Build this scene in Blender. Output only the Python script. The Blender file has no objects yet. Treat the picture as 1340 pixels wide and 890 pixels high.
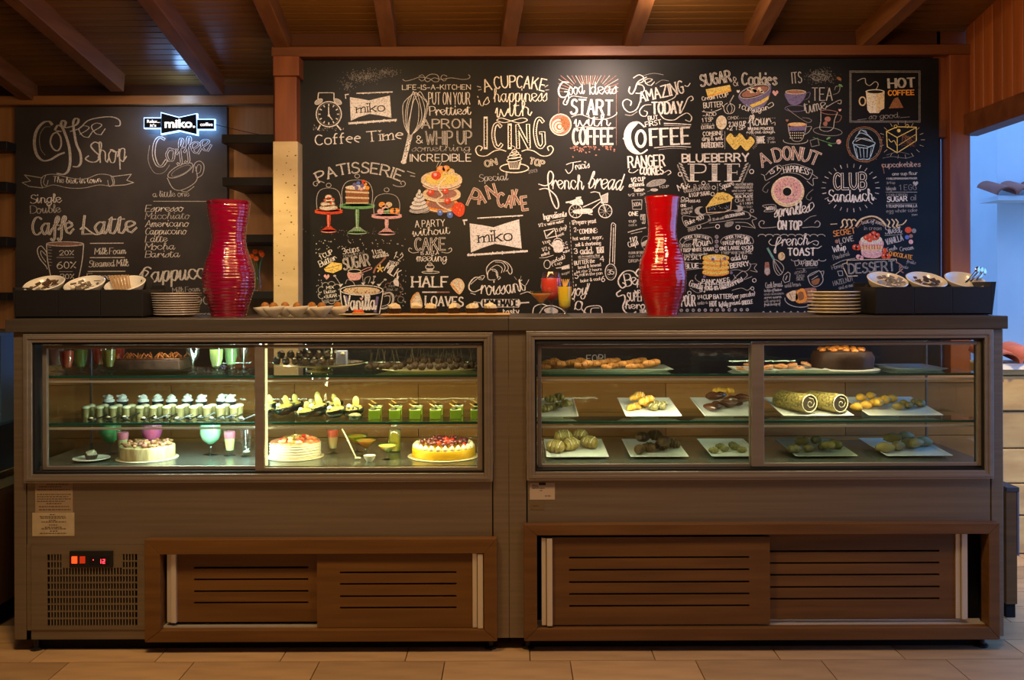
import bpy, math, random
from mathutils import Vector, Matrix
R = math.radians
random.seed(7)
SC = bpy.context.scene
COL = SC.collection
F = 1235.0; CAMY = -3.8; CAMZ = 1.45; HZ = 380.0; PX = 670.0

# ---------------------------------------------------------------- camera
cam_d = bpy.data.cameras.new('camera'); cam = bpy.data.objects.new('camera', cam_d); COL.objects.link(cam)
cam_d.sensor_width = 36; cam_d.lens = 36 * F / 1340; cam_d.shift_y = (HZ - 445) / 1340
cam_d.clip_start = 0.05; cam_d.clip_end = 60
ROLL = R(-0.20)
cam.rotation_mode = 'XYZ'
cam.matrix_world = Matrix.Translation((0, CAMY, CAMZ)) @ Matrix.Rotation(R(90), 4, 'X') @ Matrix.Rotation(ROLL, 4, 'Z')
SC.camera = cam

# ---------------------------------------------------------------- world, lights, exposure
SC.view_settings.view_transform = 'Standard'; SC.view_settings.look = 'None'
SC.view_settings.gamma = 1; SC.view_settings.exposure = 0.0
W = bpy.data.worlds.new('dusk'); SC.world = W; W.use_nodes = True
bg = W.node_tree.nodes['Background']; bg.inputs[0].default_value = (0.16, 0.40, 1.0, 1); bg.inputs[1].default_value = 2.9
SC.cycles.transparent_max_bounces = 40

def light(name, kind, loc, energy, color, target=None, size=0.2, size_y=None, spot=60, blend=0.6, rad=0.05, spread=None):
    d = bpy.data.lights.new(name, kind); d.energy = energy; d.color = color
    if kind == 'AREA':
        d.size = size
        if size_y: d.shape = 'RECTANGLE'; d.size_y = size_y
        if spread: d.spread = R(spread)
    if kind == 'SPOT':
        d.spot_size = R(spot); d.spot_blend = blend; d.shadow_soft_size = rad
    if kind == 'POINT': d.shadow_soft_size = rad
    o = bpy.data.objects.new(name, d); COL.objects.link(o); o.location = loc
    if target is not None:
        o.rotation_mode = 'QUATERNION'
        o.rotation_quaternion = (Vector(target) - Vector(loc)).to_track_quat('-Z', 'Y')
    return o
WARM = (1.0, 0.60, 0.23); PINK = (1.0, 0.74, 0.60); COOL = (0.80, 1.0, 0.90); GOLD = (1.0, 0.86, 0.42)
light('board_spot', 'SPOT', (0.62, 0.95, 2.93), 105, PINK, (0.42, 1.8, 2.35), spot=74, blend=1.0, rad=0.04)
light('board_spot_left', 'SPOT', (-0.95, 0.55, 2.95), 34, (1.0, .80, .66), (-0.85, 1.8, 1.75), spot=80, blend=1.0)
light('board_spot_right', 'SPOT', (1.75, 0.45, 2.9), 20, (1.0, .74, .55), (1.8, 1.8, 1.9), spot=80, blend=1.0)
light('left_board_spot', 'SPOT', (-2.45, 1.75, 2.75), 30, (1.0, .70, .48), (-2.45, 2.6, 2.1), spot=90, blend=1.0)
light('pillar_spot', 'SPOT', (-1.55, 0.9, 2.6), 48, (1.0, .76, .34), (-1.35, 1.7, 1.7), spot=34, blend=0.8)
light('hall_lamp', 'AREA', (-1.0, -1.5, 3.2), 52, WARM, (-1.0, -0.9, 0.0), size=0.5)
light('hall_lamp_right', 'AREA', (1.2, -1.5, 3.2), 27, (1.0,.68,.38), (1.2, -0.9, 0.0), size=0.5)
light('ceiling_fill', 'AREA', (-0.2, -0.6, 2.2), 34, (1.0, .56, .20), (-0.1, 1.2, 3.2), size=1.6, size_y=.5)  # unseen fill light added to put gold on the ceiling planks
light('counter_spot_left', 'SPOT', (-1.5, -1.4, 3.0), 52, (1.0, .85, .68), (-1.4, 0.25, 1.36), spot=50, blend=1.0, rad=0.03)
light('counter_spot_right', 'SPOT', (0.95, -1.0, 3.1), 30, (1.0, .85, .68), (0.8, 0.25, 1.4), spot=46, blend=1.0, rad=0.03)
light('counter_fill_mid', 'SPOT', (0.3, -1.5, 2.7), 46, (1.0, .88, .70), (0.12, 0.25, 1.42), spot=20, blend=1.0, rad=0.03)  # unseen light added to brighten the three drinks
light('terrace_lamp', 'SPOT', (3.0, 0.5, 2.2), 130, (1.0, .66, .22), (3.1, 1.4, 0.6), spot=90, blend=1.0)

# ---------------------------------------------------------------- geometry helpers
def px(u, v, Y=0.0):
    """photo pixel -> (x, z) on the vertical plane at depth Y"""
    a = u - PX; b = HZ - v; c, s = math.cos(ROLL), math.sin(ROLL)
    a, b = a * c - b * s, a * s + b * c
    k = (Y - CAMY) / F
    return a * k, CAMZ + b * k

class MB:
    def __init__(s): s.v = []; s.f = []; s.m = []
    def add(s, vs, fs, mi=0):
        n = len(s.v); s.v += [tuple(v) for v in vs]
        for f in fs: s.f.append(tuple(n + i for i in f)); s.m.append(mi)
        return s
    def box(s, x0, x1, y0, y1, z0, z1, mi=0):
        vs = [(x, y, z) for x in (x0, x1) for y in (y0, y1) for z in (z0, z1)]
        return s.add(vs, [(0,1,3,2),(4,6,7,5),(0,4,5,1),(2,3,7,6),(0,2,6,4),(1,5,7,3)], mi)
    def obox(s, c, dx, dy, dz, mi=0):
        """box from centre and three half vectors"""
        c = Vector(c); dx, dy, dz = Vector(dx), Vector(dy), Vector(dz)
        vs = [c + a*dx + b*dy + d*dz for a in (-1,1) for b in (-1,1) for d in (-1,1)]
        return s.add(vs, [(0,1,3,2),(4,6,7,5),(0,4,5,1),(2,3,7,6),(0,2,6,4),(1,5,7,3)], mi)
    def lathe(s, prof, cx=0, cy=0, cz=0, seg=28, mi=0, wob=None, sx=1, sy=1, cap0=True, cap1=True):
        n = len(s.v); vs = []; fs = []
        for r, z in prof:
            for k in range(seg):
                a = 2*math.pi*k/seg; rr = r * (1 + (wob(a, z) if wob else 0))
                vs.append((cx + rr*math.cos(a)*sx, cy + rr*math.sin(a)*sy, cz + z))
        for i in range(len(prof)-1):
            for k in range(seg):
                k2 = (k+1) % seg
                fs.append((i*seg+k, i*seg+k2, (i+1)*seg+k2, (i+1)*seg+k))
        if cap0: fs.append(tuple(reversed(range(seg))))
        if cap1: fs.append(tuple((len(prof)-1)*seg + k for k in range(seg)))
        return s.add(vs, fs, mi)
    def ball(s, c, rx, ry=None, rz=None, seg=12, rings=7, mi=0, wob=0.0, rnd=random, rot=0.0):
        ry = rx if ry is None else ry; rz = rx if rz is None else rz
        vs = [(0,0,-rz)]; 
        for i in range(1, rings):
            p = -math.pi/2 + math.pi*i/rings
            for k in range(seg):
                a = 2*math.pi*k/seg; w = 1 + wob*(rnd.random()-.5)
                vs.append((rx*w*math.cos(p)*math.cos(a), ry*w*math.cos(p)*math.sin(a), rz*w*math.sin(p)))
        vs.append((0,0,rz)); ca, sa = math.cos(rot), math.sin(rot)
        vs = [(c[0]+x*ca-y*sa, c[1]+x*sa+y*ca, c[2]+z) for x,y,z in vs]
        fs = [(0, 1+(k+1)%seg, 1+k) for k in range(seg)]
        for i in range(rings-2):
            for k in range(seg):
                a = 1+i*seg; b = a+seg; k2 = (k+1)%seg
                fs.append((a+k, a+k2, b+k2, b+k))
        t = len(vs)-1; a = 1+(rings-2)*seg
        fs += [(t, a+k, a+(k+1)%seg) for k in range(seg)]
        return s.add(vs, fs, mi)
    def tube(s, pts, r, seg=6, mi=0, r1=None):
        pts = [Vector(p) for p in pts]; n = len(pts); rings = []
        up = Vector((0,0,1))
        for i, p in enumerate(pts):
            d = (pts[min(i+1,n-1)] - pts[max(i-1,0)]).normalized()
            u = d.cross(up)
            if u.length < 1e-3: u = d.cross(Vector((1,0,0)))
            u.normalize(); w = u.cross(d)
            rr = r if r1 is None else r + (r1-r)*i/(n-1)
            rings += [p + rr*(math.cos(2*math.pi*k/seg)*u + math.sin(2*math.pi*k/seg)*w) for k in range(seg)]
        fs = [(i*seg+k, i*seg+(k+1)%seg, (i+1)*seg+(k+1)%seg, (i+1)*seg+k) for i in range(n-1) for k in range(seg)]
        fs += [tuple(reversed(range(seg))), tuple((n-1)*seg+k for k in range(seg))]
        return s.add(rings, fs, mi)
    def prism(s, pts, y0, y1, mi=0):
        """polygon in xz extruded along y"""
        n = len(pts)
        vs = [(x, y0, z) for x, z in pts] + [(x, y1, z) for x, z in pts]
        fs = [tuple(range(n)), tuple(reversed(range(n, 2*n)))] + [(i, i+n, (i+1)%n+n, (i+1)%n) for i in range(n)]
        return s.add(vs, fs, mi)
    def build(s, name, mats, parent=None, smooth=None, bevel=0, origin=None):
        me = bpy.data.meshes.new(name)
        v = s.v
        if origin is not None: v = [(a-origin[0], b-origin[1], c-origin[2]) for a,b,c in v]
        me.from_pydata(v, [], s.f); 
        for m in (mats if isinstance(mats, (list, tuple)) else [mats]): me.materials.append(m)
        if any(s.m): me.polygons.foreach_set('material_index', s.m)
        me.update()
        if smooth is not None:
            me.polygons.foreach_set('use_smooth', [True]*len(me.polygons)); me.set_sharp_from_angle(angle=R(smooth))
        o = bpy.data.objects.new(name, me); COL.objects.link(o)
        if origin is not None: o.location = origin
        if bevel:
            b = o.modifiers.new('bevel', 'BEVEL'); b.width = bevel; b.segments = 2; b.limit_method = 'ANGLE'; b.angle_limit = R(40)
        if parent is not None: o.parent = parent
        return o

def tag(o, label=None, cat=None, group=None, kind=None):
    if label: o['label'] = label
    if cat: o['category'] = cat
    if group: o['group'] = group
    if kind: o['kind'] = kind
    return o
def empty(name, loc, label=None, cat=None, group=None, rz=0):
    o = bpy.data.objects.new(name, None); COL.objects.link(o); o.location = loc; o.rotation_euler = (0,0,rz)
    o.empty_display_size = .05
    return tag(o, label, cat, group)
def copy_tree(o, loc=None, rz=None, label=None, scale=None):
    c = o.copy(); COL.objects.link(c)
    for ch in list(o.children):
        d = ch.copy(); COL.objects.link(d); d.parent = c
        for g in ch.children:
            e = g.copy(); COL.objects.link(e); e.parent = d
    if loc is not None: c.location = loc
    if rz is not None: c.rotation_euler = (0,0,rz)
    if label: c['label'] = label
    if scale: c.scale = (scale,)*3 if not isinstance(scale, tuple) else scale
    return c
ORD = ['first','second','third','fourth','fifth','sixth','seventh','eighth','ninth','tenth','eleventh','twelfth','thirteenth','fourteenth','fifteenth','sixteenth','seventeenth','eighteenth','nineteenth','twentieth']

# ---------------------------------------------------------------- materials
_M = {}
def mat(name, col, rough=0.5, metal=0.0, col2=None, scale=(8,8,8), detail=3, bump=0.0, bscale=None, coat=0, emis=None, estr=0, ramp=(.35,.65), spec=0.5, trans=0, ior=1.45, alpha=1, kind='noise', sss=0):
    if name in _M: return _M[name]
    m = bpy.data.materials.new(name); m.use_nodes = True; nt = m.node_tree; b = nt.nodes['Principled BSDF']
    b.inputs['Base Color'].default_value = (*col, 1); b.inputs['Roughness'].default_value = rough; b.inputs['Metallic'].default_value = metal
    b.inputs['Specular IOR Level'].default_value = spec; b.inputs['Coat Weight'].default_value = coat; b.inputs['Coat Roughness'].default_value = .08
    b.inputs['Transmission Weight'].default_value = trans; b.inputs['IOR'].default_value = ior; b.inputs['Alpha'].default_value = alpha
    if emis: b.inputs['Emission Color'].default_value = (*emis, 1); b.inputs['Emission Strength'].default_value = estr
    if sss: b.inputs['Subsurface Weight'].default_value = sss; b.inputs['Subsurface Scale'].default_value = .035
    tc = None
    def coords(sc):
        nonlocal tc
        if tc is None: tc = nt.nodes.new('ShaderNodeTexCoord')
        mp = nt.nodes.new('ShaderNodeMapping'); mp.inputs['Scale'].default_value = sc
        nt.links.new(tc.outputs['Object'], mp.inputs[0]); return mp.outputs[0]
    if col2 is not None:
        n = nt.nodes.new('ShaderNodeTexNoise'); n.inputs['Scale'].default_value = 1; n.inputs['Detail'].default_value = detail
        nt.links.new(coords(scale), n.inputs['Vector'])
        r = nt.nodes.new('ShaderNodeValToRGB'); r.color_ramp.elements[0].position = ramp[0]; r.color_ramp.elements[1].position = ramp[1]
        r.color_ramp.elements[0].color = (*col, 1); r.color_ramp.elements[1].color = (*col2, 1)
        nt.links.new(n.outputs[0], r.inputs[0]); nt.links.new(r.outputs[0], b.inputs['Base Color'])
    if bump:
        n = nt.nodes.new('ShaderNodeTexNoise'); n.inputs['Scale'].default_value = 1; n.inputs['Detail'].default_value = 2
        nt.links.new(coords(bscale or scale), n.inputs['Vector'])
        bp = nt.nodes.new('ShaderNodeBump'); bp.inputs['Strength'].default_value = bump; bp.inputs['Distance'].default_value = .01
        nt.links.new(n.outputs[0], bp.inputs['Height']); nt.links.new(bp.outputs[0], b.inputs['Normal'])
    _M[name] = m; return m
def glass(name, tint=(.93,.98,.95), refl=1.0, rough=0.02, base=0.0):
    """thin clear glass: see-through plus a fresnel reflection"""
    if name in _M: return _M[name]
    m = bpy.data.materials.new(name); m.use_nodes = True; nt = m.node_tree; nt.nodes.remove(nt.nodes['Principled BSDF'])
    out = nt.nodes['Material Output']
    t = nt.nodes.new('ShaderNodeBsdfTransparent'); t.inputs[0].default_value = (*tint, 1)
    g = nt.nodes.new('ShaderNodeBsdfGlossy'); g.inputs['Roughness'].default_value = rough; g.inputs[0].default_value = (refl,)*3 + (1,)
    fr = nt.nodes.new('ShaderNodeFresnel'); ge = nt.nodes.new('ShaderNodeNewGeometry'); mm = nt.nodes.new('ShaderNodeMapRange'); mm.inputs['To Min'].default_value = 1.45; mm.inputs['To Max'].default_value = 1/1.45
    nt.links.new(ge.outputs['Backfacing'], mm.inputs['Value']); nt.links.new(mm.outputs[0], fr.inputs[0])
    mx = nt.nodes.new('ShaderNodeMixShader')
    ad = nt.nodes.new('ShaderNodeMath'); ad.operation = 'ADD'; ad.use_clamp = True; ad.inputs[1].default_value = base; nt.links.new(fr.outputs[0], ad.inputs[0]); nt.links.new(ad.outputs[0], mx.inputs[0]); nt.links.new(t.outputs[0], mx.inputs[1]); nt.links.new(g.outputs[0], mx.inputs[2])
    nt.links.new(mx.outputs[0], out.inputs[0]); _M[name] = m; return m

steel = mat('brushed_steel', (.23,.185,.130), .42, .6, col2=(.275,.225,.16), scale=(1.5,60,60), bump=.03, bscale=(3,400,400))
steel_h = mat('frame_aluminium', (.31,.27,.225), .36, .6, col2=(.35,.305,.255), scale=(2,30,30))
alu = mat('satin_aluminium', (.75,.70,.62), .35, .55)
dark = mat('dark_void', (.006,.005,.005), .9)  # near-black: puts shade into gaps, recesses and undersides; also the black display
black = mat('black_lacquer', (.012,.011,.011), .45)
blackm = mat('black_metal', (.02,.02,.022), .35, .3)
woodc = mat('cabinet_wood', (.13,.055,.011), .5, 0, col2=(.18,.080,.017), scale=(2.2,30,34), detail=5, bump=.05)
beamw = mat('beam_wood', (.135,.046,.010), .6, 0, col2=(.20,.074,.018), scale=(22,2.0,22), detail=5, bump=.15)
redw = mat('stained_timber', (.17,.042,.011), .5, 0, col2=(.25,.075,.020), scale=(14,14,2.2), detail=5, bump=.1)
redwx = mat('stained_timber_long', (.11,.030,.009), .5, 0, col2=(.17,.055,.016), scale=(2.2,14,14), detail=5, bump=.1)
oak = mat('oak_panel', (.30,.145,.052), .5, 0, col2=(.37,.19,.075), scale=(30,30,1.6), detail=5)
white = mat('white_porcelain', (.80,.77,.70), .22, 0, coat=.4)
cream = mat('cream_plate', (.72,.62,.46), .3, 0, coat=.3)
plaster = mat('plaster', (.72,.74,.76), .85, col2=(.78,.79,.80), scale=(3,3,3), bump=.1)
g_clear = glass('clear_glass', (.985,.99,.985)); g_ware = glass('drinking_glass', (.80,.85,.83), 1.0, .04, .07); g_door = glass('door_glass', (.93,.95,.93), .8); g_shelf = glass('green_shelf_glass', (.80,.91,.86), .9)
g_edge = mat('glass_edge', (.01,.09,.07), .15, 0, spec=.8)
# ================================================================ SETTING
def plank_mats(base, n, scale, rough=.5, bump=.12, var=.25):
    out = []
    for i in range(n):
        k = 1 - var/2 + var*i/(n-1)
        c = tuple(x*k for x in base); c2 = tuple(x*k*1.45 for x in base)
        out.append(mat(f'plank_{round(base[0]*1000)}_{scale[0]}_{i}', c, rough, 0, col2=c2, scale=scale, detail=5, bump=bump))
    return out
# floor: cast slab + travertine tiles laid on it where the photograph shows them
fl = MB().box(-4.6, 7.0, -6.0, 5.0, -.10, -.012).build('floor', mat('grout', (.22,.145,.08), .8)); tag(fl, kind='structure')
ft = [mat(f'travertine_tile_{i}', tuple(c*k for c in (.60,.40,.21)), .42, 0, col2=tuple(c*k for c in (.42,.275,.15)), scale=(3.5,16,5), detail=6, bump=.04, ramp=(.3,.7)) for i, k in enumerate((.82,.95,1.05,1.15))]
TL, TW = .49, .205
tm = []
for m_ in ft:
    b = MB().box(0, TL-.004, 0, TW-.004, -.012, 0); o = b.build('tile', m_, fl, bevel=0); tm.append(o)
first = set()
def put_tile(x, y, sx=1, sy=1):
    i = random.randrange(4)
    if i not in first: first.add(i); o = tm[i]
    else: o = tm[i].copy(); COL.objects.link(o)
    o.location = (x, y, 0); o.scale = (sx, sy, 1)
r_ = 0
y = -.72
while y < 1.28:
    x = -2.6 - random.random()*.4
    x1 = 2.7 if y < .12 else 3.4
    if y >= .12: x = 1.85 - random.random()*.3
    while x < x1: put_tile(x, y); x += TL
    y += TW
MB().add([(-4.6,-6,-.001),(7,-6,-.001),(7,-.722,-.001),(-4.6,-.722,-.001), (-4.6,1.33,-.001),(7,1.33,-.001),(7,5,-.001),(-4.6,5,-.001)], [(0,1,2,3),(4,5,6,7)]).build('tile_field', ft[1], fl)['kind'] = 'stuff'

# ceiling: sloping plank ceiling with beams
SL = .178
def cz(Y, off=0.0): return 2.87 + off - SL*(Y - 1.8)
CT_ = .12
ce = MB().add([(-4.6,-6,cz(-6,.16)),(2.72,-6,cz(-6,.16)),(2.72,3.0,cz(3.0,.16)),(-4.6,3.0,cz(3.0,.16)),(-4.6,-6,cz(-6,.22)),(2.72,-6,cz(-6,.22)),(2.72,3.0,cz(3.0,.22)),(-4.6,3.0,cz(3.0,.22))],
   [(0,3,2,1),(4,5,6,7),(0,1,5,4),(1,2,6,5),(2,3,7,6),(3,0,4,7)]).build('ceiling', redwx); tag(ce, kind='structure')
pm = plank_mats((.135,.060,.014), 4, (1.4,18,18), rough=.28)
pl = []
PW = .078
for m_ in pm:
    b = MB()
    z0 = 0; dz = -SL*(PW-.009)
    vs = [(x, y_, z_ + (dz if y_ else 0)) for x in (-4.5, 2.70) for y_ in (0, PW-.009) for z_ in (0, .025)]
    b.add(vs, [(0,1,3,2),(4,6,7,5),(0,4,5,1),(2,3,7,6),(0,2,6,4),(1,5,7,3)])
    pl.append(b.build('ceiling_plank', m_, ce))
used = set(); y = -1.0; k = 0
while y < 2.9:
    i = (k*7 + (k//3)) % 4
    if i in used: o = pl[i].copy(); COL.objects.link(o)
    else: o = pl[i]; used.add(i)
    o.location = (0, y, cz(y, CT_)); y += PW; k += 1
def cpt(u, v, off=0.0):
    """photo pixel -> point on the beam-underside plane"""
    x1, z1 = px(u, v, CAMY + 1)
    s = (z1 - CAMZ); # z = CAMZ + s*t ; Y = CAMY + t
    t = (2.87 + off - SL*(CAMY - 1.8) - CAMZ) / (s + SL)
    return Vector((x1*t, CAMY + t, CAMZ + s*t))
def beam(u0, v0, u1, v1, lab, w=.088):
    a = cpt(u0, v0); b = cpt(u1, v1); d = (a - b).normalized()
    a = a + d*((-2.2 - a.y)/d.y if d.y else 0); b = b - d*.04
    c = (a+b)/2; hv = (a-b)/2; side = Vector((hv.y, -hv.x, 0)).normalized()*w/2; up = Vector((0, SL, 1)).normalized()*.065
    o = MB().obox(c+up, side, hv, up).build('ceiling_beam', beamw, bevel=.004)
    tag(o, lab, 'beam', 'timber beams under the plank ceiling')
beam(-60, 60, 40, 135, 'dim timber ceiling beam at far left above the corner shelves')
beam(20, 5, 150, 117, 'timber ceiling beam left of the glowing blue sign')
beam(190, 0, 282, 121, 'timber ceiling beam above the sign, catching blue light')
beam(341, 0, 372, 71, 'timber ceiling beam ending above the stone pillar')
beam(499, 0, 510, 69, 'timber ceiling beam above the chalk whisk drawing')
beam(675, 0, 664, 69, 'timber ceiling beam above the chalk cupcake lettering')
beam(846, 0, 825, 66, 'timber ceiling beam beside the lamp glare')
beam(1020, 0, 986, 64, 'timber ceiling beam above the chalk mixing bowl')
beam(1203, 0, 1134, 62, 'timber ceiling beam nearest the right panelled wall')
# lamp over the board
lx, ly = .62, .95
lp = empty('spotlight', (lx, ly, cz(ly, .10)), 'small round ceiling spotlight glaring over the big blackboard', 'lamp')
MB().lathe([(.035,0),(.035,-.02),(.012,-.025),(.012,-.05)], seg=20).build('mount', blackm, lp, 40)
MB().lathe([(.03,-.05),(.038,-.06),(.038,-.11),(.034,-.11),(.03,-.07)], seg=20, cap1=False).build('shade', blackm, lp, 40)
MB().ball((0,0,-.085), .022, mi=0).build('bulb', mat('bulb', (1,1,1), emis=(1,.86,.72), estr=40), lp, 60)
light('spot_halo', 'POINT', (.84, 1.10, 2.95), 9, (1,.78,.62), rad=.03)

# walls ---------------------------------------------------------
YB = 1.80; YL = 2.60
wb = MB().box(-1.42, 2.56, YB+.03, YB+.12, 0, 2.985).build('wall_back', mat('wall_dark', (.07,.022,.009), .8)); tag(wb, kind='structure')
wl = MB().box(-4.6, -1.36, YL+.03, YL+.12, 0, 2.85).build('wall_back_left', oak); tag(wl, kind='structure')
ws = MB().box(-4.7, -4.6, -6, YL+.12, 0, 4.3).build('wall_left', mat('warm_plaster', (.40,.30,.20), .8)); tag(ws, kind='structure')
wf = MB().box(-4.6, 7.0, -6.1, -6.0, 0, 4.3).build('wall_front', mat('warm_plaster', (.40,.30,.20), .8)); tag(wf, kind='structure')
# timber along the top of both boards
x0, z0 = px(356, 78, YB-.04); x1, z1 = px(1262, 69, YB-.04)
o = MB().box(x0, 2.70, YB-.06, YB+.03, z0+.012, z1+.045).build('trim_1', redwx, bevel=.004); tag(o, kind='structure')
x0, z0 = px(-80, 139, YL-.04); x1, z1 = px(362, 125, YL-.04)
o = MB().box(-4.6, x1, YL-.06, YL+.03, z0+.005, z1).build('trim_2', mat('top_rail_wood', (.24,.105,.035), .5, col2=(.32,.15,.05), scale=(2,16,16), bump=.1), bevel=.004); tag(o, kind='structure')
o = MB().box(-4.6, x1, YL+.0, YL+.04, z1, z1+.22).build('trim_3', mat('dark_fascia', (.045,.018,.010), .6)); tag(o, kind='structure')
# stone pillar and timber post above
trav = mat('travertine', (.62,.47,.24), .6, 0, col2=(.50,.37,.18), scale=(2.5,9,9), detail=7, bump=.2, bscale=(25,25,25))
x0, z1 = px(357, 185, 1.66); x1, _ = px(389.5, 185, 1.66)
pil = empty('pillar', ((x0+x1)/2, 1.75, 0), 'pale pitted travertine pillar carrying a red timber post', 'pillar')
b = MB().box(x0, x1, 1.66, 1.84, 0, z1); o = b.build('stone_shaft', trav, None, bevel=.004); o.parent = pil; o.matrix_parent_inverse = Matrix.Translation(-Vector(pil.location))
random.seed(3)
b = MB()
for i in range(34):
    a = random.uniform(x0+.01, x1-.01); c = random.uniform(z1-.85, z1-.03); s_ = random.uniform(.0015,.004)
    b.ball((a, 1.6597, c), s_*random.uniform(1,1.8), .0012, s_, seg=7, rings=5)
o = b.build('pit', mat('pit', (.10,.06,.02), .9), pil); o.matrix_parent_inverse = Matrix.Translation(-Vector(pil.location)); o['kind'] = 'stuff'
xa, zt = px(359, 100, 1.68); xb, _ = px(388, 100, 1.68)
po = MB().box(xa, xb, 1.68, 1.80, z1, zt).build('timber_post', redw, pil, bevel=.004); po.matrix_parent_inverse = Matrix.Translation(-Vector(pil.location))
xa, zu = px(357, 73, 1.66); xb, _ = px(391, 73, 1.66)
po = MB().box(xa, xb, 1.66, 1.80, zt, zu).build('capital', redw, pil, bevel=.004); po.matrix_parent_inverse = Matrix.Translation(-Vector(pil.location))

# right side: post, rail, panelled gable
def atpar(o, par): o.parent = par; o.matrix_parent_inverse = Matrix.Translation(-Vector(par.location)); return o
xa, za = px(1243, 176, 1.75); xb, _ = px(1270, 176, 1.75)
po = MB().box(xa, xb, 1.75, 1.87, 0, 2.87).build('timber_post', redw, bevel=.005); tag(po, 'dark red timber post standing right of the big blackboard', 'post')
xc, zc = px(1222, 180, 1.80); 
o = MB().box(xc, xa, 1.80, 1.86, zc, 2.86).build('trim_4', redw); tag(o, kind='structure')
o = MB().box(xc+.02, xa, 1.79, 1.80, zc, zc+.10).build('trim_5', redwx, bevel=.003); tag(o, kind='structure')
XW = 2.70
o = MB().box(2.54, 2.76, YB+.03, YB+.12, 2.42, 3.05).build('trim_6', redwx); tag(o, kind='structure')
o = MB().box(XW+.0, XW+.1, -6, -0.9, 0, 4.3).build('wall_light_block', mat('warm_plaster', (.4,.3,.2), .8)); tag(o, kind='structure')  # unseen wall added to hold back blue daylight from the open side
wr = empty('wall_right', (XW, 0, 2.4)); tag(wr, kind='structure')
def P(o): return atpar(o, wr)
P(MB().box(XW+.02, XW+.05, -2.5, 1.80, 2.42, 4.0).build('backing', redw))
pmr = plank_mats((.27,.075,.018), 4, (16,16,2.0), rough=.35, bump=.1)
bt = []
for m_ in pmr: bt.append(P(MB().box(XW-.004, XW+.02, 0, .098, 2.46, 3.9).build('wall_board', m_, bevel=.006)))
used = set(); y = 1.70; k = 0
while y > -1.2:
    i = (k*5 + k//2) % 4
    if i in used: o = bt[i].copy(); COL.objects.link(o)
    else: o = bt[i]; used.add(i)
    o.location = (0, y, 0); y -= .105; k += 1
P(MB().box(XW-.04, XW+.07, -3.0, 1.80, 2.355, 2.475).build('rail', redwx, bevel=.006))

# outside: blue-lit plaster walls, roof-tile ledges, stone garden wall
o = MB().box(1.8, 7.0, 4.4, 4.6, 0, 4.5).build('wall_outside', plaster); tag(o, kind='structure')
hx, _ = px(1305, 300, 3.2)
o = MB().box(hx, 7.0, 3.2, 4.4, 0, 4.5).build('wall_house', plaster); tag(o, kind='structure')
terra = [mat(f'terracotta_{i}', c, .7, 0, col2=tuple(x*1.3 for x in c), scale=(12,12,12), bump=.2) for i, c in enumerate(((.30,.085,.05),(.36,.11,.065),(.25,.07,.045)))]
def half_tile(L, r, mi, name, parent):
    b = MB(); n = 9; vs = []
    for y_ in (0, L):
        rr = r * (1 if y_ == 0 else .86)
        for q in (rr, rr-.012):
            for i in range(n):
                a = math.pi*i/(n-1); vs.append((q*math.cos(a), y_, q*math.sin(a)*.75))
    fs = []
    for i in range(n-1):
        fs += [(i, i+1, 2*n+i+1, 2*n+i), (n+i, 3*n+i, 3*n+i+1, n+i+1), (i, n+i, n+i+1, i+1), (2*n+i, 2*n+i+1, 3*n+i+1, 3*n+i)]
    fs += [(0, 2*n, 3*n, n), (n-1, 2*n-1, 4*n-1, 3*n-1)]
    return b.add(vs, fs).build(name, terra[mi], parent, 50)
def coping(name, label, X0, n, Y, z, pitch=.15, L=.3, tilt=14):
    root = empty(name, (X0, Y, z), label, 'roof tiles')
    ms = [half_tile(L, pitch*.52, i, 'roof_tile', root) for i in range(3)]
    for k in range(n):
        o = ms[k] if k < 3 else ms[k % 3].copy()
        if k >= 3: COL.objects.link(o); o.parent = root
        o.location = (k*pitch, -.1, 0); o.rotation_euler = (R(tilt), 0, R(random.uniform(-2,2)))
    atpar(MB().box(X0-.05, X0+n*pitch, Y-.07, Y+.2, z-.035, z-.002).build('mortar_bed', plaster), root)
    return root
xh, zh = px(1302, 258, 3.05)
coping('tile_canopy', 'small terracotta tile canopy high on the blue-lit house wall', xh, 8, 2.98, zh, .15, .3, 16)
GY = 1.36
xg = 2.60; _, zg = px(1330, 478, GY)
gw = empty('garden_wall', (xg, GY, 0), 'yellow-lit stone garden wall right of the display cases', 'wall')
atpar(MB().box(xg, 6.0, GY+.02, GY+.2, 0, zg).build('core', mat('mortar', (.40,.30,.16), .9)), gw)
sm = [mat(f'garden_stone_{i}', tuple(c*k for c in (.62,.46,.20)), .7, 0, col2=tuple(c*k for c in (.46,.31,.13)), scale=(4,8,14), detail=6, bump=.25) for i, k in enumerate((.85,1.0,1.1))]
z = 0.0; random.seed(11)
while z < zg-.02:
    h = min(random.uniform(.17,.26), zg - z); x = xg - random.random()*.05
    while x < 4.4:
        w = random.uniform(.28,.5); xx = max(x, xg)
        atpar(MB().box(xx, x+w-.008, GY-random.uniform(0,.012), GY+.03, z+.004, z+h-.004).build('stone', sm[random.randrange(3)], bevel=.005), gw); x += w
    z += h
coping('wall_coping', 'terracotta roof tiles capping the stone garden wall', xg+.06, 9, GY+.02, zg+.015, .16, .3, 10)

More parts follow.
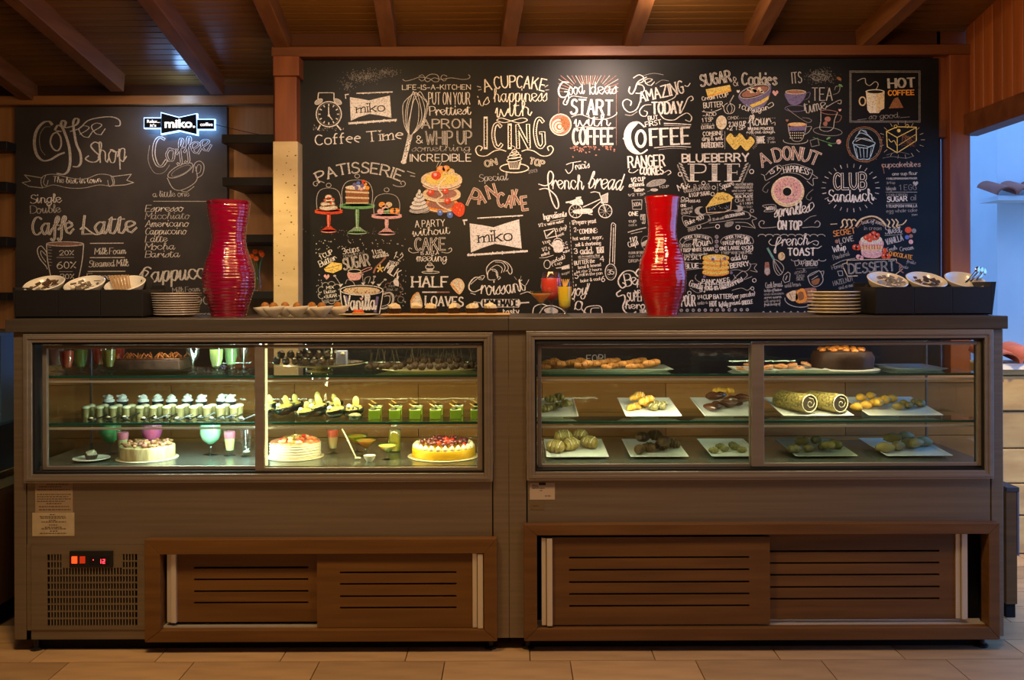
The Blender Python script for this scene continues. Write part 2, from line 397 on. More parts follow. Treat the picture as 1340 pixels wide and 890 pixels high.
# low stone partition behind the cases
_, zp = px(670, 498, .95)
lpw = empty('partition_wall', (0, .95, 0), 'low brown travertine wall seen through the display glass', 'wall')
tr2 = [mat(f'brown_travertine_{i}', tuple(c*k for c in (.56,.26,.07)), .85, 0, col2=tuple(c*k for c in (.38,.165,.042)), scale=(1.2,5,10), detail=7, bump=.08) for i, k in enumerate((.9,1.0,1.1))]
atpar(MB().box(-2.95, 2.44, .955, 1.10, 0, zp-.012).build('core', mat('mortar', (.40,.30,.16), .9)), lpw)
_, zj = px(845, 571, .945)
for zi0, zi1 in ((zj+.003, zp-.015), (zj-.33, zj), (0.0, zj-.333)):
    x = -2.95
    while x < 2.43:
        w = random.choice((.62,.75,.9)); 
        atpar(MB().box(x, min(x+w-.003, 2.44), .93, .955, zi0, zi1).build('stone_slab', tr2[random.randrange(3)], bevel=.0015), lpw); x += w
atpar(MB().box(-2.97, 2.46, .92, 1.12, zp-.014, zp+.006).build('coping_slab', tr2[1], bevel=.003), lpw)

# ================================================================ SHELVES LEFT AND RIGHT OF THE SMALL BOARD
def wall_shelf(u0, u1, vt, vb, lab, Yf=2.14):
    xa, zt = px(u0, vt, Yf); xb, zb = px(u1, vb, Yf)
    o = MB().box(xa, xb, Yf, YL+.03, zb, zt).build('wall_shelf', black, bevel=.003)
    return tag(o, lab, 'shelf', 'black shelves on the oak wall')
wall_shelf(290, 396, 176, 187, 'black shelf between board and pillar, highest of four')
wall_shelf(291, 396, 232, 243, 'black shelf between board and pillar, second from top')
wall_shelf(292, 396, 307, 317, 'black shelf behind the left red vase, third from top')
sh4 = wall_shelf(293, 396, 381, 391, 'black shelf holding the orange flowers, lowest beside pillar')
for i, (a, b_) in enumerate(((185,196),(238,250),(310,322),(383,393))):
    wall_shelf(-90, 9, a, b_, f'black shelf at the left edge of the photo, {("highest","second from top","third from top","lowest")[i]} of four', 2.46)
# small flower vase
fx, fz = px(337, 381, 2.3); sh_top = px(337, 381, 2.14)[1]
fv = empty('flower_vase', (fx, 2.3, sh_top), 'small glass vase with orange gerberas behind the red vase', 'vase')
MB().lathe([(.022,0),(.026,.03),(.020,.08),(.016,.12),(.020,.15)], seg=18, cap1=False).build('glass_body', g_clear, fv, 60)
st = MB()
fl_c = [(-.035,.0,.225),(.035,-.01,.235),(.0,-.02,.21),(.02,.02,.25),(-.015,.01,.255)]
for c in fl_c: st.tube([(0,0,.01),(c[0]*.3,c[1]*.3,.12),(c[0],c[1],c[2]-.01)], .0025)
st.build('stem', mat('stem_green', (.08,.16,.03), .6), fv, 60)
pet = mat('orange_petal', (.80,.10,.02), .6, col2=(.90,.20,.04), scale=(60,60,60))
for c in fl_c:
    b = MB()
    for k in range(11):
        a = 2*math.pi*k/11; d = Vector((math.cos(a), -.55, math.sin(a)*.85)).normalized()*.022; u = Vector((-math.sin(a),0,math.cos(a)))*.006
        p0 = Vector(c)
        b.add([p0, p0+d*.6+u, p0+d, p0+d*.6-u], [(0,1,2,3)])
    b.ball((c[0],c[1]-.006,c[2]), .006, seg=8, rings=5)
    b.build('flower', pet, fv)

# ================================================================ DISPLAY CASES
Z = lambda v, u=670: px(u, v, 0)[1]
X = lambda u, v=600: px(u, v, 0)[0]
CT = px(670, 415.5, 0)[1]; CB = px(670, 432.5, 0)[1]
ZB = px(670, 835, 0)[1]
SH1 = 1.103; SH2 = .910; DK = .741
wc = mat('countertop_metal', (.10,.082,.062), .36, .5, col2=(.13,.107,.083), scale=(2,40,40))
wood_r = mat('cabinet_wood_right', (.115,.050,.013), .5, 0, col2=(.165,.073,.019), scale=(2.2,30,34), detail=5, bump=.05)

def slotted_door(par, u0, u1, v0, v1, yf, slots, su0, su1, handle, wm, um):
    """wooden sliding door; slots are real gaps between its boards"""
    x0, x1 = X(u0), X(u1); zt, zb = Z(v0, um), Z(v1, um); sx0, sx1 = X(su0), X(su1); y0, y1 = yf, yf+.018
    b = MB(); b.box(x0, sx0, y0, y1, zb, zt); b.box(sx1, x1, y0, y1, zb, zt)
    edges = [zt]
    for v in slots: z_ = Z(v, um); edges += [z_+.004, z_-.004]
    edges.append(zb)
    for i in range(0, len(edges), 2): b.box(sx0, sx1, y0, y1, edges[i+1], edges[i])
    d = b.build('sliding_door', wm, par)
    MB().box(x0+.004, x1-.004, y1, y1+.004, zb+.004, zt-.004).build('backing', dark, d)  # near-black sheet, gives the slots their shade by colour
    if handle:
        h0, h1 = X(handle[0]), X(handle[1]); w = h1-h0
        hb = MB(); hb.box(h0, h0+w*.42, y0-.006, y1+.004, zb, zt); hb.box(h0+w*.48, h1, y0-.016, y1+.004, zb, zt)
        hd = hb.build('handle_profile', alu, d, bevel=.0015); hd['label'] = 'pale aluminium grip strip'
    return d
def wood_frame(par, u0, u1, v0, v1, iu0, iu1, iv0, iv1, wm, um):
    xo = (X(u0), X(u1)); zo = (Z(v1,um), Z(v0,um)); xi = (X(iu0), X(iu1)); zi = (Z(iv1,um), Z(iv0,um)); g = .0006
    y0, y1 = -.035, .0
    O = [(xo[0],zo[0]),(xo[1],zo[0]),(xo[1],zo[1]),(xo[0],zo[1])]; I = [(xi[0],zi[0]),(xi[1],zi[0]),(xi[1],zi[1]),(xi[0],zi[1])]
    for k, nm in enumerate(('bottom_rail','side_rail','top_rail','side_rail')):
        a, b_ = O[k], O[(k+1)%4]; c, d = I[(k+1)%4], I[k]
        if k % 2 == 0: pts = [(a[0]+g,a[1]),(b_[0]-g,b_[1]),(c[0]-g,c[1]),(d[0]+g,d[1])]
        else: pts = [(a[0],a[1]+(g if k==1 else -g)),(b_[0],b_[1]-(g if k==1 else -g)),(c[0],c[1]-(g if k==1 else -g)),(d[0],d[1]+(g if k==1 else -g))]
        MB().prism(pts, y0, .03, 0).build(nm, wm, par, bevel=.002)
def rect_frame(b, xo0, xo1, zo0, zo1, w, y0, y1, wt=None, mi=0):
    wt = wt or w
    b.box(xo0, xo0+w, y0, y1, zo0, zo1, mi); b.box(xo1-w, xo1, y0, y1, zo0, zo1, mi)
    b.box(xo0+w, xo1-w, y0, y1, zo0, zo0+wt, mi); b.box(xo0+w, xo1-w, y0, y1, zo1-wt, zo1, mi)

def display_case(u0, u1, uc0, uc1, fr, doors, label, um, tint):
    c = empty('display_case', ((X(u0)+X(u1))/2, .33, 0), label, 'display case')
    par = bpy.data.objects.new('tmp', None)
    L = []
    def B(b, name, m, **k): o = b.build(name, m, None, **k); L.append(o); return o
    x0, x1 = X(u0), X(u1); y1 = .66
    fx0, fx1 = X(fr[0]), X(fr[1]); fz1, fz0 = Z(fr[2], um), Z(fr[3], um)
    # carcass
    B(MB().box(X(uc0), X(uc1), -.018, y1+.02, CB, CT), 'countertop', wc, bevel=.003)
    t = .055
    b = MB(); b.box(x0, fx0-.001, 0, .05, ZB, CB-.001); B(b, 'corner_post', steel, bevel=.002)
    b = MB(); b.box(fx1+.001, x1, 0, .05, ZB, CB-.001); B(b, 'corner_post', steel, bevel=.002)
    B(MB().box(fx0, fx1, 0, .05, fz1, CB-.001), 'header_panel', steel)
    B(MB().box(x0+.01, x0+.03, .05, y1, ZB, .72), 'side_panel', steel); B(MB().box(x1-.03, x1-.01, .05, y1, ZB, .72), 'side_panel', steel)
    B(MB().box(x0+.03, x1-.03, y1-.02, y1, ZB, .72), 'back_panel', steel)
    B(MB().box(x0+.03, x1-.03, .05, y1-.02, ZB, ZB+.02), 'base_panel', dark)
    B(MB().box(x0+.03, x1-.03, .025, y1-.02, .700, DK), 'display_deck', mat('deck_steel', (.20,.23,.21), .25, .8))
    B(MB().box(x0+.06, x1-.06, .04, y1-.04, .0, ZB), 'plinth', dark)
    B(MB().box(x0+.03, x1-.03, .05, y1, CB-.03, CB-.001), 'top_liner', mat('liner', (.3,.3,.28), .6))
    for xx in (x0+.012, x1-.03):
        B(MB().box(xx+.004, xx+.012, y1-.012, y1, .72, CB-.03), 'rear_post', steel)
        B(MB().box(xx, xx+.006, .05, .5, .72, CB-.03), 'side_glass', g_clear)
    B(MB().box(x0+.03, x1-.03, y1-.012, y1-.006, .72, CB-.03), 'back_glass', g_clear)
    for zz, nm in ((SH1, 'glass_shelf'), (SH2, 'glass_shelf')):
        s = B(MB().box(x0+.035, x1-.035, .085, .50, zz-.008, zz), nm, g_shelf)
        e = MB().box(x0+.035, x1-.035, .078, .085, zz-.009, zz+.001).build('shelf_edge', g_edge, s); e['label'] = 'dark green front edge of the glass'
        r = MB().box(x0+.035, x1-.035, .074, .086, zz-.026, zz-.018).build('support_rail', alu, s)
    # raised window frame, two steps
    b = MB(); rect_frame(b, fx0, fx1, fz0, fz1, .034, -.022, .012); B(b, 'window_frame', steel_h, bevel=.002)
    b = MB(); rect_frame(b, fx0+.010, fx1-.010, fz0+.010, fz1-.010, .010, -.026, -.021); B(b, 'frame_bead', steel_h, bevel=.001)
    b = MB(); rect_frame(b, fx0+.034, fx1-.034, fz0+.034, fz1-.034, .008, -.012, .055); B(b, 'inner_reveal', blackm)
    for (a0, a1, g0, g1, gv0, gv1, yf, mm) in doors:
        zt = Z(gv0, um); zb = Z(gv1, um); xa, xb, ga, gb = X(a0), X(a1), X(g0), X(g1)
        b = MB(); b.box(xa, ga, yf, yf+.018, zb-.014, zt+.014); b.box(gb, xb, yf, yf+.018, zb-.014, zt+.014); b.box(ga, gb, yf, yf+.018, zb-.014, zb); b.box(ga, gb, yf, yf+.018, zt, zt+.014)
        d = B(b, 'glass_door', mm, bevel=.002)
        MB().box(ga-.002, gb+.002, yf+.007, yf+.011, zb-.002, zt+.002).build('pane', g_door, d)
    # feet
    for xx in (x0+.075, x1-.075):
        B(MB().lathe([(.025,0),(.025,.008),(.012,.012),(.012,ZB)], xx, .03, 0, 16), 'foot', blackm, smooth=40)
    return c, L, x0, x1, fx0, fx1, fz0
def adopt(c, L):
    for o in L:
        if o.parent is None: o.parent = c; o.matrix_parent_inverse = Matrix.Translation(-Vector(c.location))

# left case ------------------------------------------------------
A, LA, ax0, ax1, afx0, afx1, afz0 = display_case(18, 665.6, 10, 665.8, (34, 645, 436, 630),
   [(52, 338, 58, 334, 456, 611, .022, steel_h), (334, 633, 346, 625, 456, 612, -.004, steel_h)], 'left refrigerated display case with cooling grille and cakes inside', 340, 0)
fzL = afz0
zt = Z(712, 340)
LA.append(MB().box(afx0+.004, afx1-.004, .001, .03, zt, fzL+.004).build('lower_panel', steel))
# sliding wooden doors of the left case
xa, xb = X(195), X(648)
LA.append(MB().box(xb, afx1, .001, .03, ZB, zt).build('filler_panel', steel))
LA.append(MB().box(X(205), X(640), .045, .05, ZB+.03, zt).build('door_shade_sheet', dark))  # dark sheet behind the doors, shade put into its colour
hold = empty('tmp_hold', (0,0,0))
n0 = len(hold.children)
wood_frame(hold, 193, 650, 703, 836, 213, 633, 722, 821, woodc, 420)
LA.append(MB().box(X(213), X(633), .0, .045, Z(821,420)-.0, Z(819,420)).build('door_track', alu))
d1 = slotted_door(hold, 217, 420, 722, 815, .012, (744,759.5,775,790), 252, 402, (217, 230), woodc, 320)
d2 = slotted_door(hold, 415, 632, 723, 820, -.012, (748,763,779,794), 445, 597, (618, 632), woodc, 520)
for o in list(hold.children): o.parent = None; LA.append(o)
# cooling grille panel: lattice of bars over a near-black sheet that stands for shade
gx0, gx1, gz1, gz0 = X(41), X(193), Z(713,118), Z(824,118)
sx0, sx1 = X(62), X(179.5)
vz1, vz0 = Z(725,120), Z(818.5,120)
LA.append(MB().box(gx0, gx1, .03, .034, ZB, gz1+.002).build('vent_shade_sheet', dark))  # black sheet behind the bars, in place of inner shade
b = MB(); b.box(afx0+.0015, X(40), .001, .03, ZB, zt)
b.box(gx0, sx0, -.004, .004, gz0, gz1); b.box(sx1, gx1, -.004, .004, gz0, gz1); b.box(sx0, sx1, -.004, .004, vz1, gz1); b.box(sx0, sx1, -.004, .004, gz0, vz0)
xm0, xm1, zm = X(80.5), X(159.5), Z(743,120)
b.box(xm0, xm1, -.004, .004, zm, vz1)
b.box(afx0+.0015, gx1+.01, .001, .02, ZB, gz0-.003)
LA.append(b.build('vent_panel', steel))
b = MB(); ncol = 30; p = (sx1-sx0)/ncol
for i in range(1, ncol):
    xx = sx0+i*p
    top = vz1 if (xx < xm0 or xx > xm1) else zm
    b.box(xx-p*.22, xx+p*.22, -.003, .003, vz0, top)
nr = 10; q = (vz1-vz0)/nr
for j in range(1, nr):
    zz = vz0+j*q; segs = [(sx0, sx1)] if zz < zm-.003 else [(sx0, xm0), (xm1, sx1)]
    for a_, c_ in segs: b.box(a_, c_, -.0035, .0035, zz-.0026, zz+.0026)
LA.append(b.build('vent_grille', steel))
cp = MB().box(X(92), X(148.5), -.012, -.003, Z(742,120), Z(720.5,120)).build('control_panel', blackm, bevel=.002); LA.append(cp)
red_on = mat('red_switch_lit', (.8,.05,.01), .3, emis=(1,.06,.01), estr=2.0); red_dim = mat('red_switch_dim', (.45,.04,.01), .3, emis=(1,.05,.01), estr=.35)
for u_, m_ in ((99, red_on), (109.5, red_dim)):
    MB().box(X(u_-3.4), X(u_+3.4), -.017, -.011, Z(736,120), Z(727,120)).build('rocker_switch', m_, cp, bevel=.001)
dp = MB().box(X(118), X(144), -.0135, -.011, Z(738,120), Z(727,120)).build('display', dark, cp)
def seven(b, x, z, s, d, y):
    seg = {'a':((0,2),(1,2)),'b':((1,2),(1,1)),'c':((1,1),(1,0)),'d':((0,0),(1,0)),'e':((0,1),(0,0)),'f':((0,2),(0,1)),'g':((0,1),(1,1))}
    for c in {'1':'bc','2':'abged','3':'abgcd','4':'fgbc','5':'afgcd','-':'g','8':'abcdefg'}[d]:
        (a0,a1),(b0,b1) = seg[c]; w = s*.14
        b.box(x+min(a0,b0)*s-w, x+max(a0,b0)*s+w, y-.0006, y, z+min(a1,b1)*s-w, z+max(a1,b1)*s+w)
b = MB(); seven(b, X(131), Z(736,120), .0075, '1', -.0135); seven(b, X(136), Z(736,120), .0075, '2', -.0135)
b.box(X(123), X(124), -.0141, -.0135, Z(732,120), Z(731,120)); b.build('digit', mat('red_led', (.8,.02,.02), emis=(1,.03,.05), estr=6), dp)['kind'] = 'stuff'
# notices stuck under the window
def sticker(par_list, u0, u1, v0, v1, lines, um, m, name='notice'):
    o = MB().box(X(u0), X(u1), -.0006, .0008, Z(v1,um), Z(v0,um)).build(name, m); par_list.append(o)
    b = MB(); random.seed(int(u0+v0))
    for v, a, c in lines:
        u = u0 + (u1-u0)*a
        while u < u0+(u1-u0)*c:
            w = random.uniform(1.5,4.5); b.box(X(u), X(min(u+w, u0+(u1-u0)*c)), -.0010, -.0006, Z(v+.45,um), Z(v-.45,um)); u += w+.9
    b.build('print', mat('print_ink', (.03,.02,.015), .8), o)['kind'] = 'stuff'
paper = mat('old_paper', (.52,.43,.28), .8, col2=(.46,.37,.22), scale=(20,20,20)); paper2 = mat('brown_paper', (.34,.25,.15), .8)
sticker(LA, 46, 95, 632, 671, [(634,.3,.9),(637,.1,.7),(641,.05,.95),(647,.05,.95),(650,.05,.9),(653,.05,.95),(656,.05,.8),(659,.3,.7),(663,.1,.9),(667,.1,.95)], 70, paper2)
sticker(LA, 42, 97, 671, 701.5, [(673.5,.42,.55),(676,.18,.8),(678,.2,.8),(681,.4,.58),(683,.22,.8),(687,.4,.6),(690,.3,.7),(692,.22,.8),(695,.42,.6),(698,.18,.82)], 70, paper)
adopt(A, LA); bpy.data.objects.remove(hold)

# right case -----------------------------------------------------
Bc, LB, bx0, bx1, bfx0, bfx1, bfz0 = display_case(665.9, 1313, 666.1, 1317, (689, 1297, 432, 626.5),
   [(704, 985, 709, 983, 455, 608, .022, steel_h), (984, 1286, 1000, 1279, 452, 606, -.004, steel_h)], 'right display case with pastries and long slotted wooden doors', 990, 0)
hold = empty('tmp_hold', (0,0,0))
LB.append(MB().box(bfx0+.004, bfx1-.004, .001, .03, Z(690,990), bfz0+.004).build('lower_panel', steel))
LB.append(MB().box(X(692), X(1297), .11, .115, ZB+.01, Z(690,990)).build('door_shade_sheet', dark))  # dark sheet behind the long doors, coloured as shade
wood_frame(hold, 685, 1302, 683, 834, 702, 1288, 697, 818, wood_r, 990)
LB.append(MB().box(X(702), X(1288), .0, .06, Z(820,990), Z(817.5,990)).build('door_track', alu))
LB.append(MB().box(X(703), X(1287), .034, .040, Z(817.5,990), Z(814.5,990)).build('track_rib', alu))
slotted_door(hold, 709, 1006, 702, 816, -.012, (728.5,744.5,760.5,776,791.5), 744, 979, (708, 722), wood_r, 857)
slotted_door(hold, 1000, 1265, 699, 811, .014, (722.5,738,753.5,769.5,785), 1008, 1231, (1251.5, 1265.5), wood_r, 1130)
for o in list(hold.children): o.parent = None; LB.append(o)
sticker(LB, 693, 726, 632, 654, [(635,.1,.3),(637,.1,.35),(639,.1,.6),(642,.4,.5),(649,.6,.85)], 710, mat('label_paper', (.50,.40,.30), .8), 'notice')
sticker(LB, 694, 712, 656, 667, [(662,.2,.6)], 710, mat('olive_label', (.16,.11,.05), .7), 'notice')
LB.append(MB().box(X(705), X(714), -.0014, -.0006, Z(635,710), Z(631.5,710)).build('barcode_strip', mat('print_ink', (.03,.02,.015), .8)))
adopt(Bc, LB); bpy.data.objects.remove(hold)

# case lamps: LED sticks, plus area lights added under shelves to brighten each level
def led(name, x, y, z0, z1, col, e, label, horiz=None, case=None, pw=1.0):
    m = mat('led_' + name, (1,1,1), emis=col, estr=e)
    b = MB()
    if horiz: b.box(horiz[0], horiz[1], y-.004, y+.004, z0-.004, z0+.004)
    else: b.box(x-.004, x+.004, y-.004, y+.004, z0, z1)
    o = b.build('led_strip', m); atpar(o, case); o['label'] = label
    return o
zt_, zb_ = Z(455), Z(612)
led('cool', X(336), .062, zb_, CB-.04, (.75,1,.88), 3, 'cool white light strip', case=A)
led('gold', X(345), .045, zb_, CB-.04, (1,.80,.35), 1.3, 'golden light strip', case=A)
light('case_cool', 'AREA', (X(327), .10, .98), 4.0, COOL, (X(200), .28, .90), size=.02, size_y=.40)
light('case_cool_top', 'AREA', (X(240), .14, CB-.05), 1.2, COOL, (X(240), .20, .7), size=.40, size_y=.03)
light('case_cool_mid', 'AREA', (X(240), .12, SH1-.03), 2.6, COOL, (X(240), .26, .7), size=.42, size_y=.02)
light('case_cool_low', 'AREA', (X(250), .12, SH2-.03), 2.2, COOL, (X(250), .26, .6), size=.42, size_y=.02)
light('case_gold', 'AREA', (X(352), .10, .98), 1.0, GOLD, (X(500), .25, .90), size=.02, size_y=.40)
light('case_gold_top', 'AREA', (X(500), .14, CB-.05), 1.3, GOLD, (X(500), .24, .7), size=.6, size_y=.03)
light('case_gold_mid', 'AREA', (X(490), .12, SH1-.03), 2.6, GOLD, (X(490), .26, .7), size=.75, size_y=.02)
light('case_gold_low', 'AREA', (X(500), .12, SH2-.03), 2.0, GOLD, (X(500), .26, .6), size=.75, size_y=.02)
light('case_right_top', 'AREA', (X(860), .14, CB-.05), 1.0, (1,.85,.55), (X(860), .28, .7), size=.6, size_y=.03)
light('case_right_mid', 'AREA', (X(860), .12, SH1-.03), 1.9, (1,.90,.58), (X(850), .28, .7), size=.35, size_y=.02)
light('case_right_mid2', 'AREA', (X(1100), .12, SH1-.03), 1.6, (1,.90,.52), (X(1100), .28, .7), size=.35, size_y=.02)
light('case_right_low', 'AREA', (X(760), .12, SH2-.03), .42, (1,.92,.58), (X(760), .28, .6), size=.35, size_y=.02)
light('case_right_low2', 'AREA', (X(1050), .12, SH2-.03), .16, (1,.92,.58), (X(1050), .28, .6), size=1.2, size_y=.02)
light('case_right_top2', 'AREA', (X(1100), .14, CB-.05), .8, (1,.80,.5), (X(1100), .28, .7), size=.6, size_y=.03)
led('top_a', 0, .16, CB-.038, 0, (1,.95,.75), 3, 'light strip under the top', horiz=(X(740), X(1240)), case=Bc)
led('top_b', 0, .16, CB-.038, 0, (1,.95,.75), 3, 'light strip under the top', horiz=(X(90), X(600)), case=A)
# ================================================================ CHALK LETTERING ENGINE (stroke font)
_YC = {'a':-3,'b':-2,'c':-1}
UP = {'A':'003860 1353','B':'0008 ~083857553404 ~043453513000','C':'~57381704113051','D':'0008 ~083866623000','E':'58080050 0444','F':'580800 0444',
'G':'~57381704113051 515434','H':'0008 6068 0464','I':'0008','J':'~4842301001','K':'0008 5803 2560','L':'080050','M':'0008336860','N':'00086068',
'O':'~381704113051645738','P':'0008 ~083857553404','Q':'~381704113051645738 4260','R':'0008 ~083857553404 3460','S':'~57381715345351301001','T':'0868 3830',
'U':'~08031130516368','V':'083068','W':'0820466088','X':'0860 0068','Y':'0834 6834 3430','Z':'08680060',
'0':'~28060220424628','1':'062820','2':'~061848563300 0050','3':'~0738564424 ~2453513001','4':'40480353','5':'480805 ~053554523001','6':'~48270402103052442503',
'7':'085820','8':'~2806244628 ~2402204224','9':'~103144462806052345','.':'0001','-':'0343','!':'0803 0001','\'':'0806',':':'0102 0506','&':'~50241628462402204153',
'%':'0058 ~0817260708 ~3241504132','+':'0343 2125','/':'0048','(':'~2907042022','=':'0242 0545',')':'~0927240200',',':'110b','#':'0008','?':'~0718374523 2021'}
LO = {'a':'~4425031030 4540','b':'0800 ~03254442300 1'.replace(' 1','1'),'c':'~44250411 2041'.replace(' ',''),'d':'~4425031030 4840','e':'0343 ~434425031130','f':'~3828161410 0535','g':'~4425031130 ~454c3a1a0b',
'h':'0800 ~0325444340','i':'0500 0708','j':'~151c0a 1718','k':'0800 0245 1340','l':'0800','m':'0500 ~03243430 ~33556460','n':'0500 ~0325444340','o':'~25040120414425',
'p':'050a ~0425444120 ','q':'~4425031130 454a','r':'0500 ~032535','s':'~442514324120 01'.replace(' ',''),'t':'~07011021 0525','u':'~0501103043 4540','v':'052045','w':'0520346065','x':'0540 0045','y':'0520 451a','z':'05450040'}
SCR = {'a':('~44250311203144 ~45415062',6),'b':('~022628181220414425 ~4454',5),'c':('~4435150311304152',5),'d':('~44250311203144 ~48415062',6),'e':('~02334425041130 ~304152',5),
'f':('~023547382622212b1a0b 1444',4),'g':('~44250311203144 ~45403b1a0c2052',5),'h':('~0226281814 1410 ~1325444150 ~5062',6),'i':('~0215112032 1718',3),'j':('~02252c1a0b 2728',3),
'k':('~0226281814 1410 ~123545331 ~13305052'.replace('331','33'),5),'l':('~02262818112032',3),'m':('~021510 ~1013253430 ~3345545160 ~6072',7),'n':('~021510 ~1013254441 ~415062',6),
'o':('~2503103043442515 ~253454',5),'p':('~0215 151a ~132545433011 ~3052',5),'q':('~44250311203144 ~454a5b',5),'r':('~021510 ~1224354452',5),'s':('~02353331100 1'.replace(' ',''),4),
't':('~02171120 2042 0636'.replace(' 2042','3042'),4),'u':('~021511203144 ~45415062',6),'v':('~0215204454',5),'w':('~02151020344 ~3441507474'.replace('344 ','34 '),7),'x':('~051440 0045 ~4052',5),
'y':('~021511203144 ~454c3a1a0c2052',5),'z':('~0545 4500 ~00304052',5)}
def _pts(tok):
    sm = tok.startswith('~'); t = tok.lstrip('~'); t = t[:len(t)//2*2]
    return sm, [(int(t[i]), _YC[t[i+1]] if t[i+1] in _YC else int(t[i+1])) for i in range(0, len(t), 2)]
def _cat(P, n=5):
    if len(P) < 3: return list(P)
    closed = (abs(P[0][0]-P[-1][0]) + abs(P[0][1]-P[-1][1])) < 1e-6; out = []
    for i in range(len(P)-1):
        p1, p2 = P[i], P[i+1]
        p0 = P[i-1] if i > 0 else (P[-2] if closed else p1); p3 = P[i+2] if i+2 < len(P) else (P[1] if closed else p2)
        for k in range(n):
            t = k/n; t2, t3 = t*t, t*t*t
            out.append(tuple(.5*((2*p1[j]) + (-p0[j]+p2[j])*t + (2*p0[j]-5*p1[j]+4*p2[j]-p3[j])*t2 + (-p0[j]+3*p1[j]-3*p2[j]+p3[j])*t3) for j in (0,1)))
    out.append(tuple(P[-1])); return out
CC = {'w':(.74,.71,.68),'d':(.28,.27,.26),'m':(.46,.44,.42),'y':(.80,.60,.16),'o':(.85,.34,.06),'r':(.72,.09,.04),'p':(.74,.42,.42),'b':(.30,.13,.06),'g':(.17,.40,.16),'c':(.12,.20,.60),
      'v':(.19,.16,.32),'k':(.014,.015,.018),'t':(.72,.56,.34),'l':(.42,.62,.80),'f':(.78,.71,.56),'n':(.36,.17,.13),'e':(.16,.36,.33)}
CK = list(CC)
def chalk(c):
    m = mat('chalk_'+c, tuple(x*(.62 if c != 'k' else 1) for x in CC[c]), .95, 0, col2=tuple(x*1.12 for x in CC[c]), scale=(130,130,130), detail=2, ramp=(.32,.52), spec=.1); return m
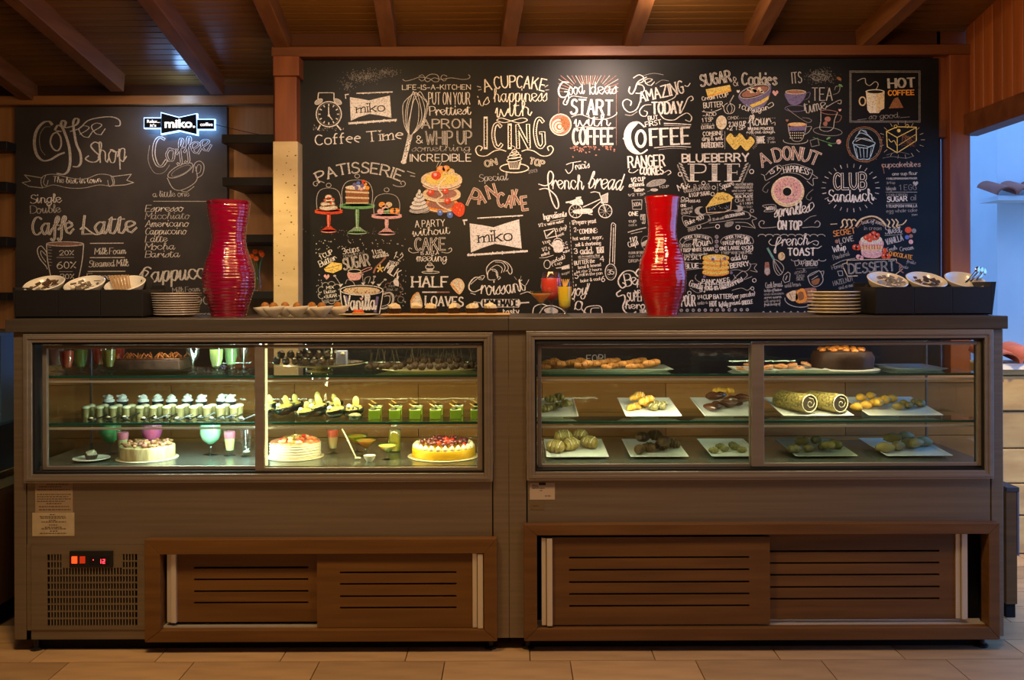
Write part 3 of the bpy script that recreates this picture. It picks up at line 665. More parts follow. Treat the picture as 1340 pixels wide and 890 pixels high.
class Board:
    def __init__(s, Y, parent): s.Y = Y; s.par = parent; s.b = None; s.q = 0
    def start(s, label=None, name='chalk_lettering'): s.end(); s.b = MB(); s.nm = name; s.lab = label; s.L = 0
    def end(s):
        if s.b and s.b.f:
            o = s.b.build(s.nm, [chalk(c) for c in CK]); atpar(o, s.par)
            if s.lab: o['label'] = s.lab
            o['kind'] = 'stuff'
        s.b = None
    def P(s, u, v, L): x, z = px(u, v, s.Y); return (x, s.Y - .0006 - L*.0007, z)
    def rib(s, P, w, c='w', L=0, nib=0.0):
        """ribbon along pixel points; width w; nib = stroke contrast (thin horizontals)"""
        s.q = (s.q + 1) % 16; L = L + s.q*.045; w *= .86
        P = [p for i, p in enumerate(P) if i == 0 or abs(p[0]-P[i-1][0])+abs(p[1]-P[i-1][1]) > 1e-4]
        if len(P) < 2: return
        n = len(P); vs = []
        cl = abs(P[0][0]-P[-1][0])+abs(P[0][1]-P[-1][1]) < 1e-3
        for i in range(n):
            a = P[i-1] if i > 0 else (P[-2] if cl else P[0]); b = P[i+1] if i < n-1 else (P[1] if cl else P[-1])
            dx, dy = b[0]-a[0], b[1]-a[1]; l = math.hypot(dx, dy) or 1; dx /= l; dy /= l
            h = w*.5*((1-nib) + nib*1.15*abs(dy))
            ex = 0 if cl else (-w*.25 if i == 0 else (w*.25 if i == n-1 else 0))
            q = (P[i][0]+dx*ex, P[i][1]+dy*ex)
            Li = L + .03*i/4; vs += [s.P(q[0]-dy*h, q[1]+dx*h, Li), s.P(q[0]+dy*h, q[1]-dx*h, Li)]
        s.b.add(vs, [(2*i, 2*i+1, 2*i+3, 2*i+2) for i in range(n-1)], CK.index(c))
    def S(s, pts, w=1.2, c='w', L=0, nib=.3, n=5):   # smooth stroke; pts flat list
        s.rib(_cat(list(zip(pts[::2], pts[1::2])), n), w, c, L, nib)
    def LN(s, pts, w=1.2, c='w', L=0):              # straight strokes
        p = list(zip(pts[::2], pts[1::2]))
        for i in range(len(p)-1): s.rib([p[i], p[i+1]], w, c, L)
    def FL(s, pts, c='w', L=0, smooth=True):
        p = list(zip(pts[::2], pts[1::2]))
        if smooth: p = _cat(p + [p[0]], 4)[:-1]
        s.b.add([s.P(u, v, L) for u, v in p], [tuple(range(len(p)))], CK.index(c))
    def EL(s, cx, cy, rx, ry=None, c='w', w=None, L=0, rot=0, a0=0, a1=360):
        ry = rx if ry is None else ry; n = 24; rr = R(rot); P = []
        for i in range(n+1):
            a = R(a0+(a1-a0)*i/n); x, y = rx*math.cos(a), ry*math.sin(a)
            P.append((cx+x*math.cos(rr)-y*math.sin(rr), cy+x*math.sin(rr)+y*math.cos(rr)))
        if w: s.rib(P, w, c, L)
        else: s.b.add([s.P(u, v, L) for u, v in P[:-1]], [tuple(range(n))], CK.index(c))
    def DOTS(s, pts, r=.8, c='w', L=0):
        for u, v in zip(pts[::2], pts[1::2]):
            s.b.add([s.P(u+r*math.cos(a*1.047), v+r*math.sin(a*1.047), L) for a in range(6)], [tuple(range(6))], CK.index(c))
    def T(s, t, x0, y0, x1, y1, h, w=1.2, c='w', f='u', bend=0, sl=0.0, serif=0, inl=None, iw=.45, nib=None, L=0, h1=None, dots=None):
        glyphs = []; x = 0; sp = 1.9; w *= .84 if f == 's' else .96
        for ch in t:
            if ch == ' ': x += 3.2 if f != 's' else 3; continue
            if f == 's' and ch in SCR: d, adv = SCR[ch]; toks = d.split(); gap = 0
            elif ch.islower() and f != 'c' and ch in LO: toks = LO[ch].split(); adv = None; gap = sp*.85
            else: toks = UP.get(ch.upper(), '').split(); adv = None; gap = sp
            st = [_pts(k) for k in toks if len(k.lstrip('~')) >= 4]
            if adv is None: adv = max([p[0] for _, pp in st for p in pp] + [0])
            if f == 's' and ch not in SCR and ch.isupper(): gap = .4
            glyphs.append((x, st, ch)); x += adv + gap
        x -= sp if f != 's' else 0
        tot = max(x, 1); D = math.hypot(x1-x0, y1-y0); tx, ty = (x1-x0)/D, (y1-y0)/D; sx = D/tot
        if tot < 2: sx = D/2
        nib = (.55 if f == 's' else .25) if nib is None else nib
        def W(gx, gy):
            tt = gx/tot; hh = (h + ((h1-h)*tt if h1 else 0))/8
            a = gx*sx + sl*gy*hh; b = gy*hh; up = bend*4*tt*(1-tt); dd = bend*4*(1-2*tt)/D
            nx, ny = ty, -tx          # up in pixels is -y
            ct = 1/math.sqrt(1+dd*dd); st_ = dd*ct
            # local rotation follows the arc
            return (x0 + tx*(a - b*st_) + nx*(up + b*ct), y0 + ty*(a - b*st_) + ny*(up + b*ct))
        for gx, st, ch in glyphs:
            for sm, pp in st:
                q = [(gx+a, b) for a, b in pp]
                if sm: strokes = [_cat(q, 5)]
                else: strokes = [[q[i], ((q[i][0]+q[i+1][0])/2, (q[i][1]+q[i+1][1])/2), q[i+1]] for i in range(len(q)-1)]
                for k_ in strokes:
                    P_ = [W(a, b) for a, b in k_]
                    s.rib(P_, w, c, L, nib)
                    if inl: s.rib(P_, w*iw, inl, L+1, nib)
                if serif:
                    for e, o_ in ((q[0], q[1]), (q[-1], q[-2])):
                        if e[1] in (0, 8, 5, -3) and abs(e[1]-o_[1]) > abs(e[0]-o_[0])*.6 and not (sm and abs(e[1]-o_[1]) < 2):
                            s.rib([W(e[0]-serif, e[1]), W(e[0]+serif, e[1])], w*.55, c, L)
    def heart(s, x, y, r, c, L=0):
        s.FL([x, y-r*.35, x+r*.5, y-r*.8, x+r, y-r*.2, x+r*.55, y+r*.5, x, y+r, x-r*.55, y+r*.5, x-r, y-r*.2, x-r*.5, y-r*.8], c, L)

# board slabs
bm_ = bpy.data.materials.new('chalkboard'); bm_.use_nodes = True; nt = bm_.node_tree; b_ = nt.nodes['Principled BSDF']; b_.inputs['Roughness'].default_value = .46; b_.inputs['Specular IOR Level'].default_value = .24
tc = nt.nodes.new('ShaderNodeTexCoord'); n1 = nt.nodes.new('ShaderNodeTexNoise'); n1.inputs['Scale'].default_value = 2.2; n1.inputs['Detail'].default_value = 8; n1.inputs['Roughness'].default_value = .65
r1 = nt.nodes.new('ShaderNodeValToRGB'); r1.color_ramp.elements[0].position = .42; r1.color_ramp.elements[0].color = (.0030,.0036,.0050,1); r1.color_ramp.elements[1].position = .8; r1.color_ramp.elements[1].color = (.0105,.011,.013,1)
nt.links.new(tc.outputs['Object'], n1.inputs['Vector']); nt.links.new(n1.outputs[0], r1.inputs[0]); nt.links.new(r1.outputs[0], b_.inputs['Base Color'])
x0, zt = px(388.5, 79, 1.78); x1, _ = px(1228.5, 79, 1.78)
big = empty('chalkboard', ((x0+x1)/2, 1.79, .9), 'big black chalkboard covered with coffee, cake and recipe lettering', 'chalkboard')
atpar(MB().box(x0, x1, 1.78, 1.829, .93, zt).build('board_panel', bm_, bevel=.002), big)
K = Board(1.78, big); T, S, LN, FL, EL, DOTS = K.T, K.S, K.LN, K.FL, K.EL, K.DOTS
random.seed(5)
def curl(x, y, r, d=1, w=1, c='w', up=1):   # little spiral ending
    S([x-d*r*2.6, y+up*r*.2, x-d*r*1.2, y+up*r*.7, x+d*r*.5, y+up*r*.6, x+d*r, y-up*r*.2, x+d*r*.3, y-up*r*.9, x-d*r*.4, y-up*r*.4, x-d*r*.1, y+up*r*.05], w, c, nib=.2)
K.start('white chalk alarm clock drawing', 'chalk_drawing')
EL(430.3,149.5,16.5,w=1.6); EL(430.3,149.5,14.3,w=.5,c='d')
for i in range(12):
    a = i*math.pi/6; LN([430.3+11*math.sin(a),149.5-11*math.cos(a),430.3+13.2*math.sin(a),149.5-13.2*math.cos(a)],1.6)
LN([430.3,152,430,140],1.6); LN([429.5,150,435,157],1.5); EL(430.3,151,1.6)
S([416,130,417,122,419,121.5,435,121.5,437,123,437,130],1.4); EL(417,133,5.5,3,c='m',rot=-30); EL(442,133,5.5,3,c='m',rot=30); EL(417,133,5.5,3,w=.9,rot=-30); EL(442,133,5.5,3,w=.9,rot=30)
LN([419,164,416,170],2); LN([441,164,446,170],2)
for i in range(40): DOTS([random.uniform(410,450),random.gauss(168,2)],random.uniform(.3,.8),'d')
def flag(P, x0, y0, x1, y1, h, top, bot):
    FL(P,'w',0,False)
    for i in range(30):
        u = random.uniform(min(P[::2]),max(P[::2])); 
    T('miko',x0,y0,x1,y1,h,h*.14,'k','u',serif=.9,L=1,nib=.2)
    LN(top,1.7,'w'); LN(bot,3.0,'w')
    for k in range(14):
        t = random.random(); DOTS([bot[0]+(bot[2]-bot[0])*t, bot[1]+(bot[3]-bot[1])*t+random.choice((-1.5,1.5))],random.uniform(.4,1.0),'w')
        DOTS([top[0]+(top[2]-top[0])*t, top[1]+(top[3]-top[1])*t+.6],random.uniform(.4,1.0),'w')
K.start('white bow-tie flag with black serif letters', 'chalk_drawing')
flag([457.8,127.2,470,129,482.7,131.5,497,128,510.2,125,512.2,154.1,497,151,483.5,149,470,153,459,158.1],466.7,147.8,502.4,145.4,11.6,[467,122.2,513.6,120.3],[456.5,161.5,518.5,157])
LN([451.5,124,456,123.5],1.6); LN([452,124,452.5,129],1.4)
K.start()
T('Coffee',413,190,471,186,13,1.8,serif=1.0); T('Time',480.5,185.5,526.5,181.5,13,1.8,serif=1.0)
S([527,104,531,106,540,104,550,101,562,103,568,107,574,106,573,99,566,97,560,99,556,104,560,107,568,102,577,104,590,102,605,104,613,103,615,100,613,98],.9,'m')
S([548,103,552,106,556,103,553,98,548,100],.8,'m'); S([585,103,581,106,577,102,580,98,585,100],.8,'m')
T('LIFE-IS-A-KITCHEN',526.5,117.4,615.7,117,6.2,1.1)
T('PUT ON YOUR',561,136.6,615,136.6,15.5,1.3); T('Prettiest',562.5,151,616.5,149.5,11.5,1.7,f='s'); T('APRON',552,168,616,167.3,11.5,2.0,inl='k',iw=.25); T('&',545,188,553,187,10,1.2); T('WHIP UP',557.5,189,616.5,188.5,17,2.2,inl='k',iw=.4)
T('something',539,198,616,197.5,8,.9,'m','s'); T('INCREDIBLE',536.8,211.3,616.5,211,9.3,1.5,f='c'); LN([571,219,574,212],.8,'m'); LN([574,219,578,212],.8,'m')
K.start('chalk whisk drawing', 'chalk_drawing')
for k,(a,b_,c_,d_) in enumerate(((527,560,123,141),(531,556,121,146),(537,552,121,150),(534,548,119.5,140),(540,559,120,136))):
    S([535.5,177,(a+533)/2-1,163,a,d_,a+4,c_+8,(a+b_)/2,c_,b_-4,c_+8,b_,d_,(b_+539)/2+3,163,538.5,177],.8,'w',nib=.1)
LN([536.6,178,528.5,211],6.5,'w'); LN([536.6,178,536,181],7.5,'m',1); EL(528.2,212,3.6,2.6)
for i in range(16):
    t = random.random(); DOTS([535.8-7*t+random.uniform(-2,2),183+26*t],.8,'k',1)
K.start()
T('PATISSERIE',417.5,239,523.5,237,13.5,2.3,bend=12,serif=.7,inl='k',iw=.22); curl(414,240,4,-1,1.1,'m',-1); curl(526,241,4.5,1,1.1,'m'); LN([533,224,543,227.5],1.1,'m'); LN([537,230,543,231],1.1,'m')
K.start('red, green and pink cake stands under glass domes', 'chalk_drawing')
def stand(cx, hw, yt, yb, c, dt, ky):
    EL(cx,yt+2,hw,3.2,c=c); EL(cx,yt,hw,2.6,c=c,L=1); EL(cx,yt,hw*.8,1.6,c='k' if c=='p' else c,L=1)
    FL([cx-2.2,yt+4,cx+2.2,yt+4,cx+2.6,yt+11,cx+1.8,yb-8,cx+hw*.5,yb-2,cx+hw*.55,yb,cx-hw*.55,yb,cx-hw*.5,yb-2,cx-1.8,yb-8,cx-2.6,yt+11],c,0,False)
    EL(cx,yb-.3,hw*.57,2.2,c=c); S([cx-hw*.5,yb,cx,yb+1.5,cx+hw*.5,yb],.7,'w',1); LN([cx-.8,yt+6,cx-.8,yb-6],.7,'w',1)
    for k in range(-3,4): LN([cx+k*1.0,yb-8,cx+k*hw*.16,yb-1],.35,'k' if c!='g' else 'w',1)
    S([cx-hw*.82,yt-1,cx-hw*.85,yt-(yt-dt)*.55,cx-hw*.6,dt+3,cx,dt,cx+hw*.6,dt+3,cx+hw*.85,yt-(yt-dt)*.55,cx+hw*.82,yt-1],.9,'m',2)
    EL(cx,ky,3.2,2.6,w=.9,c='m',L=2)
stand(430.2,18.5,275.5,303,'r',246,242.5); stand(467.5,23.5,268.5,305,'g',235.5,230.5); stand(506,20,281.5,306,'p',253.5,248.5)
for i,(x,y,r) in enumerate(((430,272,12),(429,267,9.5),(431,262,7),(430,258,4.5))): EL(x,y,r,3.3,c='f',L=3); EL(x,y,r,3.3,w=.6,c='b',L=4,rot=-8)
DOTS([425,262,430,259,436,261,433,266],1.6,'r',5)
FL([452.5,245,482.5,247,482.5,266,453,266.5],'b',3,False); LN([452.5,251,482.5,252.5],2.6,'t',4); LN([452.5,258.5,482.5,259.5],2.6,'t',4); LN([452.8,265.7,482,265.7],1.6,'t',4); EL(467,245.5,15,3,c='f',L=5)
for x,y,c in ((464,242,'v'),(469,240,'c'),(474,243,'v'),(478,241,'o'),(481,246,'o'),(467,246,'v'),(473,247,'p'),(476,238,'r')): EL(x,y,2.6,c=c,L=6)
for x,y,c in ((500,268,'o'),(509,268,'t'),(498,277,'p'),(506,276,'g'),(514,276,'o'),(519,276,'o'),(504,272,'p')): EL(x,y,4.3,3.6,c=c,L=6); LN([x-3.8,y,x+3.8,y],.7,'f',7)
for i in range(50): DOTS([random.gauss(466,30),random.gauss(303,3)],random.uniform(.2,.6),'d')
K.start('coloured chalk pancake stack with strawberries and cream', 'chalk_drawing')
for i,(y,rx,ry) in enumerate(((268,23,9),(254,25,10),(240,25,9),(235,27,11.5))):
    EL(578,y+2,rx,ry,c='b',L=i*3); EL(578,y,rx,ry,c='t' if i%2 else 'o',L=i*3+1); EL(578,y,rx,ry,w=1.6,c='f',L=i*3+2,a0=15,a1=165)
    EL(578,y-.5,rx*.8,ry*.7,c='y' if i==3 else 'n',L=i*3+2)
for x,y,r,c in ((571,230,6.5,'r'),(577,222,5.5,'o'),(584,221,5,'o'),(590,225,5,'t'),(564,252,4.5,'r'),(583,250,4,'r'),(586,263,4.5,'r'),(570,246,3,'p')): EL(x,y,r,r*.85,c=c,L=12); EL(x-r*.2,y-r*.2,r*.35,c='p' if c!='t' else 'y',L=13)
S([583,233,576,240,574,248,579,256,571,262,577,270,590,276],2.2,'f',12); S([575,243,566,246,556,240],1.8,'f',12)
for y,r in ((276,13.5),(271,12.5),(266,10),(261,7.5),(256,4.5),(252,2)): EL(549,y,r,3.8,c='m' if y==276 else 'w',L=13+(276-y)//4); EL(549,y,r,3.8,w=.9,c='k',L=14+(276-y)//4,a0=10,a1=150,rot=-10)
EL(576,278.6,3.8,c='c',L=14); EL(589,281.5,4,c='c',L=14); EL(576,277.5,1.3,c='l',L=15); EL(589,280.5,1.3,c='l',L=15)
FL([592,277,594,268,602,265,608,270,607,280,601,284],'r',14); DOTS([598,272,602,275,604,270,600,279],.6,'y',15)
K.start()
T('A PARTY',543.6,297.5,582,295.8,8.6,1.2); T('without',540,309,589,305.5,10,1.2,f='s'); T('CAKE',543.5,327.5,582.5,327,15.5,3.2,inl='k',iw=.45); T('IS JUST A',551,333.6,574,332.6,4.2,.9)
T('meeting',545,342,585,342,10,1.3,f='s'); S([548,330,540,331,535,328,536,324.5,539,326],.9); S([578,330,586,331,591,328,590,324.5,587,326],.9)
FL([557.5,351,567.5,351,566,356,559,356],'m',0,False); EL(562.5,349.5,5.5,3.2,w=.9); EL(562.5,346,3,2,w=.8); EL(563.5,356.3,11.5,1.5,w=.8)
K.start('chalk recipe around a big cup', 'chalk_drawing')
for i in range(46): DOTS([random.uniform(414,533),random.uniform(313,326)],random.uniform(.5,.9),'m')
for i in range(32): DOTS([random.choice((random.uniform(413,422),random.uniform(525,532))),random.uniform(324,404)],random.uniform(.5,.9),'m')
T('1 CUP',420,340,436,332,6.2,1.1); T('Butter',419.5,349.5,441,339.5,8,1.2,f='s'); FL([424,352,434,343,447.5,345,447.5,352.5,436,357.5,426,355.5],'y',0,False); LN([425,352,437,349,447,346],.7,'b',1); LN([430,354,436,353],.6,'b',1)
T('3cups',449,333,470,328.6,8,1.2); T('powdered',450,338,476.5,332.8,5.5,.8,'d'); T('SUGAR',450.5,353,484,347,14,2.4,inl='k',iw=.3,h1=15)
T('1 tsp',488,333.5,500,330,6.5,1); T('vanilla',488.5,338.5,509,335,6.5,1,f='s'); T('1-2',514.5,337.8,524,342,9.5,1.1); T('TBSP',508.5,346.5,521,348.5,5.2,1); T('MILK',502.5,354,519.5,364.5,12,1.7)
FL([455.5,356,472,355,471.5,365,463,367,456.5,365],'p'); EL(464,355,8.4,2.6,c='k',L=1); EL(464,355,8.4,2.6,w=1,c='f',L=2); S([472,355,480,351,486,350,485,352.5,473,357],1,'p')
S([489,357,492,350,499,343,504.5,337],2.6,'n'); 
for k in range(5):
    a = k*1.257-1.57; LN([497.3,351.5,497.3+5*math.cos(a),351.5+5*math.sin(a)],2,'y')
K.heart(427.5,362,3.8,'p'); 
for a,b_,c_,d_ in ((438,361,446,373),(474,359,475.5,371),(490,362,488,370),(504,366,496,373)): LN([a,b_,c_,d_],.9,'m'); FL([c_-3,d_-1,c_+3,d_-1.5,c_,d_+2.6],'w',0,False); EL(a,b_,2,1.3,c='m')
S([452,371,455,366,462,369,464,373],.9,'m'); S([477,371,478,364,484,362,484,366,482,371],.9,'m')
FL([445.5,382,501.5,382,496.5,412,451,412],'k',1,False); S([445.5,380,447,396,451,412],1.3,'w',2); S([501.5,381,499,397,496,414],1.3,'w',2)
LN([494,389,491,408],4,'v',2); LN([453,388,455,396],3,'v',2); EL(473.3,379.8,27.8,6.4,c='k',L=3); EL(473.3,380.5,24,5,c='t',L=4); EL(473.3,379.8,27.8,6.4,w=1.3,c='w',L=5)
for i in range(60): DOTS([473.3+random.uniform(-22,22),380.5+random.uniform(-3.4,3.4)],.7,random.choice('nfb'),6)
S([502,385,510,383,514.5,388,513,398,505,403,499,404],3.2,'m',2); S([503,388,509,387,510.5,392,508,398,500,401],.8,'w',3)
T('Vanilla',451,406,492.5,405,19,2.7,f='s',L=6); K.heart(473,391,2,'p',7)
for k in range(9):
    a = k*.698; EL(431.8+11.5*math.cos(a),383+10.5*math.sin(a),4.6,4.2,w=.8,c='m',a0=math.degrees(a)-95,a1=math.degrees(a)+95)
for k in range(8):
    a = k*.785; EL(514.5+9*math.cos(a),379+7*math.sin(a),4,3.6,w=.7,c='n' if k%2 else 'd',a0=math.degrees(a)-95,a1=math.degrees(a)+95)
T('MIX',427.5,378.5,437,377.5,3.8,.8); T('Butter',424.5,384.5,440,382.5,4.5,.7,f='s'); T('+SUGAR',424,390.5,441,388.5,4.2,.8); T('until smooth',423,395,441,394,3.4,.6,'d',f='s'); T('MIX',509,376,517,376,2.8,.6,'d'); T('BOWL OF',506,380.5,521,380.5,2.8,.6,'d')
FL([517,364,519.5,364,522,369,522,375,516,373.5,514.5,368],'w',1,False); LN([520.3,365,521.5,361.5],2,'w',1); EL(524.5,392,4,w=.7,c='d')
K.start()
T('HALF',539.5,375.5,586,375.5,13.2,2.8,serif=1.1); LN([553,382.4,572,382.4],2,'w'); LN([572,382.4,588,382.4],2,'n'); T('LOAVES',556.5,399.5,605.5,401,12,2.4,serif=1.0)
FL([589.5,372,597,364.5,604,366,608,374,604,383,599,384.5],'t'); FL([594,373,599,367,604,370,605,377,600,383],'f',1); S([589.5,372,596,377,600,384],1.6,'o',1); LN([600,370,602,379],1,'o',2)
FL([537.5,394,541,386,548,383,553,401,545,404,538,403],'t'); FL([540,394,547,386,550,400,541,402],'f',1); S([537.5,394,542,386,548,383],1.6,'o',1); S([541,395,544,390],.8,'o',2)
K.start('chalk croissant drawing and word', 'chalk_drawing')
S([638,361,636.5,352,641,345,648,341,657,341.5,664,344,669,350,670,356,667.5,359,664,354],1.2); S([648,366,640,366,638,361,640,354,647,352.5,651,357,651,364],1.2); S([652,366,655,363,650,361,649,356,644,354],1)
for a in ((641,352,650,347,657,351,656,357),(648,343,657,344,661,350,659,356),(658,342,664,347,665,352,662,355)): S(a,.9)
S([616,372,628,362,634,361,631,366,626,365],1,'w'); S([630,364,622,363,615,370,614,378,620,382,628,379],1.9,'w',nib=.5)
T('roissant',628,384,688.5,379,18,1.9,f='s',bend=-3.5); S([681,370,687,374,692,366],.8); LN([673,362,676,366],.6,'m'); LN([682,361,681,365],.6,'m')
S([616,383.5,622,385.5],1.2); S([681,385,690,382,695,384],1.1)
FL([631,391.5,679,391.5,682,396.5,679,402.3,631,402.3,628,396.5],'w',0,False); T('HOMEMADE',632.5,401,677.5,401,8.6,2.4,'k',L=1,nib=.4); LN([681,396.5,692,395.8],2); LN([620,395,629,396.3],1.4,'m'); T('tasty',659,412,679,411,8,1.6)
# cupcake column
K.start()
T('A',634.5,120.5,644,117.5,15.5,2,'f'); T('CUPCAKE',648,116.5,712,119.5,15.5,2,'f',bend=3.2); LN([624.5,113,629,114.2],1.2,'m'); LN([626,118,630,117],1,'m'); LN([713,114,717,111.5],1.2,'m'); LN([714,118,718.5,117.5],1,'m')
T('is',627.5,140,643,134.5,14,1.4,'f','s'); T('happiness',646,133.5,717,132.5,17,1.5,'f','s'); T('with',648.5,152.5,696,151,18,2.0,'f','s')
S([650,157,656,154.5,668,158,680,161,690,157.5,684,154.5,670,158,660,160.5,650,158],1.3,'f')
for ch,a,b_,h_ in (('I',632.5,638.5,40),('C',644.8,658,33),('I',664,670,31),('N',676.5,693.5,31),('G',699.5,713.5,40)):
    if ch == 'I': LN([(a+b_)/2,194,(a+b_)/2,194-h_],6,'f'); LN([(a+b_)/2,192,(a+b_)/2,196-h_],3,'k',1)
    else: T(ch,a+1.5,193.5,b_-1.5,193,h_-1.5,6,'f',nib=.3); T(ch,a+1.5,193.5,b_-1.5,193,h_-1.5,3,'k',nib=.3,L=1)
    if ch == 'I':
        for k in range(9): DOTS([(a+b_)/2+(k%2-.5)*1.2,190.5-(h_-8)*k/8],.45,'f',2)
for k in range(26):
    a = random.choice((651,)); t = k/25*4.2+.9; DOTS([651+5.6*math.cos(t)+.4,177+14*math.sin(t)],.42,'f',2); DOTS([706.5+6*math.cos(t),174+17*math.sin(t)],.42,'f',2)
for k in range(10): DOTS([678+1.6*k,166+2.6*k],.45,'f',2)
for x in (677.8,692.3):
    for k in range(9): DOTS([x,166+3*k],.42,'f',2)
S([662,198,655,196,646,198,636,204,626,203,622.5,196,626,191,631,193,629,197],1.6,'f'); S([683,198,690,196,699,198,709,204,719,203,724,196,721,191,716.5,193,718,197],1.6,'f')
T('ON',635.5,218.5,650.5,215,7.8,2.6,'f',inl='k',iw=.4); T('TOP',692.5,214,710.5,218.5,7.8,2.6,'f',inl='k',iw=.4); T('2013',692,227,703,225,4,.7,'d')
K.start('chalk cupcake on a saucer', 'chalk_drawing')
EL(673,220,18.8,6,w=1.5,c='f'); FL([664.5,211,681.5,211,679,221,667,221],'k',1,False); LN([664.5,211,667,221,679,221,681.5,211],1.3,'f',2)
for k in range(7): LN([666.5+2.2*k,212,667.8+1.7*k,220.5],.7,'f',2)
for y,r in ((209,10),(205,8.6),(201.5,6),(198.5,3.2)): EL(673,y,r,2.6,c='k',L=2); EL(673,y,r,2.6,w=1.1,c='f',L=3,rot=-8)
S([672,197,674,193,669.5,190.5],.8,'f',3)
K.start('chalk flag word in red block capitals'); 
T('Special',627,237.5,665,235.7,9,1,'m','s')
for ch,x,y,w_,h_,dy in (('P',611,268,9,23,4),('A',626.5,267,9,15,-2),('N',640.5,260,10,17,-3),('C',651.5,270,7.5,17,0),('A',661.5,271,7.5,15,1),('K',673,268,7,19,-1),('E',684,275,7,17,-1)):
    a = (x, y, x+w_, y+dy)
    T(ch,*a,h_,4.0,'f',nib=0); T(ch,*a,h_,2.6,'k',nib=0,L=1); T(ch,*a,h_,2.2,'n',nib=.2,L=2)
K.start('larger white bow-tie flag with black serif letters', 'chalk_drawing')
flag([614.6,292.4,630,294.5,646,297.5,662,292,679.3,287,682.7,325.4,665,322,648,319,632,324,616.3,330.5],626.5,317.4,669,314.4,14.4,[625,285.5,684,282],[612,334,690,328.6])
LN([606,288.5,611,288],2.4); LN([607,288.5,608,294],1.6)
# Good ideas
K.start()
for k in range(25):
    a = R(180+ (k+.5)*180/25); x, y = 770+38*math.cos(a), 122+30*math.sin(a); q = max((x-731)/1,0)
    r0 = 15 if abs(math.cos(a))<.6 else 24
    u1 = 770+70*math.cos(a); v1 = 122+70*math.sin(a); t = min(1,(122-99)/max(122-v1,.1),39/max(abs(u1-770),.1)); LN([770+r0*math.cos(a),122+r0*.8*math.sin(a),770+70*t*math.cos(a),122+70*t*math.sin(a)],.9,'m' if k%2 else 'n')
S([744,108,736,108,731,117,733,126,740,127,744,121,739,120],2.4,'w'); S([744,120,744,130,741,137,737,135,740,129],1.6)
T('ood',744.5,123.5,765,122.5,15,1.7,f='s'); T('Ideas',772,123.5,808,122.5,15.5,1.8,f='s'); T('START',747,149,801,150.5,19,3.4,serif=.9); S([741,134,748,126,760,127,768,128],1.2); S([748,153,760,150,778,156,796,155,806,150,807,147],1.2)
T('with',751.5,165,799,164.5,14,2.1,f='s'); S([751,168,770,166,790,169,806,167],1.1); T('COFFEE',750,189,802,188.5,20.5,3.6,'w',nib=.1); T('COFFEE',750,189,802,188.5,20.5,1.5,'p',nib=.1,L=1)
LN([731,128,731,148],.6,'n'); LN([806.5,122,806.5,190],.6,'n')
EL(733.5,163.2,14.5,c='f'); EL(733.5,163.2,13.2,c='n',L=1); EL(731,165,9,c='f',L=2); EL(731.5,165.5,7.5,c='n',L=3); EL(731.5,166,6,c='f',L=4); EL(732,166,4.3,c='b',L=5); EL(732.5,166,2.6,c='f',L=6); FL([734,154,742,155,745,163,740,170,735,163],'b',7)
for i in range(46): EL(random.choice((random.uniform(746,775),random.uniform(760,804))),191+abs(random.gauss(0,6)),1.3,.9,c='n',rot=random.uniform(0,180))
T("raci's",753,222,772,219.5,9,1.2,f='s'); S([741,215.5,746,213.5,751,212.5,760,211],1.3); S([750,213,749,222,744,227,740,222],1.3)
T('rench',722,247,764,248,18,2.0,f='s'); T('bread',768,246,814,249,21,2.1,f='s',sl=.25)
S([705,241,714,243,722,238,724,229,720,224,717,230,718,245,722,262,728,273,731,268,727,256,716,247,706,248],2.0,nib=.4)
K.start('white chalk bicycle with a basket', 'chalk_drawing')
for x,y in ((753.3,276.3),(792,276.3)):
    EL(x,y,8.7,w=1.4)
    for k in range(9): a = k*.698; LN([x,y,x+8.2*math.cos(a),y+8.2*math.sin(a)],.35,'w')
S([741,265,750,263,758,260,762,266],3,'w'); FL([741,264,760,261,763,268,750,268],'w',0,False); FL([751,275,772,273,774,279,753,279.5],'w'); LN([763,271,785,261],1.4); LN([772,276,786,264],1.3); LN([784,252,793,277],1.3); S([773,252,779,251,785,253],1.6); FL([786,257,795.5,252.5,795,265,787,266],'m',0,False); LN([786,257,795.5,252.5,795,265,787,266,786,257],.9,'w',1); LN([770,280,775,281],1.4); LN([754,259,760,258],2)
K.start()
T('Ingredients',712,287.5,742,283,7.5,1.5,f='s'); S([720,290,738,286],.8)
T('1/2 c warm water',705,297,738,291,4,.9); LN([712,302,726,299,728,309,715,312,712,302],1.3); LN([716,309,724,302],2); T('(1 pkg)',727,304,742,299,4.5,.9); T('yeast',728,311,738,307,3.6,.8); T('1 tsp',711,320,720,316.5,4,.8)
FL([722,318,730,314,736,318,736,329,726,330,724,323],'w'); EL(730,316,5.5,4,w=1,a0=180,a1=360); LN([719,319,725,324],1.6); T('2 C',737,322,743,320,4,.8); T('hot',737.5,326,743.5,325,3,.7); T('water',737,331.5,746,329,3.5,.8)
T('1/2 c',710,329,720,326,4.5,.8); T('melted',709,335.5,719,332.5,4,.8); S([706,337.5,714,337,724,334],.9); EL(716,346,4.2,5.6,w=1); T('use(salt)',722,345,740,338,5,.9); T('1 tsp',722,349,735,345,3.4,.7); FL([735,349,745,346,745.5,351.5,735,353],'w',0,False); LN([728,351,736,350],1.2); T('sugar',735,360,746,357,3,.7,'m')
for k in range(22): LN([745.6+k*.28,291+k*4.8,745.8+k*.28,293.6+k*4.8],.8,'m')
T('1.Prepare yeast',748.5,294,780,291.5,5.5,1.0); T('2-',751.5,303.5,757,303,5.5,1.1); T('COMBINE:',758.6,306,781.5,304.6,6,1.2); T('hot water, sugar,',750,314.5,789,312,4.5,.9); T('salt & shortening',753,322.5,786,320,4.6,1.0)
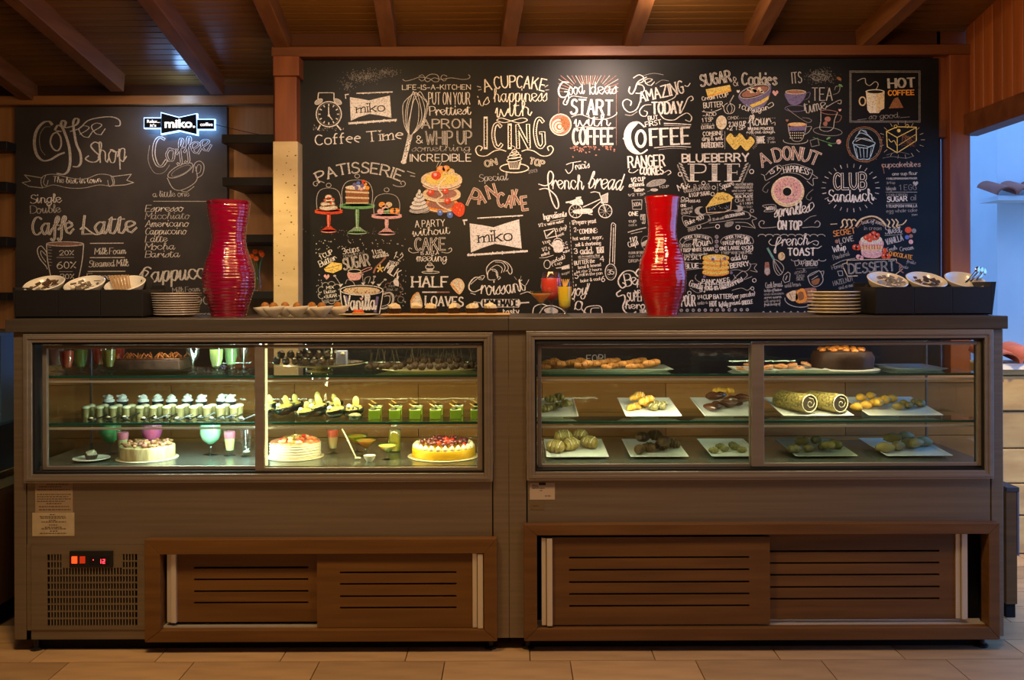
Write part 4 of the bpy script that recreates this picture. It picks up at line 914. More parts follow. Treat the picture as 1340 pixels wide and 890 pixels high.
T('3',751.5,332,755.5,331.6,6.5,1.5); T('add',759.5,333,776,331.8,9,1.7,f='s'); T('YEAST',781,331.3,790.5,330.6,7.5,1.5); T('mix in remaining flour',757,337.5,785,335.5,3.2,.7,'m'); T('4',785.5,342.5,790.5,342,7,1.2); LN([757,339,785,337],.7,'m')
T('BUTTER the',752,347,778,343.5,5,1.1); T('bowl & knead',757,352,786,348,4,.9); T('let rise 2 hours',755,357.5,787,353.5,3.4,.7); T('5',752.5,364.5,756.5,364.3,7,1.4); T('roll in the pan',759,361.5,788,359,4,.8); T('bake & cool',760,369.5,785,366.5,4,.9); T('6',787.5,368.5,791.5,368.3,7,1.2)
T('enjoy!',734,388,770,385,14,1.8,f='s',sl=.2); LN([768.5,381,771.5,371],1.4)
LN([800,294,797.5,346],1.1); LN([805.5,294,804,346],1.1); S([800,294,802,291.5,805.5,294],1.1); LN([802.8,298,801.5,343],1.2); EL(799.2,356,7.3,10.5,w=1.2); EL(799.2,356,5.2,8,w=.5,c='d'); T('35',795.5,359.5,803,359,6.5,1.1); DOTS([803,295],.7)
S([697,412,699,402,708,398,716,400],1.4); S([706,410,712,402,722,400,734,404,740,410],1.4); S([752,405,755,395,762,396,761,404,767,410],1.6); EL(757,400,4.5,5.5,w=1); S([764,410,768,402,782,400,787,403,788,412],1.6); S([773,412,774,404,784,403],1.3); FL([712,405,722,402,730,406,728,410,716,410],'m')
# Be amazing
K.start()
S([846,101,835,107,831,117,827,123,823,120,824,114],2,nib=.5); S([829,102,836,98,842,101,841,107,834,110,841,112,843,118,838,122,832,122],1.7); T('e',845,113,857,111,15,1.9,f='s'); S([842,99,855,96,868,98],.8,'m'); S([858,110,866,105,875,106],.8,'m')
T('AMAZING',838,133.5,895,121.5,12.5,2.3,serif=.9,h1=16.5); S([896,112,900,113,903,109],1.4); S([838,132,833,143,824,147,817,142,815,134,820,130,826,133,825,138],1.7,nib=.5); S([818,150,826,151,834,146],.9,'m')
T('TODAY',853.5,149,893,148,15,3.0,serif=.8); S([891,148,896,138,900,129,905,126,907,130,904,132],1.5); S([852,137,843,138,837,145,839,151,845,152,847,147,843,145],1.6,nib=.5); S([853,134,870,133,882,128,885,123],1.3); S([864,150,870,156,882,157,890,152,899,148,905,153,903,159,897,157],1.6,nib=.4)
T('BUT',848.5,157.3,861,155.8,5,1.2); T('FIRST',845,166,865.5,162.5,6.2,1.3)
S([843,166,835,160,825,162,818.5,171,817.5,182,821,193,829,200,839,201,847,196],2.2,nib=0); FL([835,161,826,163,819,172,818,183,821,192,828,199,838,201,830,193,826,182,827,171],'w'); LN([815.5,181,820,184],2); EL(838.5,181.5,6,10.5,w=4.2); T('FFEE',851.5,190,902.5,188,21,4.4,serif=.8,nib=.45); LN([869,161.5,886,162,904,163.2],1.5); LN([869,164,886,164.6,904,165.8],.8,'m'); S([856,193.5,880,191.5,904,192.5],1.4); S([862,196,880,194,898,195],.7,'m')
T('RANGER',822.5,219.5,870,217,14.5,2.4,serif=.8); T('COOKIES',837,227.5,868,227.3,9.5,2.2,serif=.5,bend=-1.5); S([835,222,829,226,823,225,824,221],1.2); S([869,226,875,223,878,226,874,229],1.2)
T('1/2 CUP',826,238,844,236.5,5,1.3); T('softened',823,245,843,243,6,1.1,f='s'); T('butter',830,251,843,250,5,1,f='s'); FL([846,242,854,236,870,235,868,240,855,244],'d'); S([846,243,855,236,870,235,868,240,855,244,846,243],.8,'m'); T('1 CUP',863,246.5,875,245.5,3.2,.8,'m')
EL(856,248.5,5,2,c='m'); S([847,251,852,249],.7,'d'); T('1/2 TSP',822,257,844,255.5,3,.8,'m'); LN([827,262,840,261.5,839.5,274,828,274,827,262],.9,'m'); T('SODA',828.5,270,838.5,269,4.5,1,'m'); T('ONE',823,282.5,835,282,5,1.4); T('egg',838,288,844,288,12,1,'m'); T('cup',823,291,832,290.5,4,.9,'m'); T('oats',823,296,833,295.5,3.4,.8,'d')
S([822,304,836,300,845,298],2,'m'); S([826,306,840,303],1.2,'m')
T('1 1/2',825,317,834,315.5,6,1.2); T('Cups',823,324,836,320,7,1.2,f='s'); EL(845,317.5,6,8.5,w=.7,c='d'); FL([839,318,850,312,850,320,840,323],'m',0,False); T('FLOUR SIFTED 1/2',823,332.5,846,331.5,2.8,.8,'m'); T('cup nuts',823,337,842,335.5,3.4,.7,'d'); T('DROP-by',823,343.5,842,342.5,3.6,.9,'m')
S([845,352,836,352,832,358,835,362,828,355,818,355,811,362,809,370,814,377,819,373,815,370],2.2,nib=.4); S([812,380,807,384,809,388,816,386,818,392,815,402,819,409,827,411,832,408],2.2,nib=.4)
T('Be',819,375,835,372,16,2.2,f='s'); T('A',834,376,839,375,10,1.8); T('MY',831,385,841,384,5,1.4); T('SUPER',820.5,394,843,394,11,1.7); T('hero',818,404,845,404,9,1.8,f='s'); T('TODAY',837,409.5,848,409,4,1)
# sugar cookies
K.start('chalk recipe with butter, egg, mixing bowl and yellow hearts', 'chalk_drawing')
T('SUGAR',917.5,113,957,106.5,14.5,2.8,serif=.5,inl='k',iw=.3); T('&',960,113,966,112,12,1.3,'m'); T('Cookies',971,111,1016,111,15.5,2.6,inl='k',iw=.3)
FL([923.5,117,955,111,957,119.5,926.5,128],'y',0,False); LN([924,120,956,113.5],.7,'t',1); LN([926.5,126,956.5,118],1.4,'o',1)
FL([966,126,972,118,984,112.5,998,110,1008,111,1008.5,120,1004,133,996,142,988,144,978,140,970,133],'v'); EL(987,120,19.5,7,c='k',L=1,rot=-17); EL(987.5,120,18,5.5,c='n',L=2,rot=-17); EL(987,120,20,7.3,w=1.2,c='m',L=3,rot=-17)
for i in range(12): EL(987+random.uniform(-11,11),119+random.uniform(-3,3),2.4,1.8,c='f',L=3)
FL([981,137.5,996,131.5,1006,125,1005.5,130,997,136,984,141],'y',3,False); K.heart(1014.5,121.5,4,'p'); K.heart(966,119.5,2.2,'w'); S([994,140,985,142,976,137],.8,'l',3)
LN([960,125,955,134],1.6,'m'); S([952,135,947,139,949,147,955,149,960,146,961,139,955,135],.9); S([955,136,951,142,955,149,958,142,955,136],.7)
T('Cream 1 CUP',919,131.8,953,126.5,5,1.1); T('BUTTER',921,141.5,946,139.5,6.8,1.2); S([919,146,930,147,940,144,944,142],1.2); DOTS([921,145,931,144],.8)
T('-ADD',920,153,937,151,4,.9); T('1 TSP',919,160,933,158.5,5,1); T('VANILLA',918,164.5,934,164,2.8,.7,'d'); T('EXTRACT',918,169,935,168,4,.9); EL(944,160.4,7,9.2,c='f'); EL(944,156.5,2.3,1.8,c='t',L=1); EL(943,163.5,2.6,c='t',L=1)
EL(954,154.5,1.8,w=.6,c='m'); T('MIX',957,156.3,966,156,4,.9,'m'); 
for k in range(18): DOTS([968+2.7*k,154.6],.5,'m')
T('2 3/4 CUP',954,165.5,976,164,5.5,1.1); T('flour',979,164.3,1009,163,13,1.7,f='s'); S([1009,162,1014,160,1014,164],.8); T('+2 TSP',951,170.5,975,169.5,5,1.2); T('BAKING POWDER',979,170.3,1012,169.8,3.4,.9); T('roll out dough',977,175,1014,174,4,.8,f='s')
T('COMBINE',920,177.8,946,176.5,5,1.1); T('dry & wet',919,184.5,946,183,6.5,1.2,f='s'); T('INGREDIENTS',918.5,193.3,946,192.6,6.3,1.4); LN([948.5,172,948.5,195],.7,'m')
K.heart(962,184,12,'y'); K.heart(977,187,10.5,'y',1); EL(962,184,12,w=.01,c='y')
for i in range(34): DOTS([random.uniform(954,984),random.uniform(176,190)],.5,'b',3)
for k in range(12): a = -1.2+k*.2; LN([980+9*math.cos(a),185+9*math.sin(a),980+12*math.cos(a),185+12*math.sin(a)],.5,'m')
T('BAKE',991,187.5,1001,187,8.5,1.6); T('350',1004,183,1013,182.5,3.2,.7,'m'); T('7 min',1004,187.5,1014,187,3,.7,'m'); T('1 CUP',966,141,982,147,5.2,1.1); T('sugar',984,148.5,1006,143,7,1.2,f='s'); S([1005,142,1012,138,1010,134,1005,137],1)
# blueberry pie
K.start()
T('BLUEBERRY',893,212.2,979.5,211,10.2,2.7,nib=.3)
for x0_,x1_ in ((903,908.5),(931.5,938.5),(951.5,957.5)):
    FL([x0_,214.5,x1_,214.5,x1_,237,x0_,237],'w',0,False)
    for k in range(7): LN([x0_+.8,216.5+k*1.7,x1_-.8,216.5+k*1.7],.7,'k',1)
LN([900,214.7,916,214.7],1.1); S([914,214.7,922,216,923.5,221,920,225.5,908,226.3],2.0,nib=.2); LN([900.5,237.2,914,237.2],1.2); LN([927.5,214.7,942,214.7],1.1); LN([927,237.2,942.5,237.2],1.2); LN([948,214.7,967.5,214.7,967.5,218.5],1.2); LN([957,226,964,226],1.2); LN([964.5,223.5,964.5,228.5],.8); LN([948,237.2,968.5,237.2,968.5,233.5],1.2)
for dx,sg in ((888,1),(980,-1)):
    for k in range(6):
        x, y = dx+sg*(k*1.8), 215+k*4.1; EL(x+sg*3,y,3.4,1.0,c='m',rot=sg*35); EL(x-sg*.5,y+3,3.2,1.0,c='d',rot=sg*70)
EL(890,228,2.6,w=1.1); EL(983.5,224.5,2.7,w=1.1); EL(920.5,239.5,2.3,w=1)
T('Mix',888.5,250,903,245,8,1.4,f='s'); T('3 cups',908,246,928,243,4.5,.8,'m'); T('blueberries',895,252.5,930,247.5,6.5,.9,'m',f='s'); T('& 1 CUP SUGAR',902,258,929,255,5,.9); EL(934,245.5,2.3,w=.9); EL(932.5,254,2.3,w=.9); EL(893.5,260,2.3,w=.9); EL(899,261,2,w=.9)
for k in range(6): DOTS([939,241+k*2.2],.6)
T('Square',943,248,961,242.5,7.5,1.1,f='s')
for k,(t,a,b_,w_) in enumerate((('MIXTURE INTO',963,985,.9),('PREPARED CRUST',961,985,.9),('and cover with',958,985,.7),('second crust',960,985,.8),('SEAL PLATE',962,985,1.0))): T(t,a,243+k*3.9,b_,242.6+k*3.9,2.7,w_,'m' if k!=4 else 'w')
T('Cut slits',966,264,985,262,4,.8,'m'); T('4 1" HIGH',968,268.5,985,267,3.2,.8,'m'); T('on top',970,272.5,984,271.5,3.4,.8,'d'); EL(964.5,262.5,2.5,w=.9,c='m'); EL(984,276,2.2,w=.9,c='m')
T('to roll',891,265,898,264.6,3,.8,'m'); T('TOSS AS',900,265,916,264.4,3,.9); T('ONE',891,271,898,270.6,3.6,1); T('prepared',892,276,906,273.5,4,.8,'m'); T('crust pie',892,281,906,278,4,.8,'m'); 
EL(917,276,8,5.6,c='m'); EL(965,273,7,4.5,c='m'); EL(920,275.5,5,4.5,c='k',L=1); EL(960,272,5.5,4,c='k',L=1)
FL([924,271,930,262,938,252.5,946,251.5,954,254,960,258.5,957,262,940,266],'y',2,False); FL([924,271,957,262,956,274,948,277.5,925,278.5],'k',2,False); LN([924,271,957,262.5],1.6,'y',3); LN([924,271,925,278.5,948,277.5,956,274,957,262],1.3,'t',3)
for i in range(24): DOTS([random.uniform(932,953),random.uniform(255,262)],.7,'b',3)
for i in range(26): DOTS([random.uniform(927,954),random.uniform(269.5,275)],.6,random.choice('dcm'),3)
S([893,283,910,284,926,281,928,289,912,295,898,297,893,283],1,'m',3); S([926,281,945,278,965,275,980,279,980,286,962,287,945,290,928,292],1,'m',3); S([980,281,990,286,984,289,988,299,978,292,962,291],1,'m',3)
T('Bake 400',898,295,921,286.5,6,1.1,L=3); T('for 35 min until',927,290,947,286.5,3.3,.7,'m',L=3); T('GOLDEN BROWN',949,285.5,974,281,3.6,.9,L=3); EL(914.5,297,2.5,w=1); EL(939,296.5,2.6,w=1.1); EL(965.5,297.5,2.6,w=1.1); T('ENJOY',901,303,911,301,4,.8,'m'); S([919,299,935,297],.8,'m'); S([970,296,985,298],.8,'m'); FL([950,291,960,290,957,296,949,297],'d')
# blueberry pancakes
K.start('chalk recipe around a yellow pancake stack', 'chalk_drawing')
for dx in (0,53.5):
    S([889.5+dx,316,895+dx,310,911+dx,306.5,927+dx,309,932+dx,314,930+dx,319,912+dx,313,898+dx,315,893+dx,320,889.5+dx,316],.9,'m'); T('WHISK TOGETHER',896+dx,314,927+dx,314,3.6,.8,bend=3)
for k in range(4): EL(937.7,310+k*6.1,2.1,c='v'); EL(937.7,310+k*6.1,2.1,w=.7,c='m',L=1)
T('1 3/4 CUPS',889.5,324,904,323,4.2,.9,'m'); T('flour',906,323,930,321,10,1.5,f='s'); T('1 TBSP WHITE SUGAR',891,330,934,328,4.4,1.1); T('2 tsp baking powder',892,335.5,926,333.5,3.4,.8,'m',f='s'); T('1/2 SALT',895,340.5,918,339,4.6,1.1)
T('1 1/4 CUP',946,321,961,320,5,1); T('milk',963,320.5,982,319,8.5,1.4,f='s'); T('ONE LARGE',942,327.5,968,326.5,4.4,1.2); T('egg',971,327.5,986,326,8,1.2,f='s'); T('1 TBSP VEGETABLE OIL',944,332.5,984,332,3.2,.8,'m'); T('add to',957,341.5,978,338.5,7,1.2,f='s')
S([893,343,915,345,919,345],.9,'m'); S([893,354,915,351.5,919,351],.9,'m'); T('BLUE',897,351.5,914,350.5,6,1.7); S([955,348,968,344,980,344,982,349,976,355,965,353,955,354],.9,'m'); T('BERRY',956,351,980,347.5,6,1.6); S([981,346,990,345.5,987,351,991,356,982,354],.9,'m')
for k in range(4): EL(936.5,357-k*6.2,17.6,4.6,c='o',L=1+k*2); EL(936.5,355.6-k*6.2,17.4,4,c='y',L=2+k*2)
EL(936.5,338,9,2.2,c='f',L=9); EL(940,337.2,3.6,1.8,c='y',L=10); EL(932.5,339.5,2,c='v',L=10); EL(948,338.5,2,c='v',L=10); S([942,339,943,345,942,350],1.6,'n',10); EL(956.5,357,2,c='v',L=10); EL(921.5,362,2,c='v',L=10)
EL(935.5,363,26,9.5,w=.9,c='m',a0=-20,a1=200); T('PANCAKES',918.5,371,955,368.5,5.6,1.5,bend=-1.5); T('Gently fold in blueberries',901,374,973,367,8.5,1.4,f='s',bend=-9)
S([963,362,972,355,978,360,973,366,984,362],1,'m'); S([958,380,970,377,978,380,983,376],1,'m'); S([903,377,912,383,920,381],.8,'m'); EL(902,383.5,2.3,w=1); EL(987,367,2.4,w=1); EL(984.5,377.5,2,w=1)
T('POUR',892,401,910,400.5,14,2.0); T('1/4',913,391.5,919,391,5,.9); T('CUP BATTER',920.5,391.5,957,390.5,5.6,1.4); T('(per pancake)',958.5,391,988,387,6,1.0); T('onto a',913,399,926,397.5,4.5,.8,'m',f='s'); T('HOT',929,401,938,400.5,6.5,1.6); T('lightly greased',941,401.5,969,398,6,1.0,f='s'); T('GRIDDLE',971,399,985,397,5,1.2)
for k in range(12): EL(891.5+7.85*k,406.2-.08*k,2.1,c='m'); EL(891.5+7.85*k,406.2-.08*k,1.2,c='v',L=1)
# donut
K.start('chalk pink donut with sprinkles and lettering', 'chalk_drawing')
T('A',998,219,1009,213.5,17,3.4,inl='n',iw=.5); T('DONUT',1014.5,211.5,1067.5,216.5,16.5,3.6,serif=.8,inl='n',iw=.5,bend=5)
S([1002,229,1010,221,1019,216,1023,220,1018,227,1010,232,1002,236,1000,230,996,228],1,'m'); T('IS A',1009,228,1021.5,221,5,1.2); S([1024,217,1040,214.5,1055,219,1063,223,1062,229,1057,235,1045,228,1030,226,1022,228],1,'m'); T('HAPPINESS',1026,226,1057,229,7.5,1.3,bend=2.5); S([1060,226,1070,233,1064,234,1064,243,1056,237],1,'m')
EL(1030.8,250.8,21.8,20.2,c='t'); EL(1030.8,249,20,18.6,c='f',L=1); EL(1030.8,249,18.5,17.2,c='p',L=2); EL(1030.3,250.3,6.6,6.2,c='f',L=3); EL(1029.8,251,5.6,5.4,c='k',L=4)
for i in range(110):
    a = random.uniform(0,6.28); r = random.uniform(8.5,17); b_ = random.uniform(0,3.14); x, y = 1030.8+r*math.cos(a), 249+r*.93*math.sin(a); LN([x,y,x+1.6*math.cos(b_),y+1.6*math.sin(b_)],.8,random.choice('vnnpf'),4)
S([998,269,1014,268,1013,276,1000,277,1003,273,998,269],1,'m'); T('WITH',1003,275,1013,274.5,4.4,1.3); T('sprinkles',1013.5,284.5,1060,277.5,15,2.0,f='s',sl=.15); S([1060,276,1065,270,1063,265,1058,268],1.2); S([1014,272,1020,275,1030,272],.8,'m')
T('ON TOP',1018,300,1048.5,300.5,11,2.6); S([1016,297,1006,298,996,298,993,293,996,289,1000,290,999,293],1.2,'m'); S([1050,298,1062,297,1071,297,1073,292,1069,289,1066,292],1.2,'m')
for a,b_ in ((1001,246),(1058,256)): S([a+6,b_-8,a,b_-3,a-3,b_+3,a+2,b_+6,a+4,b_+2],.9,'d')
S([1052,290,1060,284,1068,282],.8,'m')
for k in range(9): EL(997+k*9.7,309.5,5,2.8,w=1,c='m',a0=180,a1=360)
# tea time
K.start('dim chalk tea cups and lettering', 'chalk_drawing')
T('ITS',1037,109,1049,108,14,1.5,'m',serif=.8); T('TEA',1062.5,131.5,1089,131.5,16.5,1.6,'m'); T('time',1054,148.5,1083,142,15,1.7,'m','s'); S([1082,140,1092,134,1100,131,1100,136,1096,135],1.1,'m'); S([1090,124,1097,121,1099,114,1094,113,1092,118],1,'d')
FL([1028,121,1054,119,1051,131,1044,137,1035,137,1030,131],'v'); EL(1041,120.5,13,2.6,w=1,c='t',L=1); EL(1041,120.5,11,1.8,c='n',L=1); EL(1041,142,14,4,w=.9,c='v'); S([1054,122,1060,121,1058,128,1052,131],.9,'v')
S([1030,142,1040,150,1056,160,1062,158,1058,155,1050,154],.9,'d'); FL([1031,163,1055,162,1053,174,1048,184,1038,184,1033,175],'k'); S([1031,163,1033,175,1038,184,1048,184,1053,174,1055.5,162],1,'m',1); EL(1043,163,12.3,2.8,c='o',L=1); EL(1043,162.6,11,2,c='t',L=2); FL([1031.5,166,1055,165,1054,171,1032,171.5],'v',1,False)
for i in range(20): DOTS([1034+(i%7)*2.8,174+(i//7)*3.3],.8,'f',2)
EL(1041,184,16,4.5,w=1,c='m',a0=-10,a1=190); S([1055,166,1062,166,1058,173,1053,176],1,'m'); FL([1074,145,1095,147,1090,169,1074,169],'k'); S([1074,145,1074,158,1073,169,1082,172,1090,168,1092,157,1096,147],1,'m',1); EL(1085,147,11,2.8,w=.9,c='n',L=1,rot=6); EL(1083,156,4,3.4,c='n',L=1); EL(1080,162,3,c='n',L=1); S([1094,150,1101,152,1098,159,1091,160],.9,'n'); EL(1083,172,19,5.5,w=.9,c='d',rot=5)
S([1064,180,1076,184,1090,188,1098,185],.9,'g'); EL(1097.5,185.5,3.2,c='p'); EL(1084,181,3,1.2,c='g',rot=-30); EL(1086,190,3,1.1,c='g',rot=25); LN([1060,184,1070,181,1072,190,1062,192,1060,184],1,'d'); K.heart(1030,157.5,2,'n'); K.heart(1099,144,2,'p')
S([1058,100,1066,97,1074,102,1068,106,1062,102],.9,'d'); S([1070,96,1080,99,1078,105],.9,'d'); EL(1098,103,3.4,2,c='b',rot=30); EL(1100,112,3,1.4,c='g',rot=30)
for i in range(60): DOTS([random.gauss(1072,12),random.gauss(101,5)],random.uniform(.2,.6),'d')
K.start('chalk framed mug poster with orange and white capitals', 'chalk_drawing')
for d_ in (0,1.6): LN([1112+d_,93+d_,1204-d_,93+d_,1204-d_,160-d_,1112+d_,160-d_,1112+d_,93+d_],.8,'d')
FL([1133,120,1157.5,120,1157,142,1153,144,1150,148,1138,148,1135,144],'t',0,False); FL([1133,120,1147,121,1147,148,1138,148,1135,144],'f',1,False); EL(1145,120,12.6,3,c='f',L=2); EL(1145,120.2,10.6,2.1,c='k',L=3); EL(1128.5,132.5,4,5.5,w=2,c='t'); S([1122,106,1128,103,1132,103,1133,109,1138,112,1145,107,1149,110,1147,116,1144,118],1.2,'m')
T('HOT',1163,115,1197,113.5,11.5,3.8,'m',nib=.5); T('COFFEE',1162.5,124.8,1196,124,6.2,2.0,'o'); FL([1163,142,1170,129,1175,127,1182,141],'b',0,False); T('so good',1137,156,1177,154,7,1,'d','s'); LN([1122,157,1134,155.5],.6,'d'); LN([1178,154,1190,153],.6,'d')
K.start('light blue chalk cupcake and yellow cake slice', 'chalk_drawing')
EL(1131,189,23,w=1.2,c='b'); EL(1131,189,21,w=.7,c='d')
for i in range(100):
    a = random.uniform(0,6.28); r = random.gauss(22,1.2); DOTS([1131+r*math.cos(a),189+r*math.sin(a)],random.uniform(.3,.7),'b')
for a in ((1116,188,1122,181,1136,184,1145,187,1140,192,1128,190,1116,188),(1119,181,1126,174,1138,179,1142,184),(1123,176,1127,170,1134,175,1139,180),(1117,190,1122,207,1130,208,1138,207,1144,190),(1128,171,1132,171,1134,174)): S(a,1.2,'l')
for k in range(5): LN([1120+k*5,194,1122.5+k*4,206],.9,'l')
LN([1116,188,1124,193,1134,194,1144,189],1.2,'l'); S([1120,185,1130,181,1140,184],1,'w')
LN([1160,172,1174,166,1199,166.5,1199,184,1174,200,1161,192,1160,172],1.3,'y'); LN([1160,172,1174,180,1199,167],1.2,'y'); LN([1174,180,1174,200],1.2,'y'); LN([1176,190,1198,176],.8,'y'); S([1163,182,1166,186,1170,184,1173,190],1,'y'); EL(1176,171,2.3,c='y'); EL(1172,165.5,2,w=.8,c='y'); EL(1187,165,2,w=.8,c='y')
for k in range(18): a = k*.349; LN([1180+25*math.cos(a),183+20*math.sin(a),1180+30*math.cos(a),183+25*math.sin(a)],.5,'t')
for k in range(30): LN([1177+random.uniform(0,20),194-random.uniform(0,20),1178+random.uniform(0,20),193-random.uniform(0,20)],.3,'b')
K.start()
T('CLUB',1092,247.5,1132.5,246.5,20,4.4,inl='k',iw=.5,nib=0); T('Sandwich',1083,263,1144,262,15,2.1,f='s',bend=-1.5); S([1106,264,1116,262.5,1126,264],1)
for k in range(26):
    a = k*.2417; LN([1113+33*math.cos(a),246+27*math.sin(a),1113+38*math.cos(a),246+31.5*math.sin(a)],1.0,'m' if k%3 else 'w')
S([1155,207,1168,205,1185,207,1196,204],.7,'d'); S([1160,203,1175,199,1190,202],.6,'d'); T('cupcakebites',1154,219,1204,218,6.5,1.5,'n'); T('cupcakebites',1154,219,1204,218,6.5,.7,'m',L=1); LN([1155,216,1157,227],1,'n')
T('one cup flour',1168,229.5,1200,228.5,4,1,'m'); T('1 TABLESPOON BAKING POWDER',1160,235,1200,234.5,2.2,.7,'m'); T('3/4 tsp',1160,241,1171,240.5,3,.6,'d'); T('baking soda',1160,249,1172,248.5,4.5,.8,'d'); T('1 EGG',1177,249,1199,248.5,7,.8,'d'); K.heart(1198,240,3.5,'m')
LN([1159,251.5,1200,251.5],.7,'m'); T('1 TABLESPOON',1160,257,1187,256.5,3,.7,'d'); T('SUGAR',1161,264,1187,263,6.2,1.5); T('oil',1192,262,1198,262,7,.9,'d'); T('1 TEASPOON VANILLA',1160,271.5,1200,271,3.4,1,'m'); LN([1160,266.3,1200,266.3],.5,'d'); T('egg whole cake',1160,278.5,1200,277,4.5,.8,'d'); T('yum',1193,282,1200,282,3,.7,'d')
# french toast
K.start('chalk recipe with whisk, egg and toast', 'chalk_drawing')
S([1009,313,1006,317,1010,321,1018,320,1026,314],1); S([1015,331,1013,328,1018,318,1022,312,1018,311,1015,322,1015,331],1.5); T('rench',1022,322,1058,320,14,1.7,f='s',sl=.2); S([1058,319,1066,315,1071,317,1069,321,1064,319],1); T('TOAST',1031,334.3,1066.5,334,9.2,2.4,serif=.6); S([1064,324,1070,325,1075,322],1.2)
for k in range(5): EL(1040+k*9,339.5,4.7,2.2,w=.9,c='m',a0=0,a1=180)
LN([1004.5,325,1012.5,339.5],3.2,'e'); S([1012.5,340,1013,352,1018,360,1023,358,1025.5,350,1020,343,1012.5,340],1,'m'); S([1012.5,340,1016,352,1021,359],.8,'m'); S([1012.5,340,1019,350,1023.5,357],.8,'m'); EL(1022.7,335.5,4.6,5.4,c='t'); S([1023,331,1024.5,335,1022.5,338],.8,'b',1)
FL([1001,343,1006,343,1007,350,1008,358,1004,361,1000,358],'n',0,False); EL(1004,355,3.6,4.6,c='m',L=1); LN([1026,360,1031,356,1034,358,1033,368,1027,370,1024.5,366,1026,360],1,'m'); LN([1028,366,1030,361],1.6,'m')
T('Dip',1041,348,1053,345,6.5,1,'m','s'); T('BREAD',1054.5,348,1069.5,347.5,5.8,1.5,'m'); S([1042,352,1070,350],.6,'d'); T('soak',1040,359,1055,356,5,.9,'d','s'); T('EACH',1043,363,1052,362.5,3.2,.8,'d'); T('SIDE',1042,367,1052,366.5,3.4,.9,'d')
S([1057,362,1060,371,1066,375,1073,373,1077,366,1073,355,1066,356,1060,359,1057,362,1064,359,1072,354],1.1,'m'); S([1073,356,1078,355,1076,363],1,'m'); LN([1062,366,1070,361],1,'m'); FL([1062,368,1072,364,1071,371,1065,373],'b')
T('Cook bread',1002,377,1024,375,7,.9,'m','s'); T('until brown',1027,376.5,1048,374,5.5,.8,'d','s')
for k,t in enumerate(('in lots of butter','and cinnamon','serve warm','with syrup and','fruit on top of')): T(t,1000,382+k*4.6,1017+random.uniform(0,9),380.6+k*4.6,3.6,.7,'d' if k%2 else 'm','s')
EL(1046,392,19,10,w=1.1,c='m',a0=10,a1=185,rot=4)
FL([1028,386,1036,381,1058,377,1068,378,1066,392,1050,397,1036,391],'n',1); FL([1029,386,1040,380,1044,391,1036,394],'t',2); FL([1043,381,1052,378,1056,392,1048,397,1041,394],'o',2); FL([1044,384,1050,382,1052,390,1046,393],'b',3); LN([1054,380,1059,392],2,'b',3); LN([1062,380,1064,390],2,'t',3); LN([1033,384,1036,391],1,'b',3)
for k in range(9): LN([995+k*9,412,999+k*9,407.5,1003+k*9,412],1,'m')
# dessert
K.start('coloured chalk dessert poster', 'chalk_drawing')
S([1120,296,1127,287,1141,283,1152,287,1159,295],3.0,'t'); S([1122,298,1130,290,1141,287,1151,291,1157,297],1.2,'b'); S([1087,293.5,1095,293],1.8,'t')
for x in (1102,1108,1114): S([x-2,298,x+1,295,x,290,x+3,287,x+6,289],2,'t')
for x in (1161,1167,1172): S([x,287,x+3,291,x+1,296,x+4,298],2,'t')
S([1173,295,1180,294,1184,291,1186,288],1.8,'t'); T('best of some',1128,294,1156,296,5,1,'m','s',bend=3); T('in cream',1131,301,1153,301,5,.8,'d')
T('SECRET',1091,309.5,1119,305,7,1.7,'n'); T('SECRET',1091,309.5,1119,305,7,.9,'o',L=1); T('LOVE',1099,319,1117,315,6.5,1.2,'m'); EL(1095,316,2.5,c='n'); T('Whip',1090.5,330.5,1107.5,327,8,1.3,'w','s'); T('Powdered',1091,340,1112,334,6,.9,'d','s'); S([1090,347,1103,341,1119,338],1,'m'); T('Honey',1089,353,1104,349,5.5,.9,'d','s'); LN([1096,355,1098,361,1103,360.5,1102,354.5,1096,355],.9,'m')
T('Sweet',1158.5,306,1180,304.5,10,1.4,'m','s'); S([1158,308,1172,307.5,1181,306],.8,'m'); T('VANILLA',1160.5,320.5,1182,314.5,7.5,1.5,'m'); EL(1188.5,301,4.4,4,c='r'); EL(1187,310.5,2.8,c='c'); EL(1192,309,2.6,c='n'); EL(1192,316.5,3,c='p'); EL(1196,302,3,c='d'); T('Fresh',1162,330,1174,326,5.5,.9,'m','s'); T('Cream',1178,329,1196,326,5.5,.9,'m','s'); T('CHOCOLATE',1163,334,1193,339.5,5.2,1.2,'o'); T('fruits',1186,344,1198,346,4.6,.8,'d','s'); T('& nuts',1176,350,1188,352,4.6,.8,'d','s')
FL([1126,314,1154,314,1155,326,1153,335,1142,338,1129,335,1126.5,326],'p'); FL([1126,322,1154.5,322,1154,328,1127,328],'t',1,False); EL(1140,313.5,14.2,5.6,c='f',L=2); EL(1140,311,10.5,5,c='n',L=3)
for x,y in ((1133,311),(1139,308),(1145,311),(1138,314),(1148,308),(1143,305.5)): EL(x,y,3.2,c='r',L=4); EL(x-.7,y-.7,1,c='p',L=5)
for k in range(10): LN([1128+k*2.8,315+abs(k-4.5)*-.3,1128+k*2.8,320],1.4,'w',3)
for k in range(7): LN([1130+k*3.6,321,1130+k*3.6,326],1.2,'r',3)
S([1127,328,1140,332,1154,328],1,'w',3)
for x,y in ((1119,323.5),(1123,324),(1157,328),(1157,335),(1162,335)): EL(x,y,3.8,3.6,c='r'); EL(x-1,y-1,1,c='p',L=1)
for x,y in ((1123,336),(1127,337.5)): EL(x,y,3,c='p'); 
